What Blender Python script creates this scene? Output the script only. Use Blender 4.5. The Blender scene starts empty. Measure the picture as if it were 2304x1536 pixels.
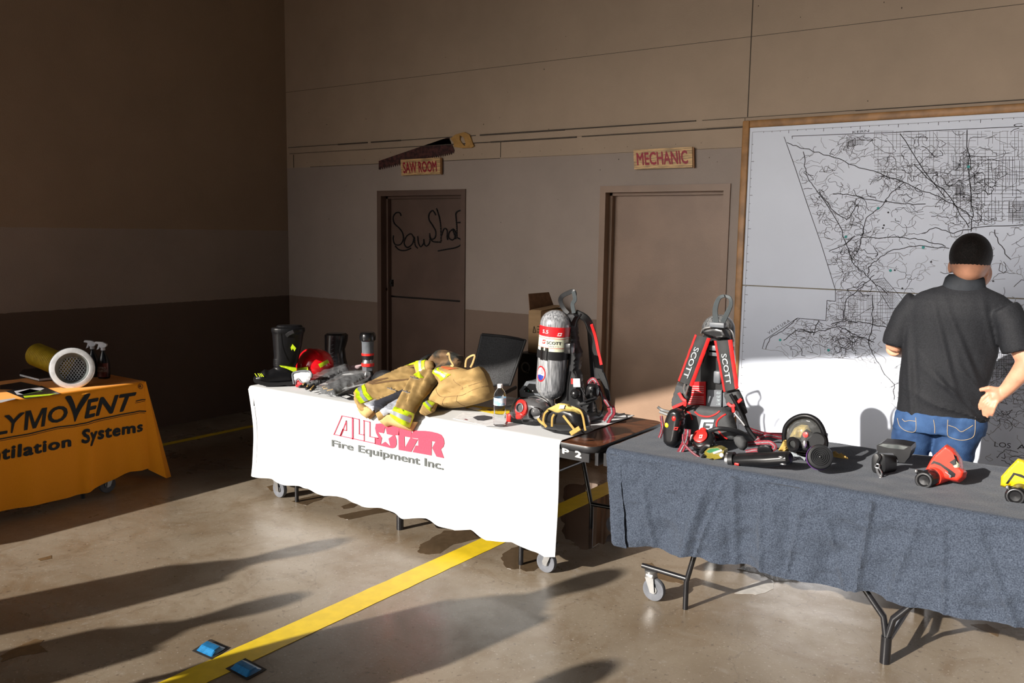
import bpy, math, random
import numpy as np
from mathutils import Vector, Matrix, noise as mnoise

# ------------------------------------------------------------------ camera, sky, sun, exposure
scene = bpy.context.scene
COL = scene.collection
F_PX, YAW, PITCH, ROLL = 1977.16, -0.6199, -0.1240, 0.0144
CAM = np.array([7.1726, -6.0609, 1.82])
_cy, _sy, _cp, _sp = math.cos(YAW), math.sin(YAW), math.cos(PITCH), math.sin(PITCH)
_fw = np.array([_sy * _cp, _cy * _cp, _sp])
_rt0 = np.array([_cy, -_sy, 0.0])
_up0 = np.cross(_rt0, _fw)
_rt = _rt0 * math.cos(ROLL) + _up0 * math.sin(ROLL)
_up = -_rt0 * math.sin(ROLL) + _up0 * math.cos(ROLL)
cam_data = bpy.data.cameras.new('camera')
cam_data.sensor_width = 36.0
cam_data.sensor_fit = 'HORIZONTAL'
cam_data.lens = F_PX * 36.0 / 2304.0
cam_data.clip_start = 0.05
cam = bpy.data.objects.new('camera', cam_data)
COL.objects.link(cam)
cam.matrix_world = Matrix(((_rt[0], _up[0], -_fw[0], CAM[0]), (_rt[1], _up[1], -_fw[1], CAM[1]),
                           (_rt[2], _up[2], -_fw[2], CAM[2]), (0, 0, 0, 1)))
scene.camera = cam

def ray(px, py):
    return _rt * ((px - 1152) / F_PX) - _up * ((py - 768) / F_PX) + _fw
def P(px, py, Y=0.0):
    "point seen at that spot of the photo on the upright plane y = Y"
    d = ray(px, py); return CAM + d * ((Y - CAM[1]) / d[1])
def PX(px, py, X):
    d = ray(px, py); return CAM + d * ((X - CAM[0]) / d[0])
def PZ(px, py, z):
    d = ray(px, py); return CAM + d * ((z - CAM[2]) / d[2])
def PPL(px, py, o, n):
    d = ray(px, py); o = np.array(o, float); n = np.array(n, float)
    return CAM + d * (((o - CAM) @ n) / (d @ n))

world = bpy.data.worlds.new('sky'); scene.world = world; world.use_nodes = True
wn = world.node_tree.nodes; wl = world.node_tree.links
bg = wn['Background']
SUN_EL, SUN_AZ = math.radians(23.2), math.radians(16.5)
SKY_BASE, SKY_GLOW, GLOW_EXP = 0.12, 9.0, 18.0
GLOW_EL = math.radians(9.0)      # added sky glow, set below the sun to fill walls more than floor
_tcn = wn.new('ShaderNodeTexCoord'); _dot = wn.new('ShaderNodeVectorMath'); _dot.operation = 'DOT_PRODUCT'
_dot.inputs[1].default_value = (-math.sin(SUN_AZ) * math.cos(GLOW_EL), -math.cos(SUN_AZ) * math.cos(GLOW_EL), math.sin(GLOW_EL))
_nrm = wn.new('ShaderNodeVectorMath'); _nrm.operation = 'NORMALIZE'; wl.new(_tcn.outputs['Generated'], _nrm.inputs[0]); wl.new(_nrm.outputs[0], _dot.inputs[0])
_mx = wn.new('ShaderNodeMath'); _mx.operation = 'MAXIMUM'; _mx.inputs[1].default_value = 0.0; wl.new(_dot.outputs['Value'], _mx.inputs[0])
_pw = wn.new('ShaderNodeMath'); _pw.operation = 'POWER'; _pw.inputs[1].default_value = GLOW_EXP; wl.new(_mx.outputs[0], _pw.inputs[0])
_mp = wn.new('ShaderNodeMix'); _mp.data_type = 'RGBA'; wl.new(_pw.outputs[0], _mp.inputs['Factor'])
_mp.inputs['A'].default_value = (.62 * SKY_BASE, .76 * SKY_BASE, 1.0 * SKY_BASE, 1); _mp.inputs['B'].default_value = (SKY_GLOW, .95 * SKY_GLOW, .90 * SKY_GLOW, 1)
wl.new(_mp.outputs['Result'], bg.inputs['Color']); bg.inputs['Strength'].default_value = 1.0
sun_d = bpy.data.lights.new('sun', 'SUN'); sun_d.energy = 8.6; sun_d.angle = math.radians(0.6)
sun_d.color = (1.0, 0.93, 0.84)
sun = bpy.data.objects.new('sun', sun_d); COL.objects.link(sun)
_sd = Vector((math.sin(SUN_AZ) * math.cos(SUN_EL), math.cos(SUN_AZ) * math.cos(SUN_EL), -math.sin(SUN_EL)))
sun.rotation_euler = _sd.to_track_quat('-Z', 'Y').to_euler()
sun.location = (3, -12, 8)
vs = scene.view_settings
scene.display_settings.display_device = 'sRGB'
vs.view_transform = 'Standard'; vs.look = 'None'; vs.gamma = 1.0; vs.exposure = 0.0; vs.use_curve_mapping = False
scene.cycles.use_denoising = True
scene.cycles.max_bounces = 8; scene.cycles.diffuse_bounces = 4; scene.cycles.transparent_max_bounces = 12
scene.cycles.sample_clamp_indirect = 4.0

rnd = random.Random(7)
# ------------------------------------------------------------------ materials
MATS = {}
def mat(name, col, rough=0.6, metal=0.0, nscale=0, namt=0.0, bump=0, bscale=60, spec=0.5, trans=0.0, coat=0.0, alpha=1.0, col2=None, ramp=(0.4, 0.6), stretch=None, ior=1.45, sheen=0.0):
    if name in MATS: return MATS[name]
    m = bpy.data.materials.new(name); m.use_nodes = True
    n = m.node_tree.nodes; l = m.node_tree.links; b = n['Principled BSDF']
    b.inputs['Base Color'].default_value = (*col, 1); b.inputs['Roughness'].default_value = rough
    b.inputs['Metallic'].default_value = metal; b.inputs['Specular IOR Level'].default_value = spec
    b.inputs['Transmission Weight'].default_value = trans; b.inputs['Coat Weight'].default_value = coat
    b.inputs['Alpha'].default_value = alpha; b.inputs['IOR'].default_value = ior
    if sheen: b.inputs['Sheen Weight'].default_value = sheen
    tc = n.new('ShaderNodeTexCoord'); src = tc.outputs['Object']
    if stretch:
        mp = n.new('ShaderNodeMapping'); mp.inputs['Scale'].default_value = stretch; l.new(src, mp.inputs['Vector']); src = mp.outputs['Vector']
    if not nscale: nscale, namt = 25, 0.06
    nz = n.new('ShaderNodeTexNoise'); nz.inputs['Scale'].default_value = nscale; nz.inputs['Detail'].default_value = 5
    l.new(src, nz.inputs['Vector'])
    if col2 is None:
        col2 = tuple(max(0, c * (1 - namt * 2)) for c in col); c1 = tuple(min(1, c * (1 + namt)) for c in col)
    else: c1 = col
    rp = n.new('ShaderNodeValToRGB'); rp.color_ramp.elements[0].position = ramp[0]; rp.color_ramp.elements[1].position = ramp[1]
    rp.color_ramp.elements[0].color = (*col2, 1); rp.color_ramp.elements[1].color = (*c1, 1)
    l.new(nz.outputs['Fac'], rp.inputs['Fac']); l.new(rp.outputs['Color'], b.inputs['Base Color'])
    if bump:
        nb = n.new('ShaderNodeTexNoise'); nb.inputs['Scale'].default_value = bscale; nb.inputs['Detail'].default_value = 4
        l.new(src, nb.inputs['Vector'])
        bp = n.new('ShaderNodeBump'); bp.inputs['Strength'].default_value = bump; bp.inputs['Distance'].default_value = 0.01
        l.new(nb.outputs['Fac'], bp.inputs['Height']); l.new(bp.outputs['Normal'], b.inputs['Normal'])
    MATS[name] = m
    return m

def wall_material(name, bands, bump=0.25):
    "paint bands by height: bands = [(z_top, colour), ...]"
    m = bpy.data.materials.new(name); m.use_nodes = True
    n = m.node_tree.nodes; l = m.node_tree.links; b = n['Principled BSDF']
    b.inputs['Roughness'].default_value = 0.75; b.inputs['Specular IOR Level'].default_value = 0.3
    geo = n.new('ShaderNodeNewGeometry'); sep = n.new('ShaderNodeSeparateXYZ'); l.new(geo.outputs['Position'], sep.inputs[0])
    nzj = n.new('ShaderNodeTexNoise'); nzj.inputs['Scale'].default_value = 14
    l.new(geo.outputs['Position'], nzj.inputs['Vector'])
    ma = n.new('ShaderNodeMath'); ma.operation = 'MULTIPLY_ADD'; ma.inputs[1].default_value = 0.012; l.new(nzj.outputs['Fac'], ma.inputs[0]); l.new(sep.outputs['Z'], ma.inputs[2])
    prev = None
    for i, (zt, c) in enumerate(bands):
        if i == 0:
            rgb = n.new('ShaderNodeRGB'); rgb.outputs[0].default_value = (*c, 1); prev = rgb.outputs[0]; continue
        lt = n.new('ShaderNodeMath'); lt.operation = 'GREATER_THAN'; lt.inputs[1].default_value = bands[i - 1][0] + 0.006
        l.new(ma.outputs[0], lt.inputs[0])
        mx = n.new('ShaderNodeMix'); mx.data_type = 'RGBA'; l.new(lt.outputs[0], mx.inputs['Factor']); l.new(prev, mx.inputs['A'])
        mx.inputs['B'].default_value = (*c, 1); prev = mx.outputs['Result']
    big = n.new('ShaderNodeTexNoise'); big.inputs['Scale'].default_value = 1.3; big.inputs['Detail'].default_value = 8; big.inputs['Roughness'].default_value = 0.65
    l.new(geo.outputs['Position'], big.inputs['Vector'])
    mr = n.new('ShaderNodeMapRange'); mr.inputs['From Min'].default_value = 0.3; mr.inputs['From Max'].default_value = 0.7
    mr.inputs['To Min'].default_value = 0.9; mr.inputs['To Max'].default_value = 1.06; l.new(big.outputs['Fac'], mr.inputs['Value'])
    mul = n.new('ShaderNodeMix'); mul.data_type = 'RGBA'; mul.blend_type = 'MULTIPLY'; mul.inputs['Factor'].default_value = 1
    l.new(prev, mul.inputs['A']); l.new(mr.outputs[0], mul.inputs['B']); l.new(mul.outputs['Result'], b.inputs['Base Color'])
    fb = n.new('ShaderNodeTexNoise'); fb.inputs['Scale'].default_value = 90; fb.inputs['Detail'].default_value = 3; l.new(geo.outputs['Position'], fb.inputs['Vector'])
    bp = n.new('ShaderNodeBump'); bp.inputs['Strength'].default_value = bump; bp.inputs['Distance'].default_value = 0.006
    l.new(fb.outputs['Fac'], bp.inputs['Height']); l.new(bp.outputs['Normal'], b.inputs['Normal'])
    return m

# ------------------------------------------------------------------ object helpers
def props(o, label=None, cat=None, group=None, kind=None):
    if label: o['label'] = label
    if cat: o['category'] = cat
    if group: o['group'] = group
    if kind: o['kind'] = kind
    return o
def thing(name, label, cat, loc=(0, 0, 0), group=None):
    o = bpy.data.objects.new(name, None); COL.objects.link(o); o.location = tuple(float(c) for c in loc)
    o.empty_display_size = 0.1
    return props(o, label, cat, group)
def wloc(o):
    v = Vector((0, 0, 0))
    while o is not None: v += o.location; o = o.parent
    return v

class MB:
    def __init__(s, M=None): s.v = []; s.f = []; s.M = M
    def add(s, vs_, fs_):
        k = len(s.v)
        for p in vs_:
            p = Vector(tuple(float(c) for c in p)); s.v.append(s.M @ p if s.M is not None else p)
        s.f += [tuple(i + k for i in f) for f in fs_]; return s
    def box(s, lo, hi, bev=0.0):
        x0, y0, z0 = lo; x1, y1, z1 = hi
        if bev <= 0:
            return s.add([(x0, y0, z0), (x1, y0, z0), (x1, y1, z0), (x0, y1, z0), (x0, y0, z1), (x1, y0, z1), (x1, y1, z1), (x0, y1, z1)],
                         [(0, 3, 2, 1), (4, 5, 6, 7), (0, 1, 5, 4), (1, 2, 6, 5), (2, 3, 7, 6), (3, 0, 4, 7)])
        b = min(bev, (x1 - x0) * .49, (y1 - y0) * .49, (z1 - z0) * .49)
        # rounded-edge box: sections over z
        def ring(z, ins):
            r = []
            for cx, cy, a0 in ((x1 - b, y1 - b, 0), (x0 + b, y1 - b, 90), (x0 + b, y0 + b, 180), (x1 - b, y0 + b, 270)):
                for k in range(4):
                    a = math.radians(a0 + k * 30); rr = b - ins
                    r.append((cx + rr * math.cos(a), cy + rr * math.sin(a), z))
            return r
        rings = [ring(z0, b * .98), ring(z0 + b * .3, b * .3), ring(z0 + b, 0), ring(z1 - b, 0), ring(z1 - b * .3, b * .3), ring(z1, b * .98)]
        return s.loft(rings, True, True)
    def loft(s, rings, cap0=True, cap1=True, closed=True):
        n = len(rings[0]); vs_ = [p for r in rings for p in r]; fs_ = []
        for i in range(len(rings) - 1):
            for j in range(n if closed else n - 1):
                a = i * n + j; b = i * n + (j + 1) % n
                fs_.append((a, b, b + n, a + n))
        if cap0: fs_.append(tuple(reversed(range(n))))
        if cap1: fs_.append(tuple(range((len(rings) - 1) * n, len(rings) * n)))
        return s.add(vs_, fs_)
    def tube(s, pts, r, n=10, cap=True, flat=1.0, up=None):
        pts = [Vector(tuple(float(c) for c in p)) for p in pts]
        rs = r if isinstance(r, (list, tuple)) else [r] * len(pts)
        prev = None; rings = []
        for i, p in enumerate(pts):
            t = (pts[min(i + 1, len(pts) - 1)] - pts[max(i - 1, 0)])
            if t.length < 1e-9: t = Vector((0, 0, 1))
            t.normalize()
            if prev is None:
                ref = Vector(up) if up else (Vector((0, 0, 1)) if abs(t.z) < 0.9 else Vector((1, 0, 0)))
                a = (ref - t * ref.dot(t)).normalized()
            else:
                a = (prev - t * prev.dot(t)); a = a.normalized() if a.length > 1e-6 else prev
            prev = a; b = t.cross(a)
            rings.append([p + (a * math.cos(2 * math.pi * k / n) * flat + b * math.sin(2 * math.pi * k / n)) * rs[i] for k in range(n)])
        return s.loft(rings, cap, cap)
    def cyl(s, p0, p1, r0, r1=None, n=20): return s.tube([p0, p1], [r0, r0 if r1 is None else r1], n)
    def lathe(s, prof, o=(0, 0, 0), axis=(0, 0, 1), n=28, cap=True):
        ax = Vector(axis).normalized(); ref = Vector((0, 0, 1)) if abs(ax.z) < .9 else Vector((1, 0, 0))
        a = (ref - ax * ref.dot(ax)).normalized(); b = ax.cross(a); o = Vector(tuple(float(c) for c in o))
        return s.loft([[o + ax * h + (a * math.cos(2 * math.pi * k / n) + b * math.sin(2 * math.pi * k / n)) * r for k in range(n)] for r, h in prof], cap, cap)
    def ell(s, c, r, R=None, n=20, m=12, e=1.0):
        c = Vector(tuple(float(x) for x in c)); R = R or Matrix.Identity(3); rings = []
        def pw(x): return math.copysign(abs(x) ** e, x)
        for i in range(m + 1):
            th = -math.pi / 2 + math.pi * i / m; th = max(-math.pi / 2 + .02, min(math.pi / 2 - .02, th))
            rings.append([c + R @ Vector((r[0] * pw(math.cos(th)) * pw(math.cos(2 * math.pi * k / n)), r[1] * pw(math.cos(th)) * pw(math.sin(2 * math.pi * k / n)), r[2] * pw(math.sin(th)))) for k in range(n)])
        return s.loft(rings)
    def grid(s, fn, nu, nv, thick=0.0, nrm=None):
        P0 = [[Vector(tuple(float(c) for c in fn(i / nu, j / nv))) for j in range(nv + 1)] for i in range(nu + 1)]
        vs_ = [P0[i][j] for i in range(nu + 1) for j in range(nv + 1)]; w = nv + 1
        fs_ = [(i * w + j, (i + 1) * w + j, (i + 1) * w + j + 1, i * w + j + 1) for i in range(nu) for j in range(nv)]
        if thick:
            k = len(vs_); off = []
            for i in range(nu + 1):
                for j in range(nv + 1):
                    if nrm is not None: nn = Vector(nrm)
                    else:
                        du = P0[min(i + 1, nu)][j] - P0[max(i - 1, 0)][j]; dv = P0[i][min(j + 1, nv)] - P0[i][max(j - 1, 0)]
                        nn = du.cross(dv); nn = nn.normalized() if nn.length > 1e-9 else Vector((0, 0, 1))
                    off.append(P0[i][j] - nn * thick)
            vs_ += off; fs_ += [tuple(reversed([a + k for a in f])) for f in fs_]
            edge = [(i, 0) for i in range(nu + 1)] + [(nu, j) for j in range(1, nv + 1)] + [(i, nv) for i in range(nu - 1, -1, -1)] + [(0, j) for j in range(nv - 1, 0, -1)]
            ids = [i * w + j for i, j in edge]
            for a, b in zip(ids, ids[1:] + ids[:1]): fs_.append((b, a, a + k, b + k))
        return s.add(vs_, fs_)
    def prism(s, poly, d):
        "poly: 3-D outline, extruded by vector d (concave outlines are fine)"
        from mathutils.geometry import tessellate_polygon
        pl = [Vector(tuple(float(c) for c in p)) for p in poly]; d = Vector(tuple(float(c) for c in d)); n = len(pl)
        tri = tessellate_polygon([pl])
        fs_ = [tuple(t) for t in tri] + [tuple(i + n for i in reversed(t)) for t in tri]
        fs_ += [(i, (i + 1) % n, (i + 1) % n + n, i + n) for i in range(n)]
        return s.add(pl + [p + d for p in pl], fs_)
    def ribbon(s, pts, w, side, thick=0.003, n_sub=1):
        "flat strap along pts, width w across 'side'"
        pts = [Vector(tuple(float(c) for c in p)) for p in pts]; rings = []
        for i, p in enumerate(pts):
            t = (pts[min(i + 1, len(pts) - 1)] - pts[max(i - 1, 0)]).normalized()
            sd = Vector(side[i] if isinstance(side, list) else side); sd = (sd - t * sd.dot(t)).normalized()
            nn = t.cross(sd); ww = w[i] if isinstance(w, (list, tuple)) else w; th = thick
            rings.append([p - sd * ww / 2 - nn * th / 2, p + sd * ww / 2 - nn * th / 2, p + sd * ww / 2 + nn * th / 2, p - sd * ww / 2 + nn * th / 2])
        return s.loft(rings)
    def build(s, name, material, parent=None, smooth=True, loc=None, remesh=0, label=None, disp=None, sub=0):
        if loc is None:
            if parent is not None: org = wloc(parent)
            else:
                org = Vector((sum(v.x for v in s.v) / len(s.v), sum(v.y for v in s.v) / len(s.v), min(v.z for v in s.v)))
        else: org = Vector(tuple(float(c) for c in loc))
        me = bpy.data.meshes.new(name)
        me.from_pydata([v - org for v in s.v], [], s.f); me.validate(); me.update()
        import bmesh
        bm = bmesh.new(); bm.from_mesh(me); bmesh.ops.recalc_face_normals(bm, faces=bm.faces); bm.to_mesh(me); bm.free()
        o = bpy.data.objects.new(name, me); COL.objects.link(o)
        if remesh or sub or disp:
            if remesh:
                md = o.modifiers.new('r', 'REMESH'); md.mode = 'VOXEL'; md.voxel_size = remesh
                sm = o.modifiers.new('s', 'SMOOTH'); sm.iterations = 6; sm.factor = 0.6
            if sub: md = o.modifiers.new('u', 'SUBSURF'); md.levels = sub; md.render_levels = sub
            dg = bpy.context.evaluated_depsgraph_get(); me2 = bpy.data.meshes.new_from_object(o.evaluated_get(dg))
            o.modifiers.clear(); o.data = me2; bpy.data.meshes.remove(me); me = me2; me.name = name
            if disp:
                cs = [v.co.copy() for v in me.vertices]; ns = [v.normal.copy() for v in me.vertices]
                for v, c, nn in zip(me.vertices, cs, ns): v.co = c + nn * disp(c + org)
        me.materials.clear(); me.materials.append(material)
        for p in me.polygons: p.use_smooth = bool(smooth)
        if smooth:
            try: me.set_sharp_from_angle(angle=math.radians(38 if smooth is True else smooth))
            except Exception: pass
        if parent is not None: o.parent = parent
        else: o.location = org
        if label: o['label'] = label
        return o

def single(mb, name, material, label, cat, group=None, **k):
    return props(mb.build(name, material, None, **k), label, cat, group)

def copy_tree(o, loc, label=None):
    c = o.copy(); COL.objects.link(c); c.location = tuple(loc)
    if label: c['label'] = label
    for ch in list(o.children):
        d = ch.copy(); COL.objects.link(d); d.parent = c
        for g in list(ch.children):
            e = g.copy(); COL.objects.link(e); e.parent = d
    return c

_tc = {}; _tw = {}
def text_mesh(s, weight=0.0, space=1.0, fine=0):
    key = (s, weight, space, fine)
    if key in _tc: return _tc[key]
    cu = bpy.data.curves.new('t', 'FONT'); cu.body = s; cu.size = 1.0; cu.offset = weight; cu.resolution_u = 3; cu.space_character = space
    ob = bpy.data.objects.new('t', cu); COL.objects.link(ob)
    dg = bpy.context.evaluated_depsgraph_get(); me = bpy.data.meshes.new_from_object(ob.evaluated_get(dg))
    vs_ = [(v.co.x, v.co.y) for v in me.vertices]; fs_ = [tuple(p.vertices) for p in me.polygons]
    import bmesh
    if fine:
        bm = bmesh.new(); bm.from_mesh(me)
        for _ in range(4):
            lo = [e for e in bm.edges if e.calc_length() > fine]
            if not lo: break
            bmesh.ops.subdivide_edges(bm, edges=lo, cuts=1); bmesh.ops.triangulate(bm, faces=bm.faces)
        vs_ = [(v.co.x, v.co.y) for v in bm.verts]; bm.verts.index_update(); fs_ = [tuple(v.index for v in f.verts) for f in bm.faces]; bm.free()
    bpy.data.objects.remove(ob); bpy.data.curves.remove(cu); bpy.data.meshes.remove(me)
    x0 = min(v[0] for v in vs_); x1 = max(v[0] for v in vs_)
    _tw[(s, space, fine)] = x1 - x0
    _tc[key] = ([((x - x0) / (x1 - x0), y / 0.729) for x, y in vs_], fs_)   # v: 0 baseline, 1 capital height
    return _tc[key]
def add_text(mb, s, fn, weight=0.0, space=1.0, fine=0):
    "lettering; heavier weights are the same outline set several times a hair apart"
    vs_, fs_ = text_mesh(s, 0.0, space, fine); W_ = _tw[(s, space, fine)]
    w_ = weight * .8
    for k_, (dx, dy) in enumerate([(0, 0)] if w_ <= 0 else [(0, 0), (-w_, 0), (w_, 0), (0, -w_), (0, w_), (-w_ * .7, w_ * .7), (w_ * .7, -w_ * .7), (w_ * .7, w_ * .7), (-w_ * .7, -w_ * .7)]):
        pts = []
        for u, v in vs_:
            a, bb = u + dx / W_, v + dy / .729; p0 = Vector(tuple(fn(a, bb)))
            if k_:
                nn = (Vector(tuple(fn(a + .01, bb))) - p0).cross(Vector(tuple(fn(a, bb + .02))) - p0)
                if nn.length > 1e-12: p0 = p0 + nn.normalized() * (.00012 * k_)
            pts.append(p0)
        mb.add(pts, fs_)
    return mb
def px_quad(bl, br, tl, tr, un):
    "bilinear patch of photo positions, laid on a real surface by un(px, py)"
    def fn(u, v):
        x = (bl[0] * (1 - u) + br[0] * u) * (1 - v) + (tl[0] * (1 - u) + tr[0] * u) * v
        y = (bl[1] * (1 - u) + br[1] * u) * (1 - v) + (tl[1] * (1 - u) + tr[1] * u) * v
        return un(x, y)
    return fn
def quad3(o, ux, uy):
    o, ux, uy = Vector(o), Vector(ux), Vector(uy)
    return lambda u, v: o + ux * u + uy * v
def nz(p, s=1.0): return mnoise.noise(Vector((p[0] * s, p[1] * s, p[2] * s)))
def spline(pts, n=8):
    pts = [np.array(p, float) for p in pts]; out = []
    for i in range(len(pts) - 1):
        p0 = pts[max(i - 1, 0)]; p1 = pts[i]; p2 = pts[i + 1]; p3 = pts[min(i + 2, len(pts) - 1)]
        for k in range(n):
            t = k / n
            out.append(0.5 * ((2 * p1) + (-p0 + p2) * t + (2 * p0 - 5 * p1 + 4 * p2 - p3) * t * t + (-p0 + 3 * p1 - 3 * p2 + p3) * t ** 3))
    out.append(pts[-1]); return out
def interp(x, xs, ys): return float(np.interp(x, xs, ys))

# ------------------------------------------------------------------ soft-shape helpers (outlines seen in the photo, given real depth and thickness)
from mathutils.geometry import delaunay_2d_cdt
def _inpoly(x, y, poly):
    c_ = False; j = len(poly) - 1
    for i in range(len(poly)):
        if (poly[i][1] > y) != (poly[j][1] > y) and x < (poly[j][0] - poly[i][0]) * (y - poly[i][1]) / (poly[j][1] - poly[i][1]) + poly[i][0]: c_ = not c_
        j = i
    return c_
def _tri(outline, res):
    pl = []
    for i in range(len(outline)):
        a, bb = np.array(outline[i], float), np.array(outline[(i + 1) % len(outline)], float); k_ = max(1, int(np.hypot(*(bb - a)) / res))
        for t in range(k_): pl.append(a + (bb - a) * t / k_)
    n_ = len(pl); pa = np.array(pl); pn = np.roll(pa, -1, 0)
    def dist(x, y):
        d_ = pn - pa; t = np.clip(((x - pa[:, 0]) * d_[:, 0] + (y - pa[:, 1]) * d_[:, 1]) / np.maximum(1e-9, (d_ ** 2).sum(1)), 0, 1)
        return float(np.sqrt(((pa + d_ * t[:, None] - [x, y]) ** 2).sum(1)).min())
    ins = []
    for iy, y in enumerate(np.arange(pa[:, 1].min() + res * .5, pa[:, 1].max(), res * .87)):
        for x in np.arange(pa[:, 0].min() + res * (.5 if iy % 2 else .1), pa[:, 0].max(), res):
            if _inpoly(x, y, pl) and dist(x, y) > res * .45: ins.append((x, y))
    vs_ = [Vector(p_) for p_ in pl] + [Vector(p_) for p_ in ins]
    r_ = delaunay_2d_cdt(vs_, [(i, (i + 1) % n_) for i in range(n_)], [list(range(n_))], 1, 1e-6)
    return [tuple(v) for v in r_[0]], [tuple(f) for f in r_[2]], dist, n_
def prof(t): t = min(1, max(0, t)); return math.sqrt(1 - (1 - t) ** 2)
def pillow(outline, un, nrm, T, R, wr=None, back=.25, res=4.0, mb=None, base=0.0):
    "puffy soft shape; un(px,py) puts a photo position on the carrying surface, nrm is the outward direction"
    vs_, fs_, dist, n_ = _tri(outline, res); N = Vector(nrm).normalized()
    def h(x, y):
        d_ = dist(x, y) if _inpoly(x, y, outline) else 0; k_ = prof(d_ / R)
        return base + T * k_ + (wr(x, y) * min(1, d_ / (R * .5)) if wr else 0)
    top = []; bot = []
    for x, y in vs_:
        p_ = Vector(tuple(float(c) for c in un(x, y))); d_ = dist(x, y); on = d_ < .01
        hh = base if on else h(x, y)
        top.append(p_ + N * hh); bot.append(p_ + N * (base - T * back * prof(d_ / R) - (0 if on else .0015)))
    mb = mb or MB(); k_ = len(mb.v)
    mb.add(top + bot, [f for f in fs_] + [tuple(i + len(vs_) for i in reversed(f)) for f in fs_])
    # stitch boundary
    ec = {}
    for f in fs_:
        for a, bb in zip(f, f[1:] + f[:1]): ec[(a, bb)] = ec.get((a, bb), 0) + 1
    for (a, bb) in list(ec):
        if (bb, a) not in ec: mb.f.append((bb + k_, a + k_, a + len(vs_) + k_, bb + len(vs_) + k_))
    mb.h = h; return mb
def patch(outline, un, nrm, h, off=.003, th=.003, res=4.0, mb=None):
    "thin layer following another soft shape"
    vs_, fs_, dist, n_ = _tri(outline, res); N = Vector(nrm).normalized(); mb = mb or MB(); k_ = len(mb.v); L = len(vs_)
    top = [Vector(tuple(float(c) for c in un(x, y))) + N * (h(x, y) + off) for x, y in vs_]
    mb.add(top + [p_ - N * th for p_ in top], [f for f in fs_] + [tuple(i + L for i in reversed(f)) for f in fs_])
    ec = set()
    for f in fs_:
        for a, bb in zip(f, f[1:] + f[:1]): ec.add((a, bb))
    for (a, bb) in list(ec):
        if (bb, a) not in ec: mb.f.append((bb + k_, a + k_, a + L + k_, bb + L + k_))
    return mb
def zc(ox, oy, s_): return lambda q_: (ox + q_[0] / s_, oy + q_[1] / s_)
def mpp(Y, px=1200, py=900): return float((P(px, py, Y) - CAM) @ _fw) / F_PX
def on_y(Y): return lambda x, y: P(x, y, Y)
def on_z(z): return lambda x, y: PZ(x, y, z)
def bent(slope=.2, ye=-2.285, ze=.752, lean=.10):
    "lies on the table rising gently to the back, then hangs over the front edge"
    def un(x, y):
        p_ = PPL(x, y, (0, ye, ze), (0, -slope, 1))
        return p_ if p_[1] > ye else PPL(x, y, (0, ye, ze), (0, -1, -lean))
    return un
def vloft(rings, Y, k=.8, n=28, mb=None, dy=0, e=1.0):
    "stack of ellipses: (x_left, x_right, y[, depth ratio]) in photo positions; Y is a plane y=Y or an un(px,py)"
    un = Y if callable(Y) else on_y(Y); rr_ = []
    for r_ in rings:
        xl, xr, y = r_[:3]; kk = r_[3] if len(r_) > 3 else k
        c_ = np.array(un((xl + xr) / 2, y)); dv = c_ - CAM; r = (xr - xl) / 2 * float(dv @ _fw) / F_PX
        dp = np.array([dv[0], dv[1], 0]); dp /= np.linalg.norm(dp); sd = np.array([dp[1], -dp[0], 0])
        r *= 1 / max(.7, float(sd @ _rt))**0
        pw = lambda t: math.copysign(abs(t) ** e, t)
        rr_.append([c_ + sd * r * pw(math.cos(2 * math.pi * i / n)) + dp * (dy + r * kk * pw(math.sin(2 * math.pi * i / n))) for i in range(n)])
    return (mb or MB()).loft(rr_)
def facing(px, py, z):
    "upright plane square to the line of sight through that table point"
    b_ = PZ(px, py, z); dv = b_ - CAM; n_ = np.array([dv[0], dv[1], 0]); n_ /= np.linalg.norm(n_)
    def un(x, y, d=0.0): return PPL(x, y, b_ + n_ * d, n_)
    un.n = n_; return un
def pxtube(path, Y, r, n=8, mb=None, sub=6):
    ys = Y if isinstance(Y, (list, tuple)) else [Y] * len(path)
    return (mb or MB()).tube(spline([tuple(P(x, y, yy)) for (x, y), yy in zip(path, ys)], sub), r, n)
def pxribbon(path, Y, wpx, thick=.004, mb=None, sub=6, off=0.0, rim=None):
    "strap facing the viewer's side of the room; width given in photo pixels"
    ys = Y if isinstance(Y, (list, tuple)) else [Y] * len(path)
    pts = [P(x, y, yy) for (x, y), yy in zip(path, ys)]; pts = spline(pts, sub) if sub > 1 else pts
    n_ = len(pts); ws = wpx if isinstance(wpx, (list, tuple)) else [wpx] * len(path)
    W_ = [interp(i / (n_ - 1), np.linspace(0, 1, len(ws)), ws) for i in range(n_)]
    rings = []; mb = mb or MB()
    for i, p_ in enumerate(pts):
        t = Vector(pts[min(i + 1, n_ - 1)] - pts[max(i - 1, 0)]).normalized(); vw = Vector(p_ - CAM); dz = float((p_ - CAM) @ _fw) / F_PX
        sd = t.cross(vw).normalized(); nn = sd.cross(t).normalized()
        if nn.dot(vw) > 0: nn = -nn; sd = sd
        hw = W_[i] * dz / 2; c_ = Vector(p_) + nn * off; h_ = thick / 2; bv = min(hw * .35, h_ * .9)
        rings.append([c_ - sd * hw, c_ - sd * (hw - bv) + nn * h_, c_ + sd * (hw - bv) + nn * h_, c_ + sd * hw, c_ + sd * (hw - bv) - nn * h_, c_ - sd * (hw - bv) - nn * h_])
    return mb.loft(rings)
def disc_at(px, py, Y, r, nrm, th=.01, mb=None, prof_=None):
    return (mb or MB()).lathe(prof_ or [(r * .92, 0), (r, th * .3), (r, th * .8), (r * .93, th)], P(px, py, Y), nrm)
VDIR = lambda px, py: tuple(float(c) for c in (-ray(px, py) / np.linalg.norm(ray(px, py))))


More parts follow.
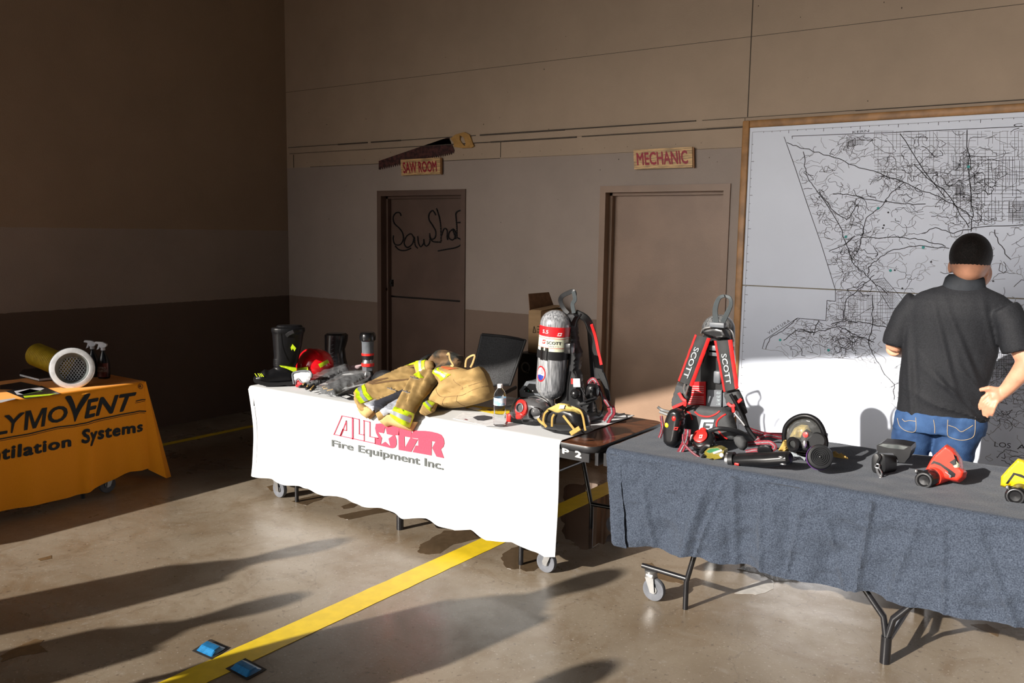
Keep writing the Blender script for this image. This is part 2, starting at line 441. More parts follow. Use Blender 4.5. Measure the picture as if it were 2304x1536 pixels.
# ------------------------------------------------------------------ the room
def structure(mb, name, m, **k): return props(mb.build(name, m, None, smooth=k.pop('smooth', False), loc=(0, 0, 0), **k), kind='structure')
TAN, BEIGE, BROWN = (0.46, 0.35, 0.255), (0.385, 0.315, 0.27), (0.235, 0.165, 0.125)
m_wb = wall_material('back_wall_paint', [(1.136, BROWN), (2.43, BEIGE), (99, TAN)])
m_wl = wall_material('left_wall_paint_shaded', [(1.136, (.135, .095, .072)), (1.80, (.36, .295, .25)), (99, (.35, .255, .18))])  # wall tones darkened here to stand in for the left wall's shade
m_dull = mat('dull_paint', (0.07, 0.06, 0.05), 0.8)
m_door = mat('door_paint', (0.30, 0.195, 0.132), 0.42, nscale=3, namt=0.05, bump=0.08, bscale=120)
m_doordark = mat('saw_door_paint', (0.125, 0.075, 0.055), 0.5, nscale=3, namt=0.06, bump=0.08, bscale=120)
m_gap = mat('shadow_gap', (0.02, 0.016, 0.013), 0.8)
RX, RF, RZ = 14.0, -7.5, 5.4
D1 = (1.273, 2.334); D2 = (3.678, 4.742); DT = 2.184
w = MB()
w.box((0, 0, 0), (D1[0], .2, RZ)); w.box((D1[0], 0, DT), (D1[1], .2, RZ)); w.box((D1[1], 0, 0), (D2[0], .2, RZ))
w.box((D2[0], 0, DT), (D2[1], .2, RZ)); w.box((D2[1], 0, 0), (RX, .2, RZ))
structure(w, 'wall_back', m_wb)
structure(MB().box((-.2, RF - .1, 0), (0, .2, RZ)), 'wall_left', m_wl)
structure(MB().box((RX, RF - .1, 0), (RX + .2, .2, RZ)), 'wall_right', m_dull)
structure(MB().box((-.2, RF - .1, RZ), (RX + .2, .2, RZ + .2)), 'ceiling', m_dull)
# front wall with the big open bay the daylight comes through
wf = MB()
op = [(0.0, 3.44), (1.57, 3.92), (2.72, 4.30), (4.32, 4.52), (6.2, 4.8), (12.9, 4.9), (12.9, 0.0)]  # unseen opening; sloped top shaped to set where sunlight ends on back wall
wf.prism([(-.2, RF, RZ), (-.2, RF, 0), (0.0, RF, 0)] + [(x, RF, z) for x, z in op] + [(RX, RF, 0), (RX, RF, RZ)], (0, -.1, 0))
structure(wf, 'wall_front', m_dull)

# floor: sealed brown concrete, worn and stained
m = bpy.data.materials.new('sealed_concrete'); m.use_nodes = True
n = m.node_tree.nodes; l = m.node_tree.links; b = n['Principled BSDF']
geo = n.new('ShaderNodeNewGeometry')
def fnoise(scale, det=6, rough=0.6, dist=0.0):
    t = n.new('ShaderNodeTexNoise'); t.inputs['Scale'].default_value = scale; t.inputs['Detail'].default_value = det
    t.inputs['Roughness'].default_value = rough; t.inputs['Distortion'].default_value = dist; l.new(geo.outputs['Position'], t.inputs['Vector']); return t.outputs['Fac']
def framp(src, a, bb, ca, cb):
    r = n.new('ShaderNodeValToRGB'); r.color_ramp.elements[0].position = a; r.color_ramp.elements[1].position = bb
    r.color_ramp.elements[0].color = ca; r.color_ramp.elements[1].color = cb; l.new(src, r.inputs['Fac']); return r.outputs['Color']
def fmix(f, A, B, mode='MIX'):
    x = n.new('ShaderNodeMix'); x.data_type = 'RGBA'; x.blend_type = mode
    if isinstance(f, float): x.inputs['Factor'].default_value = f
    else: l.new(f, x.inputs['Factor'])
    for s_, i in ((A, 'A'), (B, 'B')):
        if isinstance(s_, tuple): x.inputs[i].default_value = s_
        else: l.new(s_, x.inputs[i])
    return x.outputs['Result']
base = framp(fnoise(1.1, 9, .62, .4), .32, .68, (.165, .128, .088, 1), (.27, .226, .172, 1))
c = fmix(framp(fnoise(3.1, 8, .7, 1.0), .48, .66, (0, 0, 0, 1), (.62, .62, .62, 1)), base, (.150, .102, .058, 1))
c = fmix(framp(fnoise(5.5, 8, .7, .3), .60, .72, (0, 0, 0, 1), (.6, .6, .6, 1)), c, (.33, .31, .28, 1))
c = fmix(framp(fnoise(38, 3, .5), .64, .68, (0, 0, 0, 1), (.5, .5, .5, 1)), c, (.07, .05, .04, 1))
c = fmix(framp(fnoise(75, 2, .5), .65, .69, (0, 0, 0, 1), (.5, .5, .5, 1)), c, (.42, .38, .33, 1))
# hairline cracks
vo = n.new('ShaderNodeTexVoronoi'); vo.feature = 'DISTANCE_TO_EDGE'; vo.inputs['Scale'].default_value = 1.1
ad = n.new('ShaderNodeMix'); ad.data_type = 'RGBA'; ad.inputs['Factor'].default_value = .28
nv_ = n.new('ShaderNodeTexNoise'); nv_.inputs['Scale'].default_value = 4; nv_.inputs['Detail'].default_value = 8; l.new(geo.outputs['Position'], nv_.inputs['Vector'])
l.new(geo.outputs['Position'], ad.inputs['A']); l.new(nv_.outputs['Color'], ad.inputs['B']); l.new(ad.outputs['Result'], vo.inputs['Vector'])
c = fmix(framp(vo.outputs['Distance'], .0, .0035, (.45, .45, .45, 1), (0, 0, 0, 1)), c, (.09, .07, .055, 1))
l.new(c, b.inputs['Base Color'])
rr = n.new('ShaderNodeMapRange'); l.new(fnoise(2.3, 7, .65, .5), rr.inputs['Value']); rr.inputs['From Min'].default_value = .35; rr.inputs['From Max'].default_value = .65
rr.inputs['To Min'].default_value = .22; rr.inputs['To Max'].default_value = .46; l.new(rr.outputs[0], b.inputs['Roughness'])
b.inputs['Specular IOR Level'].default_value = .5
bp = n.new('ShaderNodeBump'); bp.inputs['Strength'].default_value = .12; bp.inputs['Distance'].default_value = .004; l.new(fnoise(55, 5, .6), bp.inputs['Height']); l.new(bp.outputs['Normal'], b.inputs['Normal'])
m_floor = m
structure(MB().box((-.2, RF - .1, -.1), (RX + .2, .2, 0)), 'floor', m_floor)
structure(MB().box((-30, -45, -.12), (45, RF - .1, -.005)), 'floor_outside', mat('apron_concrete', (.12, .115, .11), .85))

# doors
def door(i, xs, dm, panel=False):
    t = thing('door_%d' % i, None, None, ((xs[0] + xs[1]) / 2, .05, 0)); props(t, kind='structure')
    x0, x1 = xs; f = MB(); fw = .05
    for a, bb in (((x0, -.012, 0), (x0 + fw, .16, DT)), ((x1 - fw, -.012, 0), (x1, .16, DT)), ((x0 + fw, -.012, DT - fw), (x1 - fw, .16, DT))):
        f.box(a, bb)
    f.box((x0 + fw, .06, 0), (x0 + fw + .022, .10, DT - fw)); f.box((x1 - fw - .022, .06, 0), (x1 - fw, .10, DT - fw)); f.box((x0 + fw, .06, DT - fw - .022), (x1 - fw, .10, DT - fw))
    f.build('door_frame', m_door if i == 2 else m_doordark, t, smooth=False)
    lf = MB()
    if i == 1:
        lf.box((x0 + fw, .105, 1.20), (x1 - fw, .15, DT - fw)); lf.box((x0 + fw, .105, .01), (x1 - fw, .15, 1.184))
    else: lf.box((x0 + fw, .105, .01), (x1 - fw, .15, DT - fw))
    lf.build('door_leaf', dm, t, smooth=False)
    MB().box((x0 + fw, .15, 0), (x1 - fw, .19, DT)).build('door_backing', m_gap, t, smooth=False)
    return t
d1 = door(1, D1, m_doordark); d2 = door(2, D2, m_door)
k = MB(); q = P(868, 636, .05); k.box((q[0] - .03, .085, q[2] - .035), (q[0] + .05, .104, q[2] + .03)); k.cyl((q[0] + .04, .07, q[2]), (q[0] + .04, .104, q[2]), .012)
k.build('hasp', mat('dark_steel', (.06, .055, .05), .4, .8), d1)
brass = mat('brass', (.45, .30, .10), .35, .9); k = MB(); q = P(868, 648, .05)
k.box((q[0] - .018, .06, q[2] - .028), (q[0] + .018, .082, q[2] + .006), .004); k.tube([(q[0] + .012 * math.cos(a), .071, q[2] + .006 + .03 * math.sin(a)) for a in np.linspace(0, math.pi, 9)], .0035, 6)
single(k, 'padlock', brass, 'small brass padlock hanging from the hasp of the saw room door', 'padlock')

# battens and seams on the back wall (upper panels meet the stucco)
tr = MB()
def strip(a, bb, h=.012, d=.006):
    A, B = P(*a), P(*bb); tr.add([(A[0], -d, A[2] - h / 2), (B[0], -d, B[2] - h / 2), (B[0], -d, B[2] + h / 2), (A[0], -d, A[2] + h / 2), (A[0], 0, A[2] - h / 2), (B[0], 0, B[2] - h / 2), (B[0], 0, B[2] + h / 2), (A[0], 0, A[2] + h / 2)],
                                 [(0, 1, 2, 3), (4, 7, 6, 5), (0, 4, 5, 1), (3, 2, 6, 7), (1, 5, 6, 2), (0, 3, 7, 4)])
strip((650, 343), (1676, 274), .05, .008)
structure(tr, 'trim_1', m_wb)
tr = MB(); 
for z_, dx in ((2.635, 0), (2.572, .02)):
    x = .03 + dx
    while x < 12:
        L = rnd.uniform(.3, 1.6); h = rnd.choice([.004, .006, .010]); tr.box((x, -.0095, z_ - h / 2 + rnd.uniform(-.002, .002)), (min(x + L, 12), .0, z_ + h / 2)); x += L + rnd.choice([0, 0, .05])
x = .35
while x < 4.8:
    L = rnd.uniform(.3, 1.2); h = rnd.choice([.002, .005]); tr.box((x, -.003, 2.433 - h / 2), (min(x + L, 4.85), 0, 2.433 + h / 2)); x += L + rnd.choice([0, .08])
tr.box((.10, -.004, 2.433), (.106, 0, 2.60)); xs_ = float(P(1682, 266)[0]); tr.box((xs_ - .003, -.003, 2.64), (xs_ + .003, 0, RZ))
tr.box((2.70, -.004, 2.44), (2.704, 0, 2.57)); tr.box((.0, -.002, 3.18), (9, 0, 3.183))
for _ in range(60):
    x, z = rnd.uniform(.2, 6.6), rnd.uniform(1.2, 3.4); s_ = rnd.uniform(.002, .006)
    if not (D1[0] - .05 < x < D1[1] + .05 or D2[0] - .05 < x < D2[1] + .05) or z > 2.3: tr.box((x, -.002, z), (x + s_, 0, z + s_ * rnd.uniform(.6, 2)))
for dx in np.arange(.1, 4.6, .2): tr.box((dx, -.002, 2.475), (dx + .004, 0, 2.479))
structure(tr, 'trim_2', mat('seam_dirt', (.085, .065, .050), .8))

# painted stripes on the floor
m_yel = mat('floor_yellow', (.70, .50, .018), .42, nscale=14, namt=.035)
def stripe(x0, x1, y0, y1, label):
    s_ = MB().grid(lambda u, v: (x0 + (x1 - x0) * v + .004 * nz((u * 60, v * 3, 1)), y0 + (y1 - y0) * u, .0022), 120, 1, .002, (0, 0, 1))
    return single(s_, 'floor_stripe', m_yel, label, 'painted line')
stripe(4.094, 4.247, -.46, -7.45, 'long yellow painted line running under the white-clothed table')
stripe(.555, .625, -.3, -7.45, 'thin yellow painted line in the dark along the left wall')

# water and stains
m_wet = mat('wet_brown', (.085, .058, .034), .07, spec=.6)
m_stain = mat('stain_brown', (.13, .085, .045), .22)
m_pale = mat('pale_residue', (.48, .46, .43), .5)
def puddle(px_pts, mt, label, cat='puddle', name='puddle', z=.0012, seed=1, amp=.02):
    ctr = np.mean([PZ(x, y, 0) for x, y in px_pts], axis=0); poly = []
    pts = [PZ(x, y, 0) for x, y in px_pts]
    for i in range(len(pts)):
        a, bb = pts[i], pts[(i + 1) % len(pts)]
        for t in np.linspace(0, 1, 7)[:-1]:
            p_ = a + (bb - a) * t; r_ = (p_ - ctr); k_ = 1 + .25 * nz((p_[0] + seed, p_[1], 0), 9) + .12 * nz((p_[0], p_[1] + seed, 0), 28); p_ = ctr + r_ * k_; poly.append((p_[0], p_[1], z))
    return single(MB().prism(poly, (0, 0, -.001)), name, mt, label, cat, smooth=False)
puddle([(758, 1160), (800, 1152), (850, 1142), (880, 1150), (840, 1158), (780, 1170)], m_wet, 'long dark water puddle under the middle of the white cloth')
puddle([(765, 1140), (790, 1132), (806, 1134), (795, 1141), (772, 1145)], m_wet, 'small dark damp spot above the long puddle')
puddle([(655, 1128), (690, 1118), (730, 1112), (722, 1124), (690, 1136)], m_wet, 'damp patch behind the left caster of the white-clothed table')
puddle([(598, 1095), (625, 1088), (640, 1092), (612, 1104)], m_stain, 'brown damp mark just left of the left caster')
puddle([(945, 1225), (1000, 1195), (1100, 1185), (1130, 1200), (1020, 1225), (990, 1245), (950, 1243)], m_wet, 'wide brown puddle between the black foot and the yellow line')
puddle([(1125, 1255), (1150, 1232), (1215, 1225), (1240, 1262), (1190, 1285), (1150, 1280)], m_wet, 'round brown puddle around the right front leg of the white-clothed table')
puddle([(0, 1475), (40, 1455), (80, 1437), (98, 1440), (85, 1452), (110, 1466), (40, 1478), (0, 1490)], m_stain, 'rusty brown stain at the left front of the floor', 'stain', 'floor_stain')
puddle([(83, 1258), (118, 1248), (120, 1256), (90, 1262)], m_stain, 'little tan stain near the shade edge on the left', 'stain', 'floor_stain')
puddle([(1440, 1270), (1465, 1265), (1490, 1290), (1530, 1300), (1540, 1315), (1480, 1300)], m_stain, 'ragged brown stain behind the left caster of the grey-clothed table', 'stain', 'floor_stain')
puddle([(2185, 1405), (2220, 1403), (2250, 1420), (2245, 1432)], m_stain, 'brown triangular stain below the right part of the grey cloth', 'stain', 'floor_stain')
puddle([(1650, 1335), (1700, 1310), (1735, 1300), (1742, 1325), (1700, 1338)], m_pale, 'pale dried residue on the floor under the grey-clothed table', 'stain', 'floor_residue')
puddle([(1270, 1090), (1330, 1085), (1385, 1100), (1390, 1150), (1385, 1218), (1330, 1225), (1270, 1215), (1262, 1150)], mat('water_film', (.15, .10, .07), .05, spec=1.0, coat=1.0), 'big wet patch on the floor between the two long tables')

# raised road studs
m_blue = mat('reflector_blue', (.018, .155, .36), .32, nscale=40, namt=.1); m_tar = mat('tar', (.02, .018, .016), .8)
def stud(px_pts, label):
    pts = [PZ(x, y, 0) for x, y in px_pts]; c_ = sum(pts) / 4
    t = thing('reflective_road_stud', label, 'road marker', (c_[0], c_[1], 0), 'blue studs by the yellow line')
    o_, ux, uy = pts[0], pts[1] - pts[0], pts[3] - pts[0]
    H_ = [[0, 0, 0, 0], [0, .016, .016, 0], [0, .018, .018, 0], [0, .016, .016, 0], [0, 0, 0, 0]]
    g = lambda u, v: o_ + ux * u + uy * v + np.array([0, 0, .002 + .018 * min(1, min(u, 1 - u) * 3.2, 1.0) * min(1, min(v, 1 - v) * 14)])
    MB().grid(g, 20, 20, .0).build('lens_body', m_blue, t, smooth=20)
    e = .12; MB().prism([o_ + ux * a + uy * bb + np.array([0, 0, .003]) for a, bb in ((-e, -e), (1 + e, -e), (1 + e, 1 + e), (-e, 1 + e))], (0, 0, -.002)).build('glue_pad', m_tar, t, smooth=False)
    ln = MB()
    for a in (.10, .15, .20): ln.add([g(a, .1) + [0, 0, .001], g(a + .012, .1) + [0, 0, .001], g(a + .012, .9) + [0, 0, .001], g(a, .9) + [0, 0, .001]], [(0, 1, 2, 3)])
    ln.build('lens_ribs', mat('reflector_light', (.05, .24, .46), .25), t, smooth=False)
stud([(440, 1464), (473, 1443), (515, 1462), (476, 1480)], 'blue reflective stud on the far side of the yellow line')
stud([(516, 1505), (552, 1486), (600, 1504), (555, 1526)], 'blue reflective stud in the shade on the near side of the yellow line')

# ------------------------------------------------------------------ wall map
m_oak = mat('oak_trim', (.40, .20, .070), .42, nscale=9, namt=.14, stretch=(1, 1, 1))
m_board = mat('map_paper', (.66, .71, .82), .32, nscale=2, namt=.015)
m_ink = mat('map_ink', (.06, .06, .07), .7); m_ink2 = mat('map_ink_thin', (.30, .30, .33), .7); m_teal = mat('map_pin_teal', (.02, .35, .33), .5)
MX0 = float(P(1691, 285)[0]); MT = 2.56; MX1 = 8.6; MB0 = .22; MS = 1.468
mp = thing('wall_map', 'huge black line county road map in an oak frame covering the right of the wall', 'map', (MX0 + 1.5, -.03, .2))
MB().box((MX0, -.030, MS + .004), (MX1, -.002, MT)).build('map_panel', m_board, mp, smooth=False)
MB().box((MX0, -.030, MB0), (MX1, -.002, MS - .004)).build('map_panel', m_board, mp, smooth=False)
MB().box((MX0, -.024, MS - .0039), (MX1, -.002, MS + .0039)).build('panel_joint', mat('joint_brass', (.20, .17, .12), .5), mp, smooth=False)
for lo, hi in (((MX0 - .05, -.045, MB0 - .05), (MX0, -.0, MT + .05)), ((MX0, -.045, MT), (MX1, 0, MT + .05)), ((MX0, -.045, MB0 - .05), (MX1, 0, MB0))):
    MB().box(lo, hi, .008).build('map_frame', m_oak, mp)
ink, thin = MB(), MB()
YM = -.0312
def zpx(X, Y): return (1660 + X / 2.2593, 220 + Y / 2.2593)
def mline(mb, pts, wd=.0028, jit=0, sub=1):
    "pts in x,z metres on the board"
    pp = []
    for a, bb in zip(pts[:-1], pts[1:]):
        for k_ in range(sub):
            t = k_ / sub; pp.append((a[0] + (bb[0] - a[0]) * t + (rnd.uniform(-jit, jit) if k_ else 0), a[1] + (bb[1] - a[1]) * t + (rnd.uniform(-jit, jit) if k_ else 0)))
    pp.append(pts[-1])
    for a, bb in zip(pp[:-1], pp[1:]):
        dx, dz = bb[0] - a[0], bb[1] - a[1]; L = math.hypot(dx, dz)
        if L < 1e-6: continue
        nx, nzz = -dz / L * wd / 2, dx / L * wd / 2
        mb.add([(a[0] - nx, YM, a[1] - nzz), (bb[0] - nx, YM, bb[1] - nzz), (bb[0] + nx, YM, bb[1] + nzz), (a[0] + nx, YM, a[1] + nzz)], [(0, 1, 2, 3)])
def Z2(X, Y): q_ = P(*zpx(X, Y)); return (float(q_[0]), float(q_[2]))
def ztr(mb, pts, wd=.0035, jit=.006, sub=5): mline(mb, [Z2(*p_) for p_ in pts], wd, jit, sub)
county = [(243, 200), (300, 360), (360, 540), (430, 740), (503, 975), (503, 1033), (460, 1028), (455, 1130), (310, 1118), (145, 1228), (132, 1273), (180, 1282), (240, 1290), (275, 1320), (430, 1318), (600, 1325), (680, 1390), (800, 1480), (1455, 1480), (1455, 150), (1200, 163), (800, 180), (285, 197), (282, 208)]
ztr(ink, county[:11], .004, 0, 1); ztr(ink, [(285, 210), (283, 197), (800, 178), (1455, 148)], .004, 0, 1); ztr(thin, [(132, 1273), (240, 1290), (275, 1325), (440, 1315), (600, 1325), (680, 1400), (760, 1470)], .003)
roads = [[(258, 230), (340, 260), (470, 295), (600, 345), (730, 385), (850, 430), (960, 480), (1040, 510), (1130, 560), (1200, 610)], [(340, 275), (355, 390), (400, 460), (470, 560), (530, 660), (560, 750), (600, 850), (670, 910), (770, 1000)],
         [(850, 430), (780, 490), (740, 550), (660, 610), (640, 700), (610, 790)], [(670, 905), (670, 860), (720, 820), (800, 770), (930, 750), (1080, 765)], [(490, 490), (560, 490), (720, 525), (850, 540), (960, 540)],
         [(630, 710), (860, 712), (960, 725), (1060, 755)], [(900, 340), (1080, 500), (1180, 660)], [(1170, 165), (1180, 380), (1200, 580), (1190, 680)], [(940, 690), (1010, 660), (1100, 690), (1200, 660), (1455, 645)], [(1310, 670), (1330, 740), (1390, 820)],
         [(830, 185), (950, 370), (1060, 510)], [(420, 480), (500, 580), (560, 620), (620, 540)], [(480, 1150), (560, 1130), (640, 1140), (770, 1165), (860, 1170)], [(690, 1000), (690, 1160), (670, 1240), (700, 1310), (770, 1420), (800, 1450), (800, 1530)],
         [(700, 900), (640, 960), (560, 1020), (540, 1130)], [(470, 780), (560, 740), (600, 700)], [(310, 1120), (250, 1170), (170, 1220), (150, 1275)], [(390, 1205), (420, 1130)], [(240, 1230), (300, 1180), (400, 1190), (520, 1160), (600, 1200), (700, 1240)]]
for r_ in roads: ztr(ink, r_, .0050)
def inside(x, y, poly):
    c_ = False; j = len(poly) - 1
    for i in range(len(poly)):
        if (poly[i][1] > y) != (poly[j][1] > y) and x < (poly[j][0] - poly[i][0]) * (y - poly[i][1]) / (poly[j][1] - poly[i][1]) + poly[i][0]: c_ = not c_
        j = i
    return c_
county_w = [Z2(*p_) for p_ in county[:-4]] + [(7.4, .3), (7.4, 2.50)] + [Z2(800, 180), Z2(285, 197)]
county_w = [Z2(*p_) for p_ in county[:16]] + [Z2(680, 1390), (5.95, .55), (6.3, .35), (7.4, .33), (7.4, 2.47), Z2(1200, 163), Z2(800, 180), Z2(285, 197)]
dense = [Z2(610, 800), Z2(650, 950), Z2(660, 740), Z2(830, 410), Z2(600, 230), Z2(1180, 370), Z2(1150, 500), Z2(1080, 420), Z2(350, 1160), Z2(500, 1170), Z2(400, 1230), Z2(540, 1240), Z2(640, 1240), Z2(1190, 600), Z2(430, 520), Z2(550, 600), (6.5, 1.0), (6.6, .85), (6.4, .8), (6.7, .95)]
for _ in range(1500):
    if rnd.random() < .45:
        c_ = rnd.choice(dense); x, z = c_[0] + rnd.gauss(0, .09), c_[1] + rnd.gauss(0, .07)
    else: x, z = rnd.uniform(5.0, 7.3), rnd.uniform(.4, 2.48)
    if not inside(x, z, county_w): continue
    a = rnd.uniform(0, 6.28); pts = [(x, z)]
    for k_ in range(rnd.randint(3, 11)):
        a += rnd.gauss(0, .75); L = rnd.uniform(.008, .030); x += L * math.cos(a); z += L * math.sin(a) * .8
        if not inside(x, z, county_w): break
        pts.append((x, z))
    if len(pts) > 1: mline(ink if rnd.random() < .3 else thin, pts, .0024 if rnd.random() < .8 else .0036)
def grid_area(X0, X1, Y0, Y1, nx, ny, keep=.8, mb=None):
    for i in range(nx):
        xx = X0 + (X1 - X0) * i / nx; y = Y0
        while y < Y1:
            L = rnd.uniform(20, 120)
            if rnd.random() < keep: ztr(mb or thin, [(xx, y), (xx, min(Y1, y + L))], .0022, 0, 1)
            y += L
    for j in range(ny):
        yy = Y0 + (Y1 - Y0) * j / ny; x = X0
        while x < X1:
            L = rnd.uniform(20, 120)
            if rnd.random() < keep: ztr(mb or thin, [(x, yy), (min(X1, x + L), yy)], .0022, 0, 1)
            x += L
grid_area(700, 1560, 172, 430, 46, 16, .6); grid_area(1100, 1560, 300, 640, 26, 18, .6, ink); grid_area(510, 800, 985, 1160, 34, 10, .75); grid_area(1050, 1110, 395, 470, 9, 8, .9); grid_area(1110, 1155, 440, 500, 8, 8, 1, ink); grid_area(1380, 1455, 530, 630, 12, 9, .9); grid_area(560, 650, 205, 245, 10, 5, 1)
grid_area(780, 830, 1440, 1550, 5, 9, .6); grid_area(1300, 1440, 1290, 1420, 16, 14, .85, ink)
ztr(ink, [(690, 925), (750, 915), (850, 1030), (860, 1060), (780, 1070), (690, 925)], .003, 0, 1)
for i in range(7): ztr(thin, [(700 + i * 14, 922 + i * 14), (760 + i * 14, 925 + i * 16)], .002, 0, 1); ztr(thin, [(700 + i * 9, 925), (790 + i * 9, 1060)], .002, 0, 1)
for z_ in np.arange(.3, 2.5, .058): mline(ink, [(MX0 + .022, z_), (MX0 + .022 + (.02 if int(z_ / .058) % 4 == 0 else .008), z_)], .003)
mline(thin, [(MX0 + .02, .25), (MX0 + .02, MT - .03), (MX1 - .1, MT - .03)], .0025)
for x_ in np.arange(MX0 + .1, 7.3, .058): mline(ink, [(x_, MT - .03), (x_, MT - .03 - (.02 if int(x_ / .058) % 4 == 0 else .008))], .003)
ink.build('printed_roads', m_ink, mp, smooth=False); thin.build('printed_streets', m_ink2, mp, smooth=False)
tk = MB(); YT = YM - .0004
def mq(x0, y0, x1, y1, s_, mb, **k_):
    a, bb = P(x0, y0, YT), P(x1, y1, YT); h = abs(k_.pop('h'))
    fn = lambda u, v: (a[0] + (bb[0] - a[0]) * u, YT, a[2] + (bb[2] - a[2]) * u + h * v); add_text(mb, s_, fn, **k_)
mq(2237, 1004, 2274, 1008, 'LOS', tk, h=.032); mq(2288, 1010, 2420, 1022, 'ANGELES', tk, h=.032)
mq(1918, 300, 1955, 297, 'KERN', tk, h=.016); mq(2280, 285, 2420, 278, 'COUNTY', tk, h=.018)
q1, q2 = Z2(165, 1200), Z2(275, 1135)
add_text(tk, 'VENTURA', lambda u, v: (q1[0] + (q2[0] - q1[0]) * u - .012 * v, YT, q1[1] + (q2[1] - q1[1]) * u + .016 * v), space=1.3)
tk.build('printed_lettering', m_ink, mp, smooth=False)
for L_, r_, nm, m_ in ((((556, 706), (720, 562), (948, 760), (782, 877), (223, 1228), (468, 1280), (1177, 352)), .009, 'teal_pin', m_teal),
                       (((612, 548), (760, 524), (828, 457), (771, 583), (749, 648), (744, 662), (988, 833), (804, 875), (842, 967), (422, 505), (613, 780), (1152, 505), (1302, 930)), .006, 'black_pin', m_ink)):
    for X, Y in L_:
        x, z = Z2(X, Y); MB().prism([(x + r_ * math.cos(a), YT, z + r_ * math.sin(a)) for a in np.linspace(0, 6.28, 10)[:-1]], (0, -.002, 0)).build(nm, m_, mp, smooth=False)

# ------------------------------------------------------------------ signs and saw above the doors
m_sign = mat('routed_wood', (.66, .42, .19), .5, nscale=5, namt=.22, stretch=(2, 2, 22)); m_red = mat('sign_red', (.36, .012, .03), .5)
def sign(name, c4, s_, label, text4):
    (tl, tr_, bl, br) = [P(*q_, -.036) for q_ in c4]
    t = thing('hanging_sign', label, 'sign', ((bl[0] + br[0]) / 2, -.02, min(bl[2], br[2])))
    MB().prism([bl, br, tr_, tl], (0, .022, 0)).build('board', m_sign, t, smooth=False)
    MB().prism([br + [0, .022, 0], br + [.012, .022, -.006], tr_ + [.012, .022, -.006], tr_ + [0, .022, 0]], (0, -.016, 0)).build('board_edge', mat('routed_wood_dark', (.30, .14, .05), .6), t, smooth=False)
    tb = MB(); add_text(tb, s_, px_quad(*text4, lambda x, y: P(x, y, -.0378)), weight=.032); tb.build('lettering', m_red, t, smooth=False)
sign('saw_room', [(901, 359), (990, 354), (903, 395), (990, 391)], 'SAW ROOM', 'small wooden sign reading SAW ROOM beside the old hand saw', [(908, 389), (983, 385), (906, 364), (981, 361)])
sign('mechanic', [(1425, 337), (1557, 330), (1427, 381), (1558, 376)], 'MECHANIC', 'wooden sign reading MECHANIC above the right door', [(1434, 371), (1548, 367), (1432, 343), (1545, 337)])
sw = thing('hand_saw', 'old rusty hand saw with yellow wooden handle hung behind the SAW ROOM sign', 'saw', tuple(P(940, 370, -.01)))
bl_ = [(852, 362), (1010, 308), (1022, 338), (1020, 345)]
teeth = []; 
for i in range(34):
    t_ = i / 34; x = 1018 - (1018 - 853) * t_; y = 345 + (380 - 345) * t_
    teeth += [(x, y - 4), (x - 2.4, y + 3)]
MB().prism([P(x, y, -.008) for x, y in bl_ + teeth + [(852, 381)]], (0, .004, 0)).build('blade', mat('rust_blade', (.075, .022, .018), .7, nscale=30, namt=.3), sw, smooth=False)
z1 = lambda X, Y: P(640 + X / 2.954, 240 + Y / 2.954, -.022)
hd = [z1(*q_) for q_ in [(1103, 212), (1135, 185), (1195, 168), (1228, 185), (1240, 215), (1258, 262), (1240, 272), (1180, 275), (1150, 270), (1128, 268), (1122, 235)]]
hole = [z1(*q_) for q_ in [(1165, 190), (1190, 205), (1203, 240), (1200, 262), (1185, 250), (1165, 222)]]
hh = MB().prism(hd[:1] + hd[1:3] + [hole[0], hole[5], hole[4], hole[3]] + hd[6:], (0, .016, 0)); hh.prism([hd[2], hd[3], hd[4], hd[5], hd[6], hole[3], hole[2], hole[1], hole[0]], (0, .016, 0))
hh.build('handle', mat('saw_handle', (.50, .27, .07), .5), sw, smooth=False)
# chain lettering on the saw shop door
m_chain = mat('chain_steel', (.025, .025, .028), .4, .6)
ch = thing('saw_chain_lettering', 'dark chain nailed on the left door in script reading Saw Shop', 'lettering', tuple(P(960, 520, .1)))
strokes = [[(775, 725), (765, 705), (740, 705), (722, 735), (730, 775), (765, 810), (785, 840), (790, 880), (770, 915), (735, 915), (722, 880), (725, 855)], [(735, 925), (760, 950), (800, 955), (840, 940)], [(860, 870), (840, 845), (812, 860), (795, 905), (815, 935), (850, 910), (862, 865), (868, 920), (885, 940)],
           [(885, 860), (890, 905), (905, 930), (925, 905), (925, 880), (930, 915), (945, 925), (965, 900), (965, 840)], [(1005, 720), (985, 690), (962, 710), (960, 750), (985, 790), (1005, 830), (1000, 870), (975, 880), (965, 860), (985, 895), (1040, 900)],
           [(1010, 675), (1030, 740), (1038, 800), (1040, 895)], [(1042, 860), (1060, 812), (1080, 820), (1080, 865), (1085, 885)], [(1115, 815), (1095, 835), (1092, 870), (1115, 885), (1135, 865), (1135, 830), (1118, 815), (1140, 880)],
           [(1145, 870), (1145, 800), (1140, 740), (1140, 705), (1165, 690), (1186, 692)], [(1150, 770), (1185, 768)], [(1150, 872), (1172, 885), (1172, 915), (1140, 935), (1090, 945), (1020, 958)]]
for s_ in strokes:
    pts = spline([tuple(P(640 + X / 2.954, 240 + Y / 2.954, .099)) for X, Y in s_], 5); cb = MB()
    for a, bb in zip(pts[:-1], pts[1:]):
        d_ = Vector(bb - a); c_ = Vector((a + bb) / 2); L = d_.length
        if L > 1e-4: cb.tube([c_ - d_ * .42, c_ + d_ * .42], .0065, 6)
    cb.build('chain_piece', m_chain, ch)

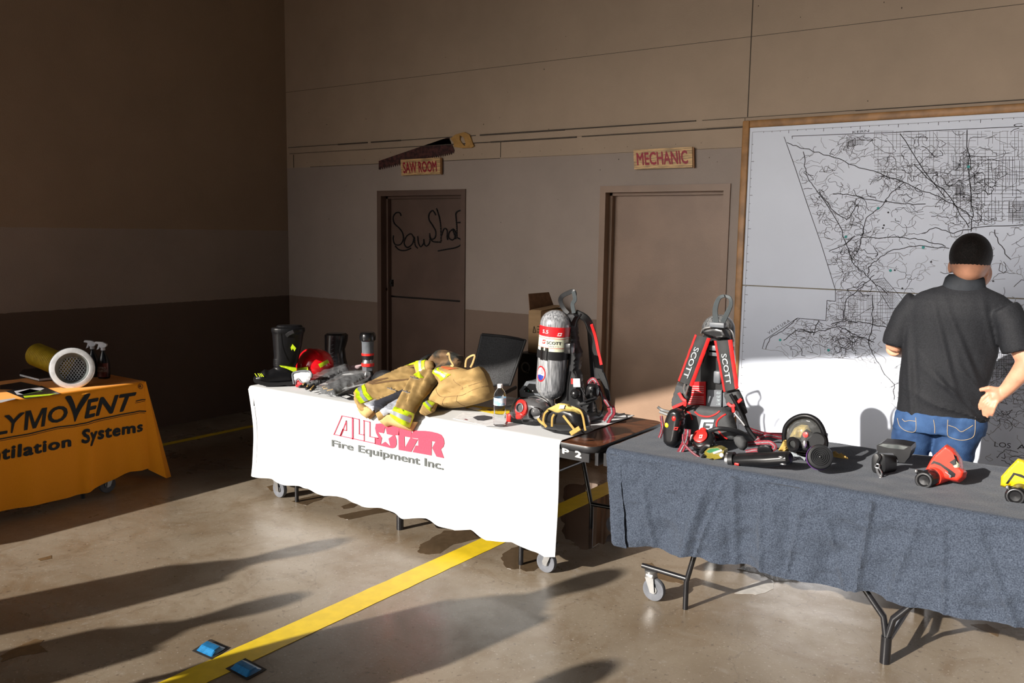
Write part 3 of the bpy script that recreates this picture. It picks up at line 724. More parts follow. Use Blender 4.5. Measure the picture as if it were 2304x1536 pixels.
# ------------------------------------------------------------------ folding cafeteria tables
m_lam = mat('walnut_laminate', (.13, .045, .018), .22, nscale=6, namt=.25, stretch=(1, 12, 1), coat=.3)
m_blk = mat('black_tube', (.012, .012, .014), .28, spec=.6); m_edge = mat('black_vinyl_edge', (.02, .02, .022), .4)
m_fork = mat('zinc_fork', (.30, .30, .30), .4, .8); m_tire = mat('grey_tire', (.13, .137, .155), .6, spec=.2); m_tire2 = mat('dark_tire', (.05, .05, .06), .55)
def make_table(cx, cy, rot, label, tread=m_tire, hub=1.39, HW=.40):
    M = Matrix.Translation((cx, cy, 0)) @ Matrix.Rotation(rot, 4, 'Z')
    t = thing('folding_table', label, 'table', (cx, cy, 0))
    def B(): return MB(M)
    L = hub; zt = .735
    top = []; r = .07
    for ax, ay, a0 in ((L - r, HW - r, 0), (-L + r, HW - r, 90), (-L + r, -HW + r, 180), (L - r, -HW + r, 270)):
        for k_ in range(7): a = math.radians(a0 + 15 * k_); top.append((ax + r * math.cos(a), ay + r * math.sin(a)))
    B().prism([(x, y, zt) for x, y in top], (0, 0, -.006)).build('tabletop', m_lam, t, smooth=False)
    B().loft([[(x * s_, y * (1 - (1 - s_) * 2), z) for x, y in top] for s_, z in ((1.0, zt - .001), (1.003, zt - .008), (1.003, zt - .026), (.999, zt - .034))]).build('edge_band', m_edge, t)
    for s_ in (-1, 1): B().box((s_ * L - s_ * .0 - .02, -HW + .03, zt - .10), (s_ * L + .0 + .0 if s_ > 0 else -L + .02, HW - .03, zt - .034)).build('end_rail', m_edge, t, smooth=False)
    for sx in (-1, 1):
        for sy in (-1, 1):
            x, y = sx * .92, sy * (HW - .02)
            B().tube([(x, y, .0), (x, y, .14), (x - sx * .015, y, .20), (x - sx * .14, y, .70)], .0135, 10).build('leg', m_blk, t)
            B().tube([(x, y, .155), (x + sx * .24, y, .165)], .013, 10).build('wheel_bar', m_blk, t)
            wx = x + sx * .19
            cs = B().cyl((wx, y, .14), (wx, y, .152), .032).box((wx - .026, y - .024, .105), (wx + .026, y + .024, .14), .01)
            for q_ in (-1, 1): cs.prism([(wx - .022, y + q_ * .022, .12), (wx + .024, y + q_ * .022, .12), (wx + .012 - sx * .02, y + q_ * .022, .045), (wx - .012 - sx * .02, y + q_ * .022, .045)], (0, q_ * .003, 0))
            cs.build('caster_fork', m_fork, t)
            wc = (wx - sx * .02, y, .058)
            wh = B().lathe([(.012, -.010), (.030, -.010), (.036, -.014), (.056, -.014), (.0585, -.008), (.0585, .008), (.056, .014), (.036, .014), (.030, .010), (.012, .010)], wc, (0, 1, 0), 28).build('caster_wheel', tread, t)
            B().cyl((wc[0], wc[1] - .016, wc[2]), (wc[0], wc[1] + .016, wc[2]), .020).build('wheel_hub', m_fork, wh)
        B().tube([(sx * .86, -HW + .02, .42), (sx * .86, HW - .02, .42)], .009, 8).build('cross_bar', m_blk, t)
    for sy in (-1, 1):
        y = sy * (HW - .04)
        B().cyl((0, y, 0), (0, y, .12), .022).build('center_foot', m_blk, t)
        for sx in (-1, 1): B().tube([(0, y, .10), (sx * .02, y + sy * -.01, .20), (sx * .42, y - sy * .03, .68)], .015, 10).build('center_leg', m_blk, t)
    B().tube([(0, -HW + .04, .09), (0, HW - .04, .09)], .014, 8).build('center_bar', m_blk, t)
    return t
t_mid = make_table(3.60, -1.85, 0, 'brown laminate folding table on casters under the white cloth', hub=1.385)
t_front = make_table(6.41, -1.83, 0, 'folding table on casters carrying the dark grey cloth', hub=1.385)
t_left = make_table(1.16, -3.98, math.pi / 2, 'folding table under the orange cloth by the left wall', m_tire2, hub=1.36, HW=.36)
sc_ = MB(); sc_.box((4.775, -2.262, .655), (4.955, -2.249, .70)); sc_.build('number_plate', m_edge, t_mid, smooth=False)
tb = MB(); add_text(tb, 'P', px_quad((1266, 1019), (1279, 1023), (1266, 1007), (1280, 1011), lambda x, y: P(x, y, -2.264)), weight=.04); add_text(tb, '2', px_quad((1295, 1027), (1307, 1030), (1295, 1013), (1307, 1017), lambda x, y: P(x, y, -2.264)), weight=.06)
tb.build('stencilled_mark', mat('stencil_white', (.75, .74, .70), .6), t_mid, smooth=False)

# ------------------------------------------------------------------ table cloths
def cloth_mat(name, c1, c2, sc, ramp, bump=.15, rough=.85):
    return mat(name, c1, rough, nscale=sc, col2=c2, ramp=ramp, bump=bump, bscale=sc, spec=.2, sheen=.1)
m_white = cloth_mat('white_cloth', (.56, .575, .585), (.535, .55, .565), 300, (.3, .7), .05)
m_wool = cloth_mat('grey_wool', (.064, .080, .110), (.022, .029, .045), 185, (.34, .70), .25)
m_orange = cloth_mat('orange_cloth', (.98, .36, .014), (.95, .33, .010), 150, (.3, .7), .08, .7)
bx = [2.2, 2.315, 2.525, 2.62, 2.857, 3.0, 3.108, 3.35, 3.499, 3.70, 3.859, 4.08, 4.193, 4.32, 4.503, 4.607, 4.70, 4.778]
bz = [.118, .118, .127, .115, .136, .112, .128, .115, .130, .108, .137, .112, .138, .110, .144, .110, .098, .12]
def wfold(x, v): return .010 + .032 * max(0, v - .45) ** 1.2 * (1 + math.sin(x * 17.5 + 1.3 * math.sin(x * 5))) + .007 * max(0, v - .45) * math.sin(x * 43) + .02 * max(0, v - .1) * math.exp(-((x - 4.5) / .06) ** 2)
def white_y(x, z): v = max(0, min(1, (.742 - z) / .62)); return -2.252 - wfold(x, v)
cl = thing('tablecloth', 'white banner cloth with a red and grey logo draped over the middle table', 'tablecloth', (3.5, -1.9, .1))
X0, X1 = 2.235, 4.775
def wc_fn(u, v):
    x = X0 + (X1 - X0) * v
    yb = -1.43
    if u < .35:
        y = yb + (-2.235 - yb) * (u / .35); return (x, y, .7425 + .0012 * nz((x * 5, y * 5, 3)))
    if u < .42:
        a = (u - .35) / .07 * math.pi / 2; return (x, -2.235 - .022 * math.sin(a), .7425 - .02 * (1 - math.cos(a)))
    vv = (u - .42) / .58; zb = interp(x, bx, bz); z = .7225 - (.7225 - zb) * vv
    xx = x
    if v == 0 or v < .02: xx = x + .06 * math.sin(vv * 2.2) * (1 - vv * .2)
    return (xx + (.0 if v > .02 else 0), white_y(x, z), z)
MB().grid(wc_fn, 90, 230, .003).build('cloth', m_white, cl)
def wun(x, y): q_ = P(x, y, -2.262); return (q_[0], white_y(q_[0], q_[2]) - .004, q_[2])
def z7(X, Y): return (735 + X / 15.36, 920 + Y / 15.36)
def z8(X, Y): return (835 + X / 11.817, 940 + Y / 11.817)
lg = MB()
def stroke(pts, wpx=2.0, cv=z7):
    pp = [cv(*q_) for q_ in pts]
    for a, bb in zip(pp[:-1], pp[1:]):
        d_ = np.array(bb) - np.array(a); L = np.hypot(*d_); d_ = d_ / L; nn = np.array([-d_[1], d_[0]]) * wpx / 2; a_ = np.array(a) - d_ * wpx * .4; b_ = np.array(bb) + d_ * wpx * .4
        for k_ in range(16):
            e, f_ = a_ + (b_ - a_) * k_ / 16, a_ + (b_ - a_) * (k_ + 1) / 16
            lg.add([wun(*(e - nn)), wun(*(f_ - nn)), wun(*(f_ + nn)), wun(*(e + nn))], [(0, 1, 2, 3)])
stroke([(262, 870), (540, 228), (910, 300), (1135, 352), (1135, 855), (1300, 890), (1300, 385)], 1.8)
stroke([(1290, 395), (1505, 440), (1505, 945), (1690, 985), (1690, 1185), (262, 870)], 1.8); stroke([(910, 310), (910, 1020)], 3.6); stroke([(1305, 880), (1305, 1105)], 1.6)
stroke([(500, 900), (690, 400), (695, 735), (590, 715)], 1.8); stroke([(490, 905), (575, 700)], 3.5); stroke([(1690, 985), (1800, 1000)], 1.8)
def flat(pts, cv=z8): patch([cv(*q_) for q_ in pts], wun, (0, -1, 0), lambda x, y: 0, .0, .0008, 5, lg)
# solid STAR: pieces around the star, then the letters T A R
st = [(390, 230), (430, 425), (590, 460), (470, 545), (520, 755), (385, 625), (262, 705), (295, 525), (190, 375), (342, 405)]
flat([(135, 150), (260, 140), (420, 170), (390, 230), (342, 405), (190, 375), (295, 525), (262, 705), (385, 625), (520, 755), (540, 800), (112, 695), (112, 540), (205, 520), (140, 400), (115, 270)])
flat([(420, 170), (620, 215), (760, 260), (760, 455), (640, 455), (680, 560), (685, 700), (650, 775), (580, 802), (540, 800), (520, 755), (470, 545), (590, 460), (430, 425), (390, 230)])
flat([(760, 260), (1080, 330), (1085, 450), (1055, 515), (895, 487), (735, 460)])
flat([(735, 460), (895, 487), (905, 790), (905, 872), (740, 845)])
flat([(1055, 515), (1130, 538), (1252, 562), (1070, 900), (905, 872), (905, 790)])
flat([(1085, 440), (1130, 330), (1450, 340), (1620, 360), (1780, 400), (1780, 560), (1620, 610), (1610, 995), (1110, 905), (1190, 725), (1265, 730), (1260, 545), (1055, 515)])
flat([(1780, 400), (1870, 440), (1935, 540), (1955, 660), (1930, 760), (1860, 825), (1945, 1065), (1750, 1025), (1630, 790), (1715, 630), (1620, 610), (1780, 560)])
lg.build('printed_logo', mat('logo_red', (.80, .055, .10), .8, nscale=120, namt=.05), cl, smooth=False)
tb = MB()
add_text(tb, 'Fire Equipment Inc.', px_quad((748, 1003), (998, 1056), (748, 988), (998, 1037), wun), weight=.028, fine=.2)
tb.build('printed_lettering', mat('logo_grey', (.10, .11, .11), .8), cl, smooth=False)

# grey wool cloth
gx = [5.0, 5.06, 5.16, 5.35, 5.54, 5.7, 5.85, 6.1, 6.33, 6.6, 6.9, 7.3, 7.8]; gz = [.30, .26, .262, .286, .296, .30, .312, .30, .318, .312, .34, .34, .34]
def gfold(x, v):
    f = .012 + .045 * v * (.5 + .5 * math.sin(x * 9.5 + 2.2 * math.sin(x * 3.1 + 1))) + .010 * v * math.sin(x * 31 + v * 2)
    d_ = (x - (5.50 + (1 - v) * .10)); f += .030 * math.exp(-(d_ / .030) ** 2) * min(1, v * 2)      # sharp pinch
    d_ = (x - (6.33 - v * .04)); f += .016 * math.exp(-(d_ / .012) ** 2)
    d_ = (x - 5.72 - v * .03); f += .014 * math.exp(-(d_ / .02) ** 2)
    d_ = (x - 5.98 - v * .02); f -= .012 * math.exp(-(d_ / .05) ** 2)
    for cx_, sl, wd, am in ((5.28, .25, .016, .012), (5.62, -.30, .010, .012), (5.86, .10, .014, .016), (6.02, -.15, .010, .012), (6.18, .35, .012, .010), (6.47, -.25, .014, .014), (6.62, .10, .010, .012), (6.80, .45, .016, .018)):
        f += am * math.exp(-((x - cx_ - sl * (v - .5) * .4) / wd) ** 2) * min(1, v * 1.6 + .15)
    return f + .016 * nz((x * 6, v * 4, 2)) + .008 * nz((x * 16, v * 7, 5)) + .004 * nz((x * 40, v * 20, 9))
def gfn(u, v):
    x = 5.045 + 2.80 * v; yb = -1.385 - .22 * max(0, 1 - (x - 5.045) / .55) ** 1.0; x_ = x
    if u < .38:
        y = yb + (-2.215 - yb) * (u / .38); return (x, y, .7435 + .006 * max(0, nz((x * 3, y * 4, 9)) - .1) * 1.2 + (.003 * nz((x * 11, y * 11, 1))))
    if u < .44:
        a = (u - .38) / .06 * math.pi / 2; return (x, -2.215 - .032 * math.sin(a), .7435 - .028 * (1 - math.cos(a)))
    vv = (u - .44) / .56; zb = interp(x, gx, gz); z = .7155 - (.7155 - zb) * vv
    return (x + (.07 * vv if v < .03 else 0), -2.247 - gfold(x, vv) + .012, z + .006 * math.sin(x * 24) * vv)
gc = single(MB().grid(gfn, 110, 320, .004), 'tablecloth', m_wool, 'heathered dark grey wool cloth hanging over the right table', 'tablecloth')

# orange cloth
oc = thing('tablecloth', 'orange cloth with black company lettering on the left table', 'tablecloth', (1.2, -3.9, .1))
oy = [-5.3, -3.6, -3.19, -3.04, -2.9, -2.75, -2.62]; oz = [.06, .057, .045, .055, .085, .125, .12]
def ofold(y, v): return .012 + .018 * v * (.5 + .5 * math.sin(y * 11)) + .034 * math.exp(-((y + 3.03 + .03 * v) / .04) ** 2) * (.35 + .65 * v) + .030 * max(0, v - .2) * math.exp(-((y + 2.70) / .035) ** 2) - .012 * v * math.exp(-((y + 2.79) / .05) ** 2) + .02 * v * math.exp(-((y + 3.42) / .07) ** 2) - .01 * v * math.exp(-((y + 2.92) / .05) ** 2)
def orange_x(y, z): v = max(0, min(1, (.742 - z) / .66)); return 1.533 + ofold(y, v)
def ofn(u, v):
    y = -5.3 + (5.3 - 2.60) * v
    if u < .34: x = .80 + .72 * (u / .34); return (x, y, .7425 + .002 * nz((x * 9, y * 9, 0)))
    if u < .42: a = (u - .34) / .08 * math.pi / 2; return (1.52 + .024 * math.sin(a), y, .7425 - .022 * (1 - math.cos(a)))
    vv = (u - .42) / .58; zb = interp(y, oy, oz); z = .7205 - (.7205 - zb) * vv
    k_ = max(0, (y + 2.75) / .15); return (orange_x(y, z) + .0, y + .06 * k_ * vv, z)
MB().grid(ofn, 80, 200, .003).build('cloth', m_orange, oc)
def cfn(u, v):   # hanging corner and end panel
    y = -2.60 - .0 * u; z0 = .738; zb = .12 if u < .01 else .015 + .10 * abs(u - .25) if u < .6 else .12
    zb = interp(u, [0, .12, .25, .5, 1], [.11, .03, .012, .06, .10]); z = z0 - (z0 - zb) * v
    ox = interp(u, [0, .12, .25, .5, 1], [1.555, 1.60, 1.53, 1.30, .82]); oy_ = interp(u, [0, .12, .25, .5, 1], [-2.61, -2.50, -2.42, -2.50, -2.52])
    tx = interp(u, [0, .12, .25, .5, 1], [1.545, 1.545, 1.535, 1.30, .82]); ty = interp(u, [0, .12, .25, .5, 1], [-2.61, -2.60, -2.595, -2.59, -2.59])
    return (tx + (ox - tx) * v, ty + (oy_ - ty) * v, z)
MB().grid(cfn, 60, 30, .003).build('hanging_corner', m_orange, oc)
def oun(x, y): q_ = PX(x, y, 1.55); return (orange_x(q_[1], q_[2]) + .003, q_[1], q_[2])
def z9(X, Y): return (X / 6.227, 860 + Y / 6.227)
tb = MB()
def otext(s_, bl, br, tl, tr_, **k_): add_text(tb, s_, px_quad(z9(*bl), z9(*br), z9(*tl), z9(*tr_), oun), fine=.12, **k_)
otext('P', (-520, 835), (-310, 790), (-520, 450), (-290, 400), weight=.04); otext('L', (-190, 762), (95, 712), (-170, 500), (120, 455), weight=.02); otext('Y', (120, 712), (212, 694), (70, 456), (345, 408), weight=.03); otext('O', (668, 578), (930, 528), (690, 352), (955, 305), weight=.03)
mq_ = px_quad(z9(330, 672), z9(622, 612), z9(360, 402), z9(662, 350), oun)
for pl__ in ([(0, 0), (.17, 0), (.17, 1), (0, 1)], [(.83, 0), (1, 0), (1, 1), (.83, 1)], [(.10, 1), (.24, 1), (.56, .12), (.50, 0), (.42, 0)], [(.76, 1), (.90, 1), (.58, 0), (.50, 0), (.44, .12)]):
    tb.add([mq_(a, bb) for a, bb in pl__], [tuple(range(len(pl__)))])
otext('V', (985, 540), (1120, 520), (930, 190), (1250, 145), weight=.05)
otext('ENT', (1180, 495), (1805, 385), (1235, 230), (1910, 130), weight=.035)
otext('Ventilation', (-500, 1190), (985, 890), (-480, 980), (985, 745), weight=.05, space=1.12)
otext('Systems', (1140, 845), (1985, 675), (1150, 650), (1990, 535), weight=.05, space=1.12)
otext('R', (1955, 76), (1985, 72), (1955, 38), (1985, 34), weight=.02)
def oline(pts, wpx):
    pp = [z9(*q_) for q_ in pts]
    for a, bb in zip(pp[:-1], pp[1:]):
        for k_ in range(6):
            a1 = np.array(a) + (np.array(bb) - np.array(a)) * k_ / 6; b1 = np.array(a) + (np.array(bb) - np.array(a)) * (k_ + 1) / 6
            tb.add([oun(a1[0], a1[1] - wpx / 2), oun(b1[0], b1[1] - wpx / 2), oun(b1[0], b1[1] + wpx / 2), oun(a1[0], a1[1] + wpx / 2)], [(0, 1, 2, 3)])
oline([(-300, 860), (0, 795), (400, 718), (800, 625), (1050, 598), (1250, 548), (1700, 450), (1950, 400), (2060, 405), (2100, 385)], 2.6); oline([(-300, 885), (0, 822), (400, 745), (800, 650), (1050, 622), (1250, 575), (1700, 475), (1950, 425), (2030, 428)], 1.1)
oline([(1900, 262), (2000, 240), (2060, 242), (2085, 260)], 2.2); oline([(1890, 290), (2030, 262)], 1.0); oline([(2085, 262), (2098, 300), (2105, 350), (2095, 388)], 2.2)
for i in range(20):
    a, bb = i * .314, (i + 1) * .314; ra, rb = 36, 30
    tb.add([oun(*z9(1972 + ra * math.cos(a), 56 + ra * 1.05 * math.sin(a))), oun(*z9(1972 + ra * math.cos(bb), 56 + ra * 1.05 * math.sin(bb))), oun(*z9(1972 + rb * math.cos(bb), 56 + rb * 1.05 * math.sin(bb))), oun(*z9(1972 + rb * math.cos(a), 56 + rb * 1.05 * math.sin(a)))], [(0, 1, 2, 3)])
tb.build('printed_lettering', mat('print_black', (.012, .016, .022), .75), oc, smooth=False)

# ------------------------------------------------------------------ materials of the gear
m_rub = mat('black_rubber', (.006, .006, .007), .34, bump=.05, bscale=200, spec=.25); m_rubg = mat('grey_sole_rubber', (.014, .014, .015), .5, spec=.25)
m_plas = mat('black_plastic', (.010, .010, .011), .22, spec=.6); m_plas2 = mat('satin_black', (.013, .0135, .015), .4, spec=.35)
m_redp = mat('red_plastic', (.72, .022, .018), .35); m_helm = mat('helmet_red', (.62, .006, .012), .16, coat=.6); m_lime = mat('lime_reflective', (.50, .68, .012), .45, nscale=60, namt=.08)
m_silv = mat('silver_reflective', (.36, .39, .43), .35, .2); m_tan = mat('turnout_tan', (.37, .245, .098), .8, nscale=8, namt=.08, bump=.25, bscale=260, spec=.2)
m_tan2 = mat('turnout_tan_light', (.50, .35, .155), .8, nscale=12, namt=.06, spec=.2); m_navy = mat('liner_navy', (.045, .048, .062), .4); m_liner = mat('liner_silver', (.45, .48, .56), .28, nscale=20, namt=.08, bump=.5, bscale=45)
m_chrome = mat('brushed_steel', (.55, .55, .56), .25, .9); m_greyp = mat('grey_plastic', (.11, .12, .135), .45); m_clear = mat('clear_film', (.62, .65, .68), .10, alpha=.17, spec=.9, nscale=14, namt=.1, bump=.7, bscale=16)
m_tanlea = mat('tan_glove_palm', (.50, .32, .10), .6); m_glove = mat('black_glove', (.02, .02, .023), .7); m_paper = mat('white_paper', (.72, .73, .75), .6); m_yelp = mat('yellow_paper', (.75, .52, .02), .55)
m_strapr = mat('webbing_crimson', (.22, .018, .032), .7, nscale=90, namt=.2); m_strapg = mat('webbing_grey', (.20, .23, .25), .6, nscale=120, namt=.2); m_redt = mat('piping_red', (.72, .02, .02), .55)
m_pad = mat('strap_pad_black', (.020, .021, .022), .7, bump=.1, bscale=300); m_cord = mat('pad_grey', (.048, .050, .053), .75, bump=.15, bscale=260); m_tank = mat('carbon_tank', (.40, .41, .43), .16, nscale=26, col2=(.10, .105, .115), ramp=(.35, .72), stretch=(4, 4, .45), coat=.8, spec=.7)
m_lens = mat('smoked_lens', (.05, .05, .055), .04, trans=.0, alpha=.55, spec=.9, coat=.8); m_lensc = mat('clear_lens', (.25, .26, .26), .03, alpha=.16, spec=.9, coat=1.0)

# ------------------------------------------------------------------ turnout trousers and coat
Z3 = zc(780, 760, 6.063); pz = lambda L_: [Z3(q_) for q_ in L_]
coat = thing('turnout_coat', 'tan fire turnout coat with lime bands tumbling over the front of the white table', 'coat', (3.75, -2.1, .75))
NB = (0, -.92, .40); unb = bent(); unup = on_y(-1.86)
def wr1(x, y): return .010 * nz((x * .045 + y * .02, y * .10, 1)) + .006 * nz((x * .11, y * .2, 4)) + .004 * math.sin((x * .55 + y * 1.0) * .22)
A_ = pz([(120, 760), (180, 690), (290, 625), (360, 590), (560, 490), (790, 385), (940, 345), (1010, 420), (1010, 540), (930, 640), (870, 720), (640, 800), (440, 865), (290, 925), (410, 1020), (320, 1115), (220, 1040), (165, 960), (130, 860)])
a_ = pillow(A_, unb, NB, .050, 13, wr1, res=3.4); a_.build('left_panel', m_tan, coat, loc=None)
patch(pz([(160, 705), (290, 635), (410, 850), (250, 918)]), unb, NB, a_.h, .004, res=3).build('lime_band', m_lime, coat)
patch(pz([(205, 682), (245, 662), (352, 876), (305, 893)]), unb, NB, a_.h, .0065, res=3).build('grey_band', m_silv, coat)
patch(pz([(290, 625), (620, 566), (640, 580), (420, 640), (980, 570), (960, 590), (420, 665)]), unb, NB, a_.h, .003, res=5).build('seam', mat('seam_brown', (.16, .09, .04), .8), coat)
pillow(pz([(190, 985), (350, 945), (415, 1020), (320, 1118), (240, 1060)]), unb, NB, .02, 6, base=.03, res=3).build('hem_flap', m_tan2, coat)
pillow(pz([(415, 1040), (500, 980), (550, 1060), (540, 1090), (455, 1142)]), unb, NB, .02, 6, base=.012, res=3).build('hem_flap', m_tan, coat)
pillow(pz([(460, 1150), (590, 1040), (720, 1055), (980, 1150), (900, 1275), (760, 1240), (610, 1195), (545, 1215)]), unb, NB, .03, 8, base=.004, res=3).build('hem_flap', m_tan2, coat)
pillow(pz([(280, 915), (450, 850), (440, 960), (405, 1022), (335, 965)]), unb, NB, .012, 6, wr1, base=.034, res=3).build('silver_lining', m_liner, coat)
pillow(pz([(480, 1010), (620, 900), (830, 785), (770, 960), (700, 1062), (610, 1042), (540, 1085)]), unb, NB, .014, 6, wr1, base=.024, res=3).build('silver_lining', m_liner, coat)
pillow(pz([(430, 880), (640, 800), (850, 705), (880, 745), (800, 800), (640, 890), (560, 960), (430, 1035), (440, 930)]), unb, NB, .030, 7, base=.030, res=3).build('navy_lining', m_navy, coat)
B_ = pz([(870, 720), (960, 570), (1080, 480), (1190, 425), (1260, 440), (1305, 520), (1295, 610), (1190, 760), (1080, 880), (1060, 930), (1010, 1000), (985, 1060), (905, 1262), (800, 1205), (678, 1108), (760, 960), (820, 810)])
def wr2(x, y): return .010 * nz((x * .12, y * .05, 7)) + .005 * math.sin((x * 1.0 + y * .45) * .35) + .005 * nz((x * .2, y * .2, 2))
b_ = pillow(B_, unb, NB, .065, 11, wr2, base=.035, res=3.2); b_.build('front_flap', m_tan, coat)
patch(pz([(752, 975), (985, 1058), (912, 1252), (800, 1195), (682, 1105)]), unb, NB, b_.h, .004, res=3).build('lime_band', m_lime, coat)
patch(pz([(728, 1030), (960, 1120), (935, 1185), (705, 1065)]), unb, NB, b_.h, .007, res=3).build('grey_band', m_silv, coat)
patch(pz([(1020, 545), (1090, 490), (1180, 600), (1120, 610)]), unb, NB, b_.h, .004, res=3).build('lime_band', m_lime, coat)
for q_, r_ in (((680, 730), 20), ((960, 800), 26), ((1060, 610), 24)):
    c_ = Z3(q_); hb = MB(); o_ = Vector(unb(*c_)) + Vector(NB).normalized() * ((a_ if q_[0] < 800 else b_).h(*c_) + .006)
    hb.tube([o_ + Vector((-.035, 0, .006)), o_, o_ + Vector((.04, 0, -.004)), o_ + Vector((.045, -.004, -.016))], .004, 6); hb.tube([o_ + Vector((0, 0, .012)), o_ + Vector((.006, 0, -.012))], .006, 6); hb.build('steel_hook', m_chrome, coat)
C_ = pz([(1210, 430), (1310, 385), (1380, 372), (1560, 408), (1650, 438), (1800, 385), (1870, 470), (1925, 610), (1962, 760), (1945, 845), (1780, 900), (1600, 942), (1400, 962), (1290, 955), (1230, 920), (1110, 880), (1200, 760), (1290, 620)])
def wr3(x, y): return .022 * nz((x * .03, y * .045, 3)) + .006 * abs(nz((x * .09, y * .16, 5))) * 2 + .012 * math.sin((x * .35 + y * 1.0) * .16 + 1.5 * nz((x * .04, y * .04, 0)))
unc = lambda x, y: PPL(x, y, (0, -2.02, .76), (0, -1, .42)); NC = (0, -1, .12)
c_ = pillow(C_, unc, NC, .085, 24, wr3, back=1.3, res=3.6); c_.build('folded_body', m_tan, coat)
patch(pz([(1225, 425), (1310, 395), (1525, 500), (1410, 590), (1330, 500)]), unc, NC, c_.h, .004, res=3).build('lime_band', m_lime, coat)
patch(pz([(1290, 420), (1350, 430), (1480, 520), (1450, 545)]), unc, NC, c_.h, .007, res=3).build('grey_band', m_silv, coat)
patch(pz([(1320, 385), (1390, 385), (1560, 415), (1490, 435)]), unc, NC, c_.h, .006, res=3).build('chest_label', mat('label_orange', (.62, .16, .06), .5), coat)
sm_ = MB()
for L_ in ([(1350, 640), (1380, 790), (1560, 790), (1720, 770), (1940, 650)], [(1450, 800), (1410, 920)], [(1640, 780), (1640, 930)], [(1570, 560), (1700, 700)], [(1660, 700), (1900, 600)]):
    pp = spline([(*Z3(q_), 0) for q_ in L_], 6); sm_.tube([Vector(unc(x, y)) + Vector(NC).normalized() * (c_.h(x, y) + .0005) for x, y, _ in pp], .0013, 5)
sm_.build('stitched_seams', mat('seam_brown', (.16, .09, .04), .8), coat)
D_ = pz([(1070, 890), (1150, 852), (1248, 895), (1205, 1000), (1170, 1020), (1070, 1062), (1005, 1035), (1040, 960)])
d_ = pillow(D_, unb, NB, .04, 9, base=.0, res=3); d_.build('sleeve_end', m_tan, coat)
patch(pz([(1080, 905), (1150, 862), (1240, 898), (1175, 1012), (1120, 950)]), unb, NB, d_.h, .004, res=3).build('lime_band', m_lime, coat)
patch(pz([(1115, 885), (1140, 872), (1215, 950), (1195, 975)]), unb, NB, d_.h, .007, res=3).build('grey_band', m_silv, coat)
E_ = pz([(800, 385), (960, 335), (975, 312), (1110, 305), (1180, 312), (1192, 400), (1110, 490), (1000, 565), (960, 500), (935, 400)])
une = lambda x, y: PPL(x, y, (0, -1.72, .90), (0, -1, .6))
e_ = pillow(E_, une, NB, .04, 10, res=3); e_.build('rolled_cuff', m_tan, coat)
patch(pz([(800, 380), (975, 312), (1110, 308), (1115, 470), (1040, 510), (990, 440), (975, 380), (860, 385)]), une, NB, e_.h, .004, res=3).build('lime_band', m_lime, coat)
patch(pz([(1030, 310), (1065, 308), (1080, 480), (1045, 500)]), une, NB, e_.h, .007, res=3).build('grey_band', m_silv, coat)
for L_, nm in (([(1370, 235), (1395, 208), (1410, 290), (1455, 375), (1420, 380)], 0), ([(1620, 400), (1640, 285), (1745, 235), (1720, 340), (1690, 400)], 1)):
    lp = MB(); pts = [Z3(q_) for q_ in L_]; pxribbon(pts, -1.93, 4.5, .006, lp, 4); lp.build('hanger_loop', m_tan2, coat)

# ------------------------------------------------------------------ rubber boot
Z4 = zc(560, 720, 9.6); z4 = lambda L_: [Z4(q_) for q_ in L_]
bt = thing('fire_boot', 'tall black rubber fire boot with yellow toe marks beside the red helmet', 'boot', (2.42, -2.08, .745))
YB = -2.06; sh = MB(); uB = facing(620, 866, .747); _bs = np.array([uB.n[1], -uB.n[0], 0])
vloft([(*Z4((xl, y)), Z4((xr, y))[0]) and (Z4((xl, y))[0], Z4((xr, y))[0], Z4((0, y))[1]) for xl, xr, y in ((560, 940, 1180), (525, 980, 1080), (550, 1010, 980), (545, 1060, 900), (545, 1090, 750), (530, 1140, 520), (515, 1175, 300), (505, 1195, 250))], uB, .62, mb=sh)
vloft([(Z4((xl, y))[0], Z4((xr, y))[0], Z4((0, y))[1]) for xl, xr, y in ((505, 1200, 262), (492, 1208, 240), (492, 1208, 170), (505, 1195, 155))], uB, .62, mb=sh)
vloft([(Z4((xl, y))[0], Z4((xr, y))[0], Z4((0, y))[1]) for xl, xr, y in ((600, 1150, 180), (600, 1150, 120), (640, 1120, 100))], uB, .5, mb=sh)
foot = [(105, 1255, 1335, .5), (150, 1185, 1360, .72), (250, 1135, 1385, .95), (340, 1060, 1395, 1.0), (430, 1085, 1400, 1.0), (520, 1040, 1405, .95), (640, 1000, 1405, .9), (780, 1000, 1400, .85), (900, 1010, 1392, .8), (970, 1060, 1380, .6)]
rg = []
for x, t_, b__, w_ in foot:
    T_, B__ = uB(*Z4((x, t_))), uB(*Z4((x, b__))); c0 = (T_ + B__) / 2; hz = (T_ - B__)[2] / 2
    rg.append([c0 + uB.n * .055 * w_ * math.copysign(abs(math.cos(a)) ** .8, math.cos(a)) + np.array([0, 0, hz * math.sin(a)]) for a in np.linspace(0, 2 * math.pi, 25)[:-1]])
sh.loft(rg)
for y in (850, 890, 930, 970):
    vloft([(Z4((534, y))[0], Z4((1010, y))[0], Z4((0, y - 12))[1]), (Z4((526, y))[0], Z4((1020, y))[0], Z4((0, y))[1]), (Z4((534, y))[0], Z4((1010, y))[0], Z4((0, y + 12))[1])], uB, .62, mb=sh)
sh.build('boot_upper', m_rub, bt, remesh=.0045)
so = [Z4(q_) for q_ in [(95, 1300), (120, 1350), (250, 1400), (420, 1428), (640, 1420), (780, 1400), (830, 1415), (930, 1402), (975, 1385), (975, 1320), (900, 1330), (640, 1350), (430, 1345), (280, 1320), (180, 1285), (120, 1260)]]
MB().prism([uB(x, y, -.055) for x, y in so], tuple(uB.n * .11)).build('sole', m_rubg, bt)
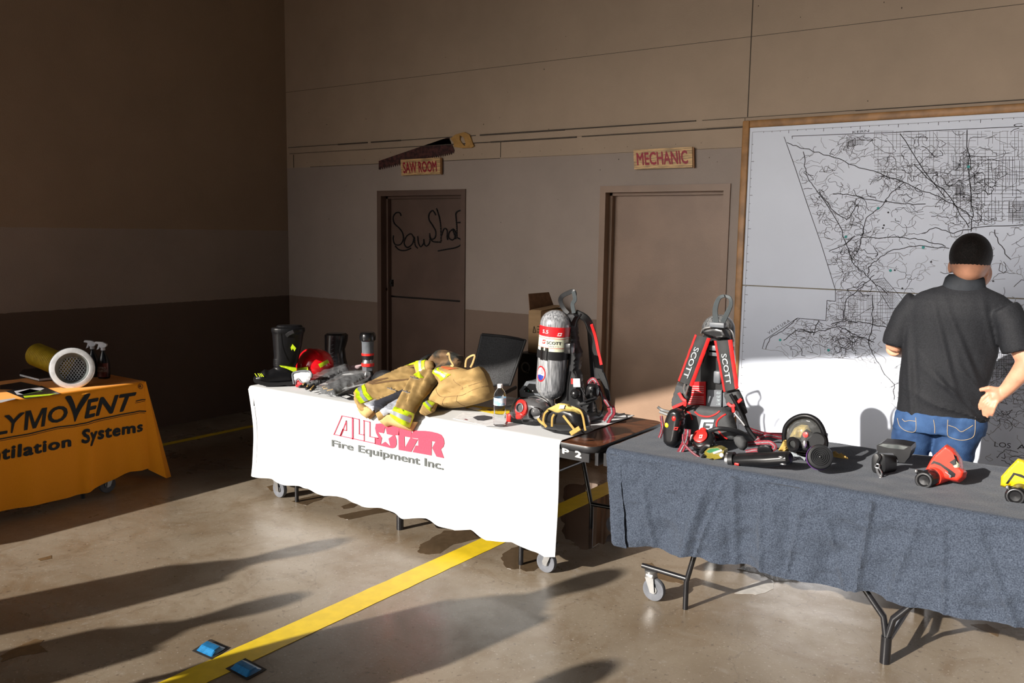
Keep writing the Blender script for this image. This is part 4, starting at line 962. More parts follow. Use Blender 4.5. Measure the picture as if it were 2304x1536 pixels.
tp = MB()
for x in (150, 215, 255, 290):
    pxribbon([Z4((x - 20, 1150)), Z4((x, 1180)), Z4((x + 30, 1222))], float(uB(*Z4((x, 1190)), -.05)[1]), 1.6, .003, tp, 3)
tp.build('toe_marks', m_lime, bt)
MB().prism([uB(*Z4(q_), -.068) for q_ in [(945, 520), (1020, 605), (985, 675), (965, 640), (950, 610), (925, 655), (902, 600)]], tuple(uB.n * .03)).build('yellow_emblem', m_lime, bt, smooth=False)
MB().prism([uB(*Z4(q_), -.070) for q_ in [(660, 985), (800, 1000), (1030, 1038), (1020, 1120), (960, 1115), (800, 1040), (690, 1010)]], tuple(uB.n * .03)).build('yellow_heel_tab', m_lime, bt, smooth=False)
pxribbon([Z4((760, 390)), Z4((860, 300)), Z4((970, 245))], float(uB(*Z4((860, 300)), -.08)[1]), 9, .006).build('pull_strap', m_plas2, bt)
pxtube([Z4(q_) for q_ in [(640, 270), (645, 520), (670, 800)]], float(uB(*Z4((650, 520)), -.07)[1]), .002).build('side_rib', m_rub, bt)

# dark work boot behind
b2 = thing('work_boot', 'dark laced boot standing behind the red helmet', 'boot', tuple(P(755, 830, -1.48)[:2]) + (.745,))
vloft([(735, 790, 872), (733, 787, 850), (731, 784, 830), (732, 778, 805), (731, 776, 785), (731, 782, 765), (731, 783, 753), (736, 778, 749)], -1.48, .75).build('boot_shaft', m_plas, b2)
fb = MB(); 
q0 = P(742, 868, -1.48); q0[2] = .745
fb.ell((q0[0] - .02, -1.50, .80), (.13, .055, .055)); fb.build('boot_foot', m_plas, b2)
lc = MB()
for i in range(8): pxtube([(734, 757 + i * 9), (742, 760 + i * 9), (750, 757 + i * 9)], -1.54, .002, 5, lc, 2)
lc.build('laces', mat('lace_black', (.04, .04, .045), .5), b2)

# ------------------------------------------------------------------ helmet with goggles
hm = thing('fire_helmet', 'glossy red fire helmet tipped on its side with lime patches', 'helmet', (2.62, -1.82, .745))
YH = -1.84; Z5 = zc(640, 780, 10.473); z5 = lambda L_: [Z5(q_) for q_ in L_]
hc = P(*Z5((715, 440)), YH); R_ = mpp(YH, 700, 830) * 42
Rt = Matrix.Rotation(math.radians(-22), 3, 'Y')
hd_ = MB()
hd_.ell(hc, (R_ * 1.04, R_ * .98, R_ * .92), Rt, 36, 24); hd_.build('shell', m_helm, hm)
cr = MB(); 
arc = [hc + np.array(Rt @ Vector((R_ * 1.03 * math.cos(a), -R_ * .35 * 1.0, R_ * .83 * math.sin(a)))) for a in np.linspace(.5, 2.9, 16)]
arc = [hc + np.array(Rt @ Vector((R_ * .99 * math.cos(a) , -R_ * .30, R_ * .875 * math.sin(a)))) for a in np.linspace(.4, 3.0, 20)]
cr.tube(arc, .008, 8).build('ridge', m_helm, hm)
rim = [hc + np.array(Rt @ Vector((R_ * 1.06 * math.cos(a), R_ * 1.0 * math.sin(a), -.045))) for a in np.linspace(0, 2 * math.pi, 40)]
def on_helm(x, y):
    o_ = CAM; d__ = ray(x, y); d__ = d__ / np.linalg.norm(d__); oc_ = o_ - hc; bq = oc_ @ d__; cq = oc_ @ oc_ - (R_ * .99) ** 2; disc = bq * bq - cq
    return o_ + d__ * (-bq - math.sqrt(max(disc, 0))) if disc > 0 else P(x, y, YH)
patch(z5([(795, 410), (1015, 300), (1058, 368), (845, 497)]), on_helm, VDIR(720, 830), lambda x, y: 0, .016, .004, 3).build('lime_patch', m_lime, hm)
patch(z5([(290, 510), (545, 468), (560, 560), (300, 590)]), on_helm, VDIR(690, 840), lambda x, y: 0, .016, .004, 3).build('lime_patch', m_lime, hm)
gg = thing('safety_goggles', 'white lens goggles with grey frame and red inside leaning on the helmet', 'goggles', tuple(P(*Z5((420, 900)), -2.0)[:2]) + (.745,))
YG = -2.10
lens = z5([(215, 660), (240, 610), (400, 578), (560, 580), (625, 640), (610, 760), (560, 830), (470, 870), (400, 830), (340, 760), (280, 800), (262, 890), (225, 800)])
pillow(lens, on_y(YG), (0, -1, .1), .014, 8, res=3).build('lens', mat('milky_lens', (.50, .51, .54), .12, nscale=30, namt=.12, coat=.6), gg)
pxtube(z5([(225, 880), (190, 660), (240, 600), (400, 570), (575, 575), (640, 640), (640, 720)]), YG - .012, .0065).build('frame', m_greyp, gg)
pxtube(z5([(262, 890), (280, 800), (330, 760), (390, 830), (480, 860)]), YG - .018, .004).build('nose_bridge', m_greyp, gg)
pillow(z5([(262, 890), (280, 810), (330, 780), (400, 850), (490, 870), (470, 900), (400, 950), (290, 955), (258, 925)]), on_y(YG + .0), (0, -1, .2), .014, 7, res=3).build('foam_lining', mat('foam_red', (.45, .015, .02), .6), gg)

# ------------------------------------------------------------------ bagged gloves
ung = bent(.16, -2.262, .752, .1); NG = (0, -.5, .86)
def wr4(x, y): return .008 * nz((x * .10, y * .16, 3)) + .004 * nz((x * .3, y * .3, 8))
def gloves(name_lab, bag, bodies, fingers, tanf, grp, base=.0):
    t = thing('work_gloves', name_lab, 'gloves', tuple(ung(*np.mean(bag, axis=0))[:2]) + (.75,))
    g = MB()
    for o_ in bodies: pillow(o_, ung, NG, .020, 9, wr1, res=4, mb=g, base=base)
    g.build('glove_body', m_glove, t)
    for f in fingers:
        MB().tube([Vector(ung(*q_)) + Vector(NG) * (.014 + base) for q_ in f], [.013] * (len(f) - 1) + [.009], 8).build('finger', m_glove, t)
    for f in tanf:
        MB().tube([Vector(ung(*q_)) + Vector(NG) * (.026 + base) for q_ in f], .005, 6).build('finger_panel', m_tanlea, t)
    return t
g1 = gloves('pair of black gloves in a clear bag nearest the helmet', z5([(500, 830), (1540, 560)]), [z5([(520, 930), (700, 780), (1100, 560), (1500, 460), (1540, 560), (1200, 740), (800, 900)])],
            [z5([(620, 900), (480, 940), (370, 985)]), z5([(720, 930), (620, 990), (530, 1030)]), z5([(800, 940), (700, 1010), (640, 1070)])], [z5([(520, 920), (470, 960)]), z5([(600, 970), (570, 1010)]), z5([(730, 990), (650, 1075)])], 'g')
pillow(z5([(500, 840), (560, 780), (760, 660), (1050, 520), (1250, 440), (1400, 430), (1530, 432), (1545, 570), (1300, 680), (1000, 800), (800, 890), (560, 962), (515, 930)]), ung, NG, .034, 9, wr4, res=4).build('clear_bag', m_clear, g1)
g2 = gloves('pair of black and tan gloves in a clear bag beside the turnout coat', z5([(720, 980), (2030, 700)]), [z5([(820, 1040), (1000, 900), (1400, 700), (1850, 620), (1900, 700), (1500, 900), (1250, 1080), (950, 1120)])],
            [z5([(1100, 1030), (960, 1040), (860, 1060)]), z5([(1150, 1060), (1040, 1090), (960, 1110)]), z5([(1280, 1040), (1180, 1090), (1060, 1120)])], [z5([(1050, 1050), (950, 1065)]), z5([(1180, 1080), (1040, 1105)]), z5([(1000, 1010), (930, 1030)])], 'g')
pillow(z5([(720, 985), (1000, 860), (1180, 740), (1350, 640), (1600, 580), (1930, 572), (2025, 600), (2030, 690), (1950, 790), (1700, 930), (1400, 1060), (1290, 1110), (1200, 1165), (1000, 1150), (850, 1110), (790, 1030)]), ung, NG, .036, 10, wr4, res=4).build('clear_bag', m_clear, g2)
single(pillow(z5([(1530, 440), (1700, 430), (1835, 410), (1760, 500), (1640, 575), (1545, 520)]), on_y(-1.62), (0, -1, .3), .01, 5, res=3), 'plastic_bag', mat('pinkish_film', (.50, .38, .40), .15, alpha=.75, nscale=10, namt=.2), 'open pink printed end of a plastic bag beside the nozzle', 'bag')

# brochures on the white table
def flatsheet(px, z, mt, label, name='brochure', cat='brochure', group=None, prints=(), wavy=.0):
    t = thing(name, label, cat, tuple(np.mean([PZ(x, y, z) for x, y in px], axis=0)[:2]) + (z,), group)
    MB().prism([PZ(x, y, z) for x, y in px], (0, 0, .0016)).build('sheet', mt, t, smooth=False)
    for i, (pp, m_, nm) in enumerate(prints): MB().prism([PZ(x, y, z + .0017) for x, y in pp], (0, 0, .0006)).build(nm, m_, t, smooth=False)
    return t
flatsheet(z5([(1260, 1150), (1480, 1085), (1670, 1120), (1670, 1250), (1500, 1245)]), .7465, mat('brochure_black', (.02, .02, .025), .2), 'black glossy brochure under the bagged gloves beside the coat', prints=((z5([(1350, 1165), (1450, 1140), (1560, 1175), (1470, 1210)]), m_paper, 'printed_block'), (z5([(1510, 1100), (1660, 1150), (1660, 1165), (1500, 1110)]), m_paper, 'printed_stripe')))

# ------------------------------------------------------------------ hose nozzle
nzl = thing('hose_nozzle', 'black and steel hose nozzle with two red rings standing behind the gloves', 'hose nozzle', tuple(P(828, 850, -1.6)[:2]) + (.745,))
def nl(x0, x1, rows, name, mt, Y=-1.6, n=28):
    s_ = mpp(Y, 828, 800); cx_ = P((x0 + x1) / 2, 800, Y)
    pr = [(w_ * s_ / 2, float(P((x0 + x1) / 2, y, Y)[2])) for w_, y in rows]
    MB().lathe(pr, (cx_[0], Y, 0), (0, 0, 1), n).build(name, mt, nzl)
nl(827, 828, [(30, 767), (36, 764), (37, 757), (35, 752), (32, 749), (28, 747), (20, 747)], 'bumper', m_plas)
nl(827, 828, [(26, 794), (27, 770), (30, 767)], 'barrel', m_greyp); nl(827, 828, [(28, 799), (28, 794)], 'red_ring', m_redp); nl(827, 828, [(25, 808), (26, 799)], 'black_collar', m_plas2)
nl(827, 828, [(27, 816), (23, 812), (22, 808)], 'steel_neck', m_chrome); nl(827, 828, [(29, 823), (29, 816)], 'red_ring', m_redp); nl(827, 828, [(25, 833), (26, 823)], 'hex_nut', m_greyp, n=6)
MB().lathe([(.02, .745), (.045, .747), (.045, .79), (.03, .82), (.018, float(P(828, 833, -1.6)[2]))], (P(828, 833, -1.6)[0], -1.6, 0), (0, 0, 1)).build('coupling', m_plas, nzl)
single(pillow([(835, 880), (842, 848), (850, 838), (868, 832), (885, 836), (905, 850), (880, 868)], lambda x, y: PPL(x, y, (0, -1.8, .76), (0, -1, .4)), (0, -.8, .5), .05, 14, res=4), 'black_pouch', m_plas2, 'small black pouch tucked between the nozzle and the coat', 'pouch')
cb_ = thing('camouflage_bag', 'dark brown mottled gear bag with black flap behind the coat', 'bag', tuple(P(1000, 830, -1.55)[:2]) + (.745,))
m_camo = mat('dark_camouflage', (.13, .075, .035), .8, nscale=9, col2=(.015, .015, .012), ramp=(.42, .56), bump=.5, bscale=30)
unk = on_y(-1.62)
pillow([(955, 880), (965, 815), (978, 800), (988, 786), (1002, 787), (1020, 792), (1040, 800), (1043, 820), (1045, 880)], unk, (0, -1, .2), .07, 14, wr3, back=1, res=4).build('bag_body', m_camo, cb_)
pillow([(945, 830), (960, 805), (978, 795), (985, 790), (980, 812), (965, 835)], unk, (0, -1, .2), .09, 9, res=4).build('bag_flap', m_plas2, cb_)

# ------------------------------------------------------------------ water bottle, papers
wb = thing('water_bottle', 'clear water bottle with a white cap standing on the white cloth', 'bottle', tuple(PZ(1125, 960, .747)))
bx0, by0 = PZ(1124, 957, .747)[:2]; s_ = .0345
m_pet = mat('clear_bottle', (.93, .95, .97), .03, trans=1.0, ior=1.12, spec=.8)
bprof = [(.028, 0), (s_, .006), (s_ * .93, .015)]
for i in range(8): bprof += [(s_ * 1.0, .022 + i * .012), (s_ * .94, .028 + i * .012)]
bprof += [(s_, .125), (s_, .165), (s_ * .97, .178), (s_ * .8, .192), (.020, .205), (.0135, .212), (.0135, .220)]
MB().lathe(bprof, (bx0, by0, .747), (0, 0, 1), 30).build('bottle_body', m_pet, wb)
MB().lathe([(.0145, .214), (.0155, .216), (.0155, .233), (.013, .235)], (bx0, by0, .747)).build('bottle_cap', mat('cap_white', (.80, .80, .80), .4), wb)
lb = MB(); lb.lathe([(s_ * 1.012, .118), (s_ * 1.012, .160)], (bx0, by0, .747), cap=False, n=40)
lb.build('bottle_label', mat('label_blue', (.25, .50, .75), .35, nscale=45, col2=(.72, .78, .85), ramp=(.45, .55)), wb)
flatsheet(pz([(1615, 950), (1700, 918), (2235, 985), (2230, 1030), (2010, 1035)]), .7475, m_yelp, 'yellow folder lying behind the water bottle', 'folder', 'folder', prints=((pz([(1650, 958), (1720, 940), (1850, 965), (1790, 985)]), m_paper, 'white_print'), (pz([(1905, 975), (1960, 965), (2020, 985), (1960, 1000)]), mat('print_brown', (.2, .12, .03), .6), 'dark_print')))
flatsheet(pz([(1450, 1100), (1600, 1010), (2200, 1090), (2150, 1200), (1900, 1205)]), .7462, m_paper, 'white leaflet with a black swirl lying in front of the yellow folder', 'leaflet', 'leaflet', prints=((pz([(1720, 1085), (1780, 1062), (1880, 1055), (1990, 1075), (1985, 1105), (1870, 1130), (1790, 1125)]), m_ink, 'black_swirl'), (pz([(1600, 1108), (1625, 1104), (1660, 1118), (1640, 1122)]), m_strapr, 'red_mark')))
Z6 = zc(1130, 860, 7.945); z6 = lambda L_: [Z6(q_) for q_ in L_]
flatsheet(z6([(80, 350), (215, 340), (215, 400), (90, 410)]), .762, m_paper, 'little white card behind the bottle', 'card', 'card')
flatsheet(z6([(1580, 640), (1700, 610), (2190, 550), (2225, 640), (1950, 700), (1560, 690)]), .7475, m_paper, 'crumpled white paper at the bare end of the middle table', 'paper_sheet', 'paper')

# ------------------------------------------------------------------ left table things
def lz(X, Y): return (X / 3.4125, 720 + Y / 3.4125)
hz = thing('exhaust_hose', 'yellow ribbed exhaust hose ending in a round silver nozzle with mesh', 'exhaust hose', (1.42, -3.05, .745))
nc = PX(*lz(555, 370), 1.40); rN = mpp(0, 1, 1) * 0 + float((nc - CAM) @ _fw) / F_PX * 46.5
nN = Vector((.80, -.55, .10)).normalized()
nN = Vector(VDIR(165, 830)); nN = (nN + Vector((0, 0, .05))).normalized()
AX = tuple(nN); o_ = Vector(nc)
m_rim = mat('brushed_ring', (.80, .82, .84), .25, .35); m_galv = mat('galvanised', (.30, .33, .33), .35, .7)
MB().lathe([(rN * .74, -.03), (rN * .97, -.05), (rN * 1.02, -.035), (rN * 1.02, -.012), (rN * .99, 0)], o_, AX, 40, cap=False).build('nozzle_side', m_greyp, hz)
MB().lathe([(rN * .99, 0), (rN * .95, .003), (rN * .76, .003), (rN * .74, -.002)], o_, AX, 44, cap=False).build('nozzle_ring', m_rim, hz)
MB().lathe([(rN * .74, 0), (rN * .58, -.07), (rN * .56, -.12)], o_, AX, 40, cap=False).build('nozzle_cone', m_galv, hz)
MB().lathe([(rN * .56, -.125), (.001, -.126)], o_, AX, 30, cap=False).build('dark_throat', m_gap, hz)
ms = MB(); ua = nN.cross(Vector((0, 0, 1))).normalized(); va = nN.cross(ua).normalized(); rm = rN * .60
for ang in (.62, -.62):
    du = (ua * math.sin(ang) + va * math.cos(ang)); dv = nN.cross(du)
    for i in range(-5, 6):
        off_ = i * rm / 5.3; hl = math.sqrt(max(0, rm * rm - off_ * off_))
        if hl > .005: c0 = o_ + nN * (-.075) + dv * off_; ms.ribbon([c0 - du * hl, c0 + du * hl], .0042, tuple(dv), .002)
ms.build('mesh_grille', m_rim, hz)
b1 = Vector(PX(*lz(270, 260), .93)); b0 = o_ - nN * .135
hs_ = MB(); N_ = 26; ax_ = (b1 - b0); L_ = ax_.length; prf = []
rh = rN * .56
for i in range(N_ * 3 + 1): prf.append((rh + (.0035 if i % 3 == 1 else -.0015), L_ * i / (N_ * 3)))
hs_.lathe(prf, b0, tuple(ax_.normalized()), 30); hs_.build('ribbed_hose', mat('hose_yellow', (.42, .31, .02), .45), hz)
for i, (dx, lab) in enumerate(((0, 'trigger spray bottle with dark label, the nearer of the two'), (1, 'trigger spray bottle half hidden behind its twin'))):
    px0 = (800, 440) if i == 0 else (760, 425); X_ = 1.22 if i == 0 else 1.12
    c0 = PX(*lz(*px0), X_); c0[2] = .745
    if i == 1: c0 = c0 + np.array([-.02, -.03, 0])
    t = thing('spray_bottle', 'black ' + lab, 'spray bottle', tuple(c0), 'cleaner bottles on the left table')
    b__ = MB(); pr = [(.030, 0, .050), (.034, .01, .056), (.034, .10, .056), (.030, .13, .050), (.020, .165, .032), (.014, .185, .018), (.013, .20, .014)]
    sx, sy = Vector((_rt[0], _rt[1], 0)).normalized(), Vector((-_rt[1], _rt[0], 0)).normalized()
    b__.loft([[Vector(c0) + sx * w_ * .78 * math.cos(a) + sy * d__ * math.sin(a) + Vector((0, 0, h_)) for a in np.linspace(0, 2 * math.pi, 25)[:-1]] for d__, h_, w_ in pr]).build('bottle_body', m_plas, t)
    h_ = MB(); q = Vector(c0) + Vector((0, 0, .20)); h_.cyl(q, q + Vector((0, 0, .022)), .015)
    h_.prism([q + sx * a + Vector((0, 0, bb)) - sy * .010 for a, bb in ((.028, .03), (.03, .045), (.0, .060), (-.05, .062), (-.055, .050), (-.03, .045), (-.016, .02), (.012, .02))], sy * .02)
    h_.prism([q + sx * a + Vector((0, 0, bb)) - sy * .006 for a, bb in ((-.028, .046), (-.020, .046), (-.026, .012), (-.044, .002), (-.036, .02))], sy * .012)
    h_.build('trigger_head', mat('trigger_grey', (.55, .56, .60), .4), t)
    if i == 0:
        sgn = -1 if sy.dot(Vector(CAM) - Vector(c0)) < 0 else 1
        tb = MB()
        def lfn(u, v, zz, hh, u0=-.62, u1=.62):
            a = u0 + (u1 - u0) * u; return Vector(c0) + sx * (.0445 * math.sin(a)) + sy * sgn * (.0348 * math.cos(a)) + Vector((0, 0, zz + hh * v))
        lb = MB(); lb.grid(lambda u, v: lfn(u, v, .012, .10, -1.1, 1.1), 16, 2, .0)
        lb.build('front_label', mat('label_dark_red', (.12, .022, .018), .4, nscale=12, namt=.4), t)
        add_text(tb, 'CITRO', lambda u, v: lfn(u, v, .070, .016) + sy * sgn * .0012, weight=.02); add_text(tb, 'SQUEEZE', lambda u, v: lfn(u, v, .050, .016, -.9, .8) + sy * sgn * .0012, weight=.02)
        tb.build('label_lettering', mat('label_white', (.55, .52, .50), .5), t, smooth=False)
bxx = thing('black_binder', 'black binder lying flat behind the silver nozzle', 'binder', (1.1, -3.2, .745))
MB().prism([PZ(*lz(*q_), .747) for q_ in [(150, 430), (300, 470), (430, 455), (430, 400), (330, 385), (180, 400)]], (0, 0, .022)).build('cover', m_plas, bxx, smooth=False)
pp_ = MB().prism([PZ(*lz(*q_), .752) for q_ in [(152, 428), (300, 466), (428, 453), (428, 448), (300, 460), (156, 424)]], (0, 0, .012)); pp_.build('page_edges', m_paper, bxx, smooth=False)
m_br = mat('brochure_dark', (.02, .02, .022), .18); m_brg = mat('brochure_green', (.10, .18, .04), .3); m_brw = mat('brochure_white', (.55, .55, .58), .35)
flatsheet([lz(*q_) for q_ in [(0, 500), (160, 475), (300, 505), (330, 520), (150, 535), (0, 530)]], .7462, m_br, 'dark glossy brochure further from the table edge', 'brochure')
flatsheet([lz(*q_) for q_ in [(40, 545), (320, 505), (460, 565), (190, 605)]], .7482, m_br, 'glossy brochure with green and white picture on the orange cloth', 'brochure', prints=(([lz(*q_) for q_ in [(110, 545), (300, 512), (340, 525), (300, 545), (180, 570), (130, 570)]], m_brw, 'picture'), ([lz(*q_) for q_ in [(135, 555), (230, 528), (330, 545), (180, 572)]], m_brg, 'green_picture'), ([lz(*q_) for q_ in [(180, 582), (440, 562), (380, 578), (190, 596)]], m_lime, 'lime_stripe')))
flatsheet([lz(*q_) for q_ in [(0, 615), (110, 600), (120, 606), (0, 636)]], .7462, m_brw, 'white leaflet half out of the picture on the orange cloth', 'leaflet')

# ------------------------------------------------------------------ breathing apparatus packs
def tank_part(parent, top, bot, r, name='air_cylinder', mt=m_tank):
    top, bot = Vector(top), Vector(bot); ax = (top - bot); L = ax.length; ax.normalize()
    pr = [(r * math.sin(a), r * .95 * (1 - math.cos(a))) for a in np.linspace(.15, math.pi / 2, 9)] + [(r * 1.0, L - r * .9)] + [(r * math.cos(a), L - r * .9 + r * .9 * math.sin(a)) for a in np.linspace(.05, 1.42, 10)]
    o = MB().lathe(pr, bot, ax, 44).build(name, mt, parent)
    ref = Vector(CAM) - (top + bot) / 2; ref = (ref - ax * ref.dot(ax)).normalized(); sd = ax.cross(ref)   # sd points to the viewer's right
    def on(a, h, dr=.001): return bot + ax * h + (ref * math.cos(a) + sd * math.sin(a)) * (r + dr)
    return o, on, L
def ringpatch(mb, on, a0, a1, h0, h1, dr=.0012, n=24): return mb.grid(lambda u, v: on(a0 + (a1 - a0) * u, h0 + (h1 - h0) * v, dr), n, 2)
zr = zc(1060, 640, 4.517); zR = lambda L_: [zr(q_) for q_ in L_]
p1 = thing('breathing_apparatus', 'silver air cylinder pack with SCOTT label seen from its side on the middle table', 'air pack', (4.35, -1.72, .745))
Y1 = -1.78
tp_ = P(*zr((868, 258)), Y1); bt_ = P(*zr((800, 1165)), Y1); r1 = mpp(Y1, 1250, 800) * 34.5
bt_ = np.array(bt_); tk_, on1, L1 = tank_part(p1, tp_, bt_, r1)
hh = lambda Yz: L1 * (1165 - Yz) / (1165 - 258)
ringpatch(MB(), on1, -1.5, 1.5, hh(508), hh(412)).build('red_band', mat('label_red', (.62, .015, .02), .3), tk_)
ringpatch(MB(), on1, -1.5, 1.5, hh(655), hh(512)).build('cream_label', mat('label_cream', (.66, .68, .52), .35), tk_)
ln = MB(); ringpatch(ln, on1, -1.5, 1.5, hh(528), hh(524), .0018); ringpatch(ln, on1, -1.5, 1.5, hh(622), hh(618), .0018); ln.build('label_lines', mat('label_red', (1, 0, 0)), tk_)
tb = MB(); cyt = lambda a0, a1, h0, h1: (lambda u, v: on1(a0 + (a1 - a0) * u, h0 + (h1 - h0) * v, .0022))
add_text(tb, '5.5', cyt(-.85, -.42, hh(480), hh(445)), weight=.012); tb.build('band_lettering', m_paper, tk_, smooth=False)
def logo_s(mb, fn):
    for poly in ([(0, 1), (0, .45), (.25, .45), (.25, .75), (1, .75), (1, 1)], [(1, 0), (1, .6), (.72, .6), (.72, .25), (0, .25), (0, 0)]):
        k_ = len(mb.v); pts = [fn(u + v * .25, v) for u, v in poly]
        mb.add(pts, [(0, 1, 2, 3), (0, 3, 4, 5)])
tb = MB(); logo_s(tb, cyt(.15, .42, hh(495), hh(465))); tb.build('band_emblem', m_paper, tk_, smooth=False)
tb = MB(); logo_s(tb, cyt(-.85, -.62, hh(585), hh(545))); tb.build('label_emblem', mat('label_red', (1, 0, 0)), tk_, smooth=False)
tb = MB(); add_text(tb, 'SCOTT', cyt(-.48, .45, hh(582), hh(552)), weight=.02); add_text(tb, 'SAFETY', cyt(-.38, .30, hh(608), hh(596)), weight=.0, space=1.5); tb.build('label_lettering', mat('print_black', (0, 0, 0)), tk_, smooth=False)
em = MB(); ec, eh = -.78, hh(890)
def dsk(mb, rr, dr, a_off=0, h_off=0, n=26, half=None):
    pts = [on1(ec + a_off + rr * .95 / r1 * math.cos(t) * .75, eh + h_off + rr * math.sin(t), dr) for t in np.linspace(*(half or (0, 2 * math.pi)), n)]
    c0 = on1(ec + a_off, eh + h_off, dr); k_ = len(mb.v); mb.add([c0] + pts, [(0, i, i + 1) for i in range(1, len(pts))])
dsk(em, .047, .0016); em.build('round_sticker', mat('label_red', (1, 0, 0)), tk_, smooth=False)
em = MB(); dsk(em, .038, .0022); em.build('sticker_centre', m_paper, tk_, smooth=False)
em = MB(); dsk(em, .034, .0028, 0, -.004, half=(math.pi * 1.05, math.pi * 1.95)); em.build('sticker_blue', mat('label_navy', (.02, .04, .28), .4), tk_, smooth=False)
em = MB()
for i in range(5): em.grid(lambda u, v, i=i: on1(ec + .02 + .22 * u, eh + .002 + i * .007 + .006 * u * .5 + .0028 * v, .0032), 6, 1)
em.build('sticker_stripes', mat('label_red', (1, 0, 0)), tk_, smooth=False)
st_ = MB(); ringpatch(st_, on1, -1.75, 1.9, hh(735), hh(655), .006, 30); ringpatch(st_, on1, -1.75, 1.9, hh(735), hh(655), .003, 30); st_.build('cylinder_strap', m_plas2, p1)
st_ = MB(); 
for a0, a1 in ((-.82, -.70), (-.50, -.38)): st_.grid(lambda u, v: on1(a0 + (a1 - a0) * u, hh(745) + (hh(620) - hh(745)) * v, .012), 3, 2, .01)
st_.grid(lambda u, v: on1(-.72 + .24 * u, hh(740) + (hh(650) - hh(740)) * v, .009), 3, 2, .008); st_.build('strap_buckle', m_plas, p1)
# backplate beside the tank, harness towards the far side
bp_ = MB()
YB1 = -1.72
pillow(zR([(960, 300), (1080, 270), (1110, 320), (1060, 420), (1075, 600), (1110, 700), (1090, 860), (1110, 960), (1140, 1180), (1240, 1180), (1230, 1330), (1000, 1340), (900, 1240), (960, 1000), (1000, 800), (1020, 500)]), on_y(YB1), (0, -1, 0), .035, 7, back=1.6, res=5, mb=bp_)
bp_.build('back_frame', m_plas2, p1)
x0_, x1_ = float(P(1235, 900, Y1)[0]), float(P(1345, 900, Y1)[0])
MB().box((x0_ - .05, -1.86, .747), (x1_ - .02, -1.66, .79), .02).build('waist_frame', m_plas2, p1)
MB().cyl(bt_ + np.array([0, 0, .01]), np.array([bt_[0], bt_[1], .775]), .03, .035).build('cylinder_valve', m_chrome, p1)
pxribbon(zR([(985, 295), (935, 235), (908, 165), (925, 120), (985, 85), (1040, 68), (1052, 110)]), Y1 + .04, 10, .004).build('carry_loop', m_plas2, p1)
pxribbon(zR([(1040, 70), (1055, 150), (1030, 200), (1045, 290)]), Y1 + .03, 9, .004).build('carry_loop_end', mat('webbing_slate', (.045, .055, .060), .6), p1)
pd = MB(); pxribbon(zR([(1060, 285), (1130, 320), (1185, 370), (1225, 480), (1255, 640), (1290, 800), (1310, 960)]), [-1.72, -1.70, -1.66, -1.6, -1.58, -1.58, -1.60], [15, 17, 17, 19, 20, 20, 20], .03, pd); pd.build('shoulder_strap', m_pad, p1)
rd = MB(); pxribbon(zR([(1220, 395), (1262, 520), (1295, 680), (1325, 815)]), [-1.645, -1.61, -1.60, -1.60], 7, .012, rd, off=.016); rd.build('red_piping', m_redt, p1)
pxribbon(zR([(1200, 440), (1215, 640), (1230, 850), (1240, 960)]), -1.54, 10, .02).build('rear_shoulder_strap', m_plas2, p1)
pxribbon(zR([(1320, 900), (1360, 1000), (1385, 1100), (1400, 1180)]), -1.60, [16, 14, 11, 8], .02).build('lower_strap', m_pad, p1)
wbm = MB(); pw_ = [(1180, 1040), (1205, 985), (1245, 962), (1285, 1020), (1320, 1110), (1375, 1190), (1418, 1250)]
pxribbon(zR(pw_), -1.66, 9, .004, wbm); wbm.build('waist_webbing', m_strapr, p1)
wbm = MB(); pxribbon(zR(pw_), -1.66, 2.4, .004, wbm, off=.002); wbm.build('webbing_stripe', m_strapg, p1)
pw_ = [(1418, 1235), (1430, 1300), (1400, 1345), (1370, 1395)]
wbm = MB(); pxribbon(zR(pw_), -1.72, 17, .006, wbm); wbm.build('hanging_webbing', m_strapr, p1); wbm = MB(); pxribbon(zR(pw_), -1.72, 4, .006, wbm, off=.003); wbm.build('webbing_stripe', m_strapg, p1)
for a, bb in (((1010, 880), (980, 1180)), ((1120, 300), (1060, 430)), ((1150, 1190), (1270, 1150)), ((1060, 880), (1160, 1130))):
    pxtube(zR([a, ((a[0] + bb[0]) / 2 - 12, (a[1] + bb[1]) / 2), bb]), -1.86, .006).build('air_hose', m_rub, p1)
pxtube(zR([(1255, 1040), (1235, 1130), (1270, 1250), (1290, 1340), (1340, 1260), (1330, 1130), (1300, 1060)]), -1.72, .0055).build('air_hose', m_rub, p1)
pxtube(zR([(1110, 1215), (1180, 1200), (1270, 1150)]), -1.84, .011).build('thick_hose', m_plas2, p1)
MB().ell(P(*zr((1060, 1110)), -1.84), (.030, .03, .030)).build('bypass_knob', m_plas, p1)
MB().ell(P(*zr((1230, 1090)), -1.70), (.04, .035, .05), e=.7).build('pressure_reducer', m_plas, p1)
tg = MB(); tg.grid(lambda u, v: P(*zr((1036 + 70 * u + 6 * v, 955 + 85 * v)), -1.875), 4, 4, .002); tg.build('white_tag', m_paper, p1, smooth=False)
tg = MB(); tg.grid(lambda u, v: P(*zr((1018 + 20 * u, 955 + 55 * v)), -1.876), 2, 2, .002); tg.build('red_tag', m_redp, p1, smooth=False)
MB().box(tuple(P(*zr((940, 700)), -1.84)), tuple(P(*zr((1010, 600)), -1.84) + np.array([0, .05, 0])), .006).build('latch', m_plas, p1)

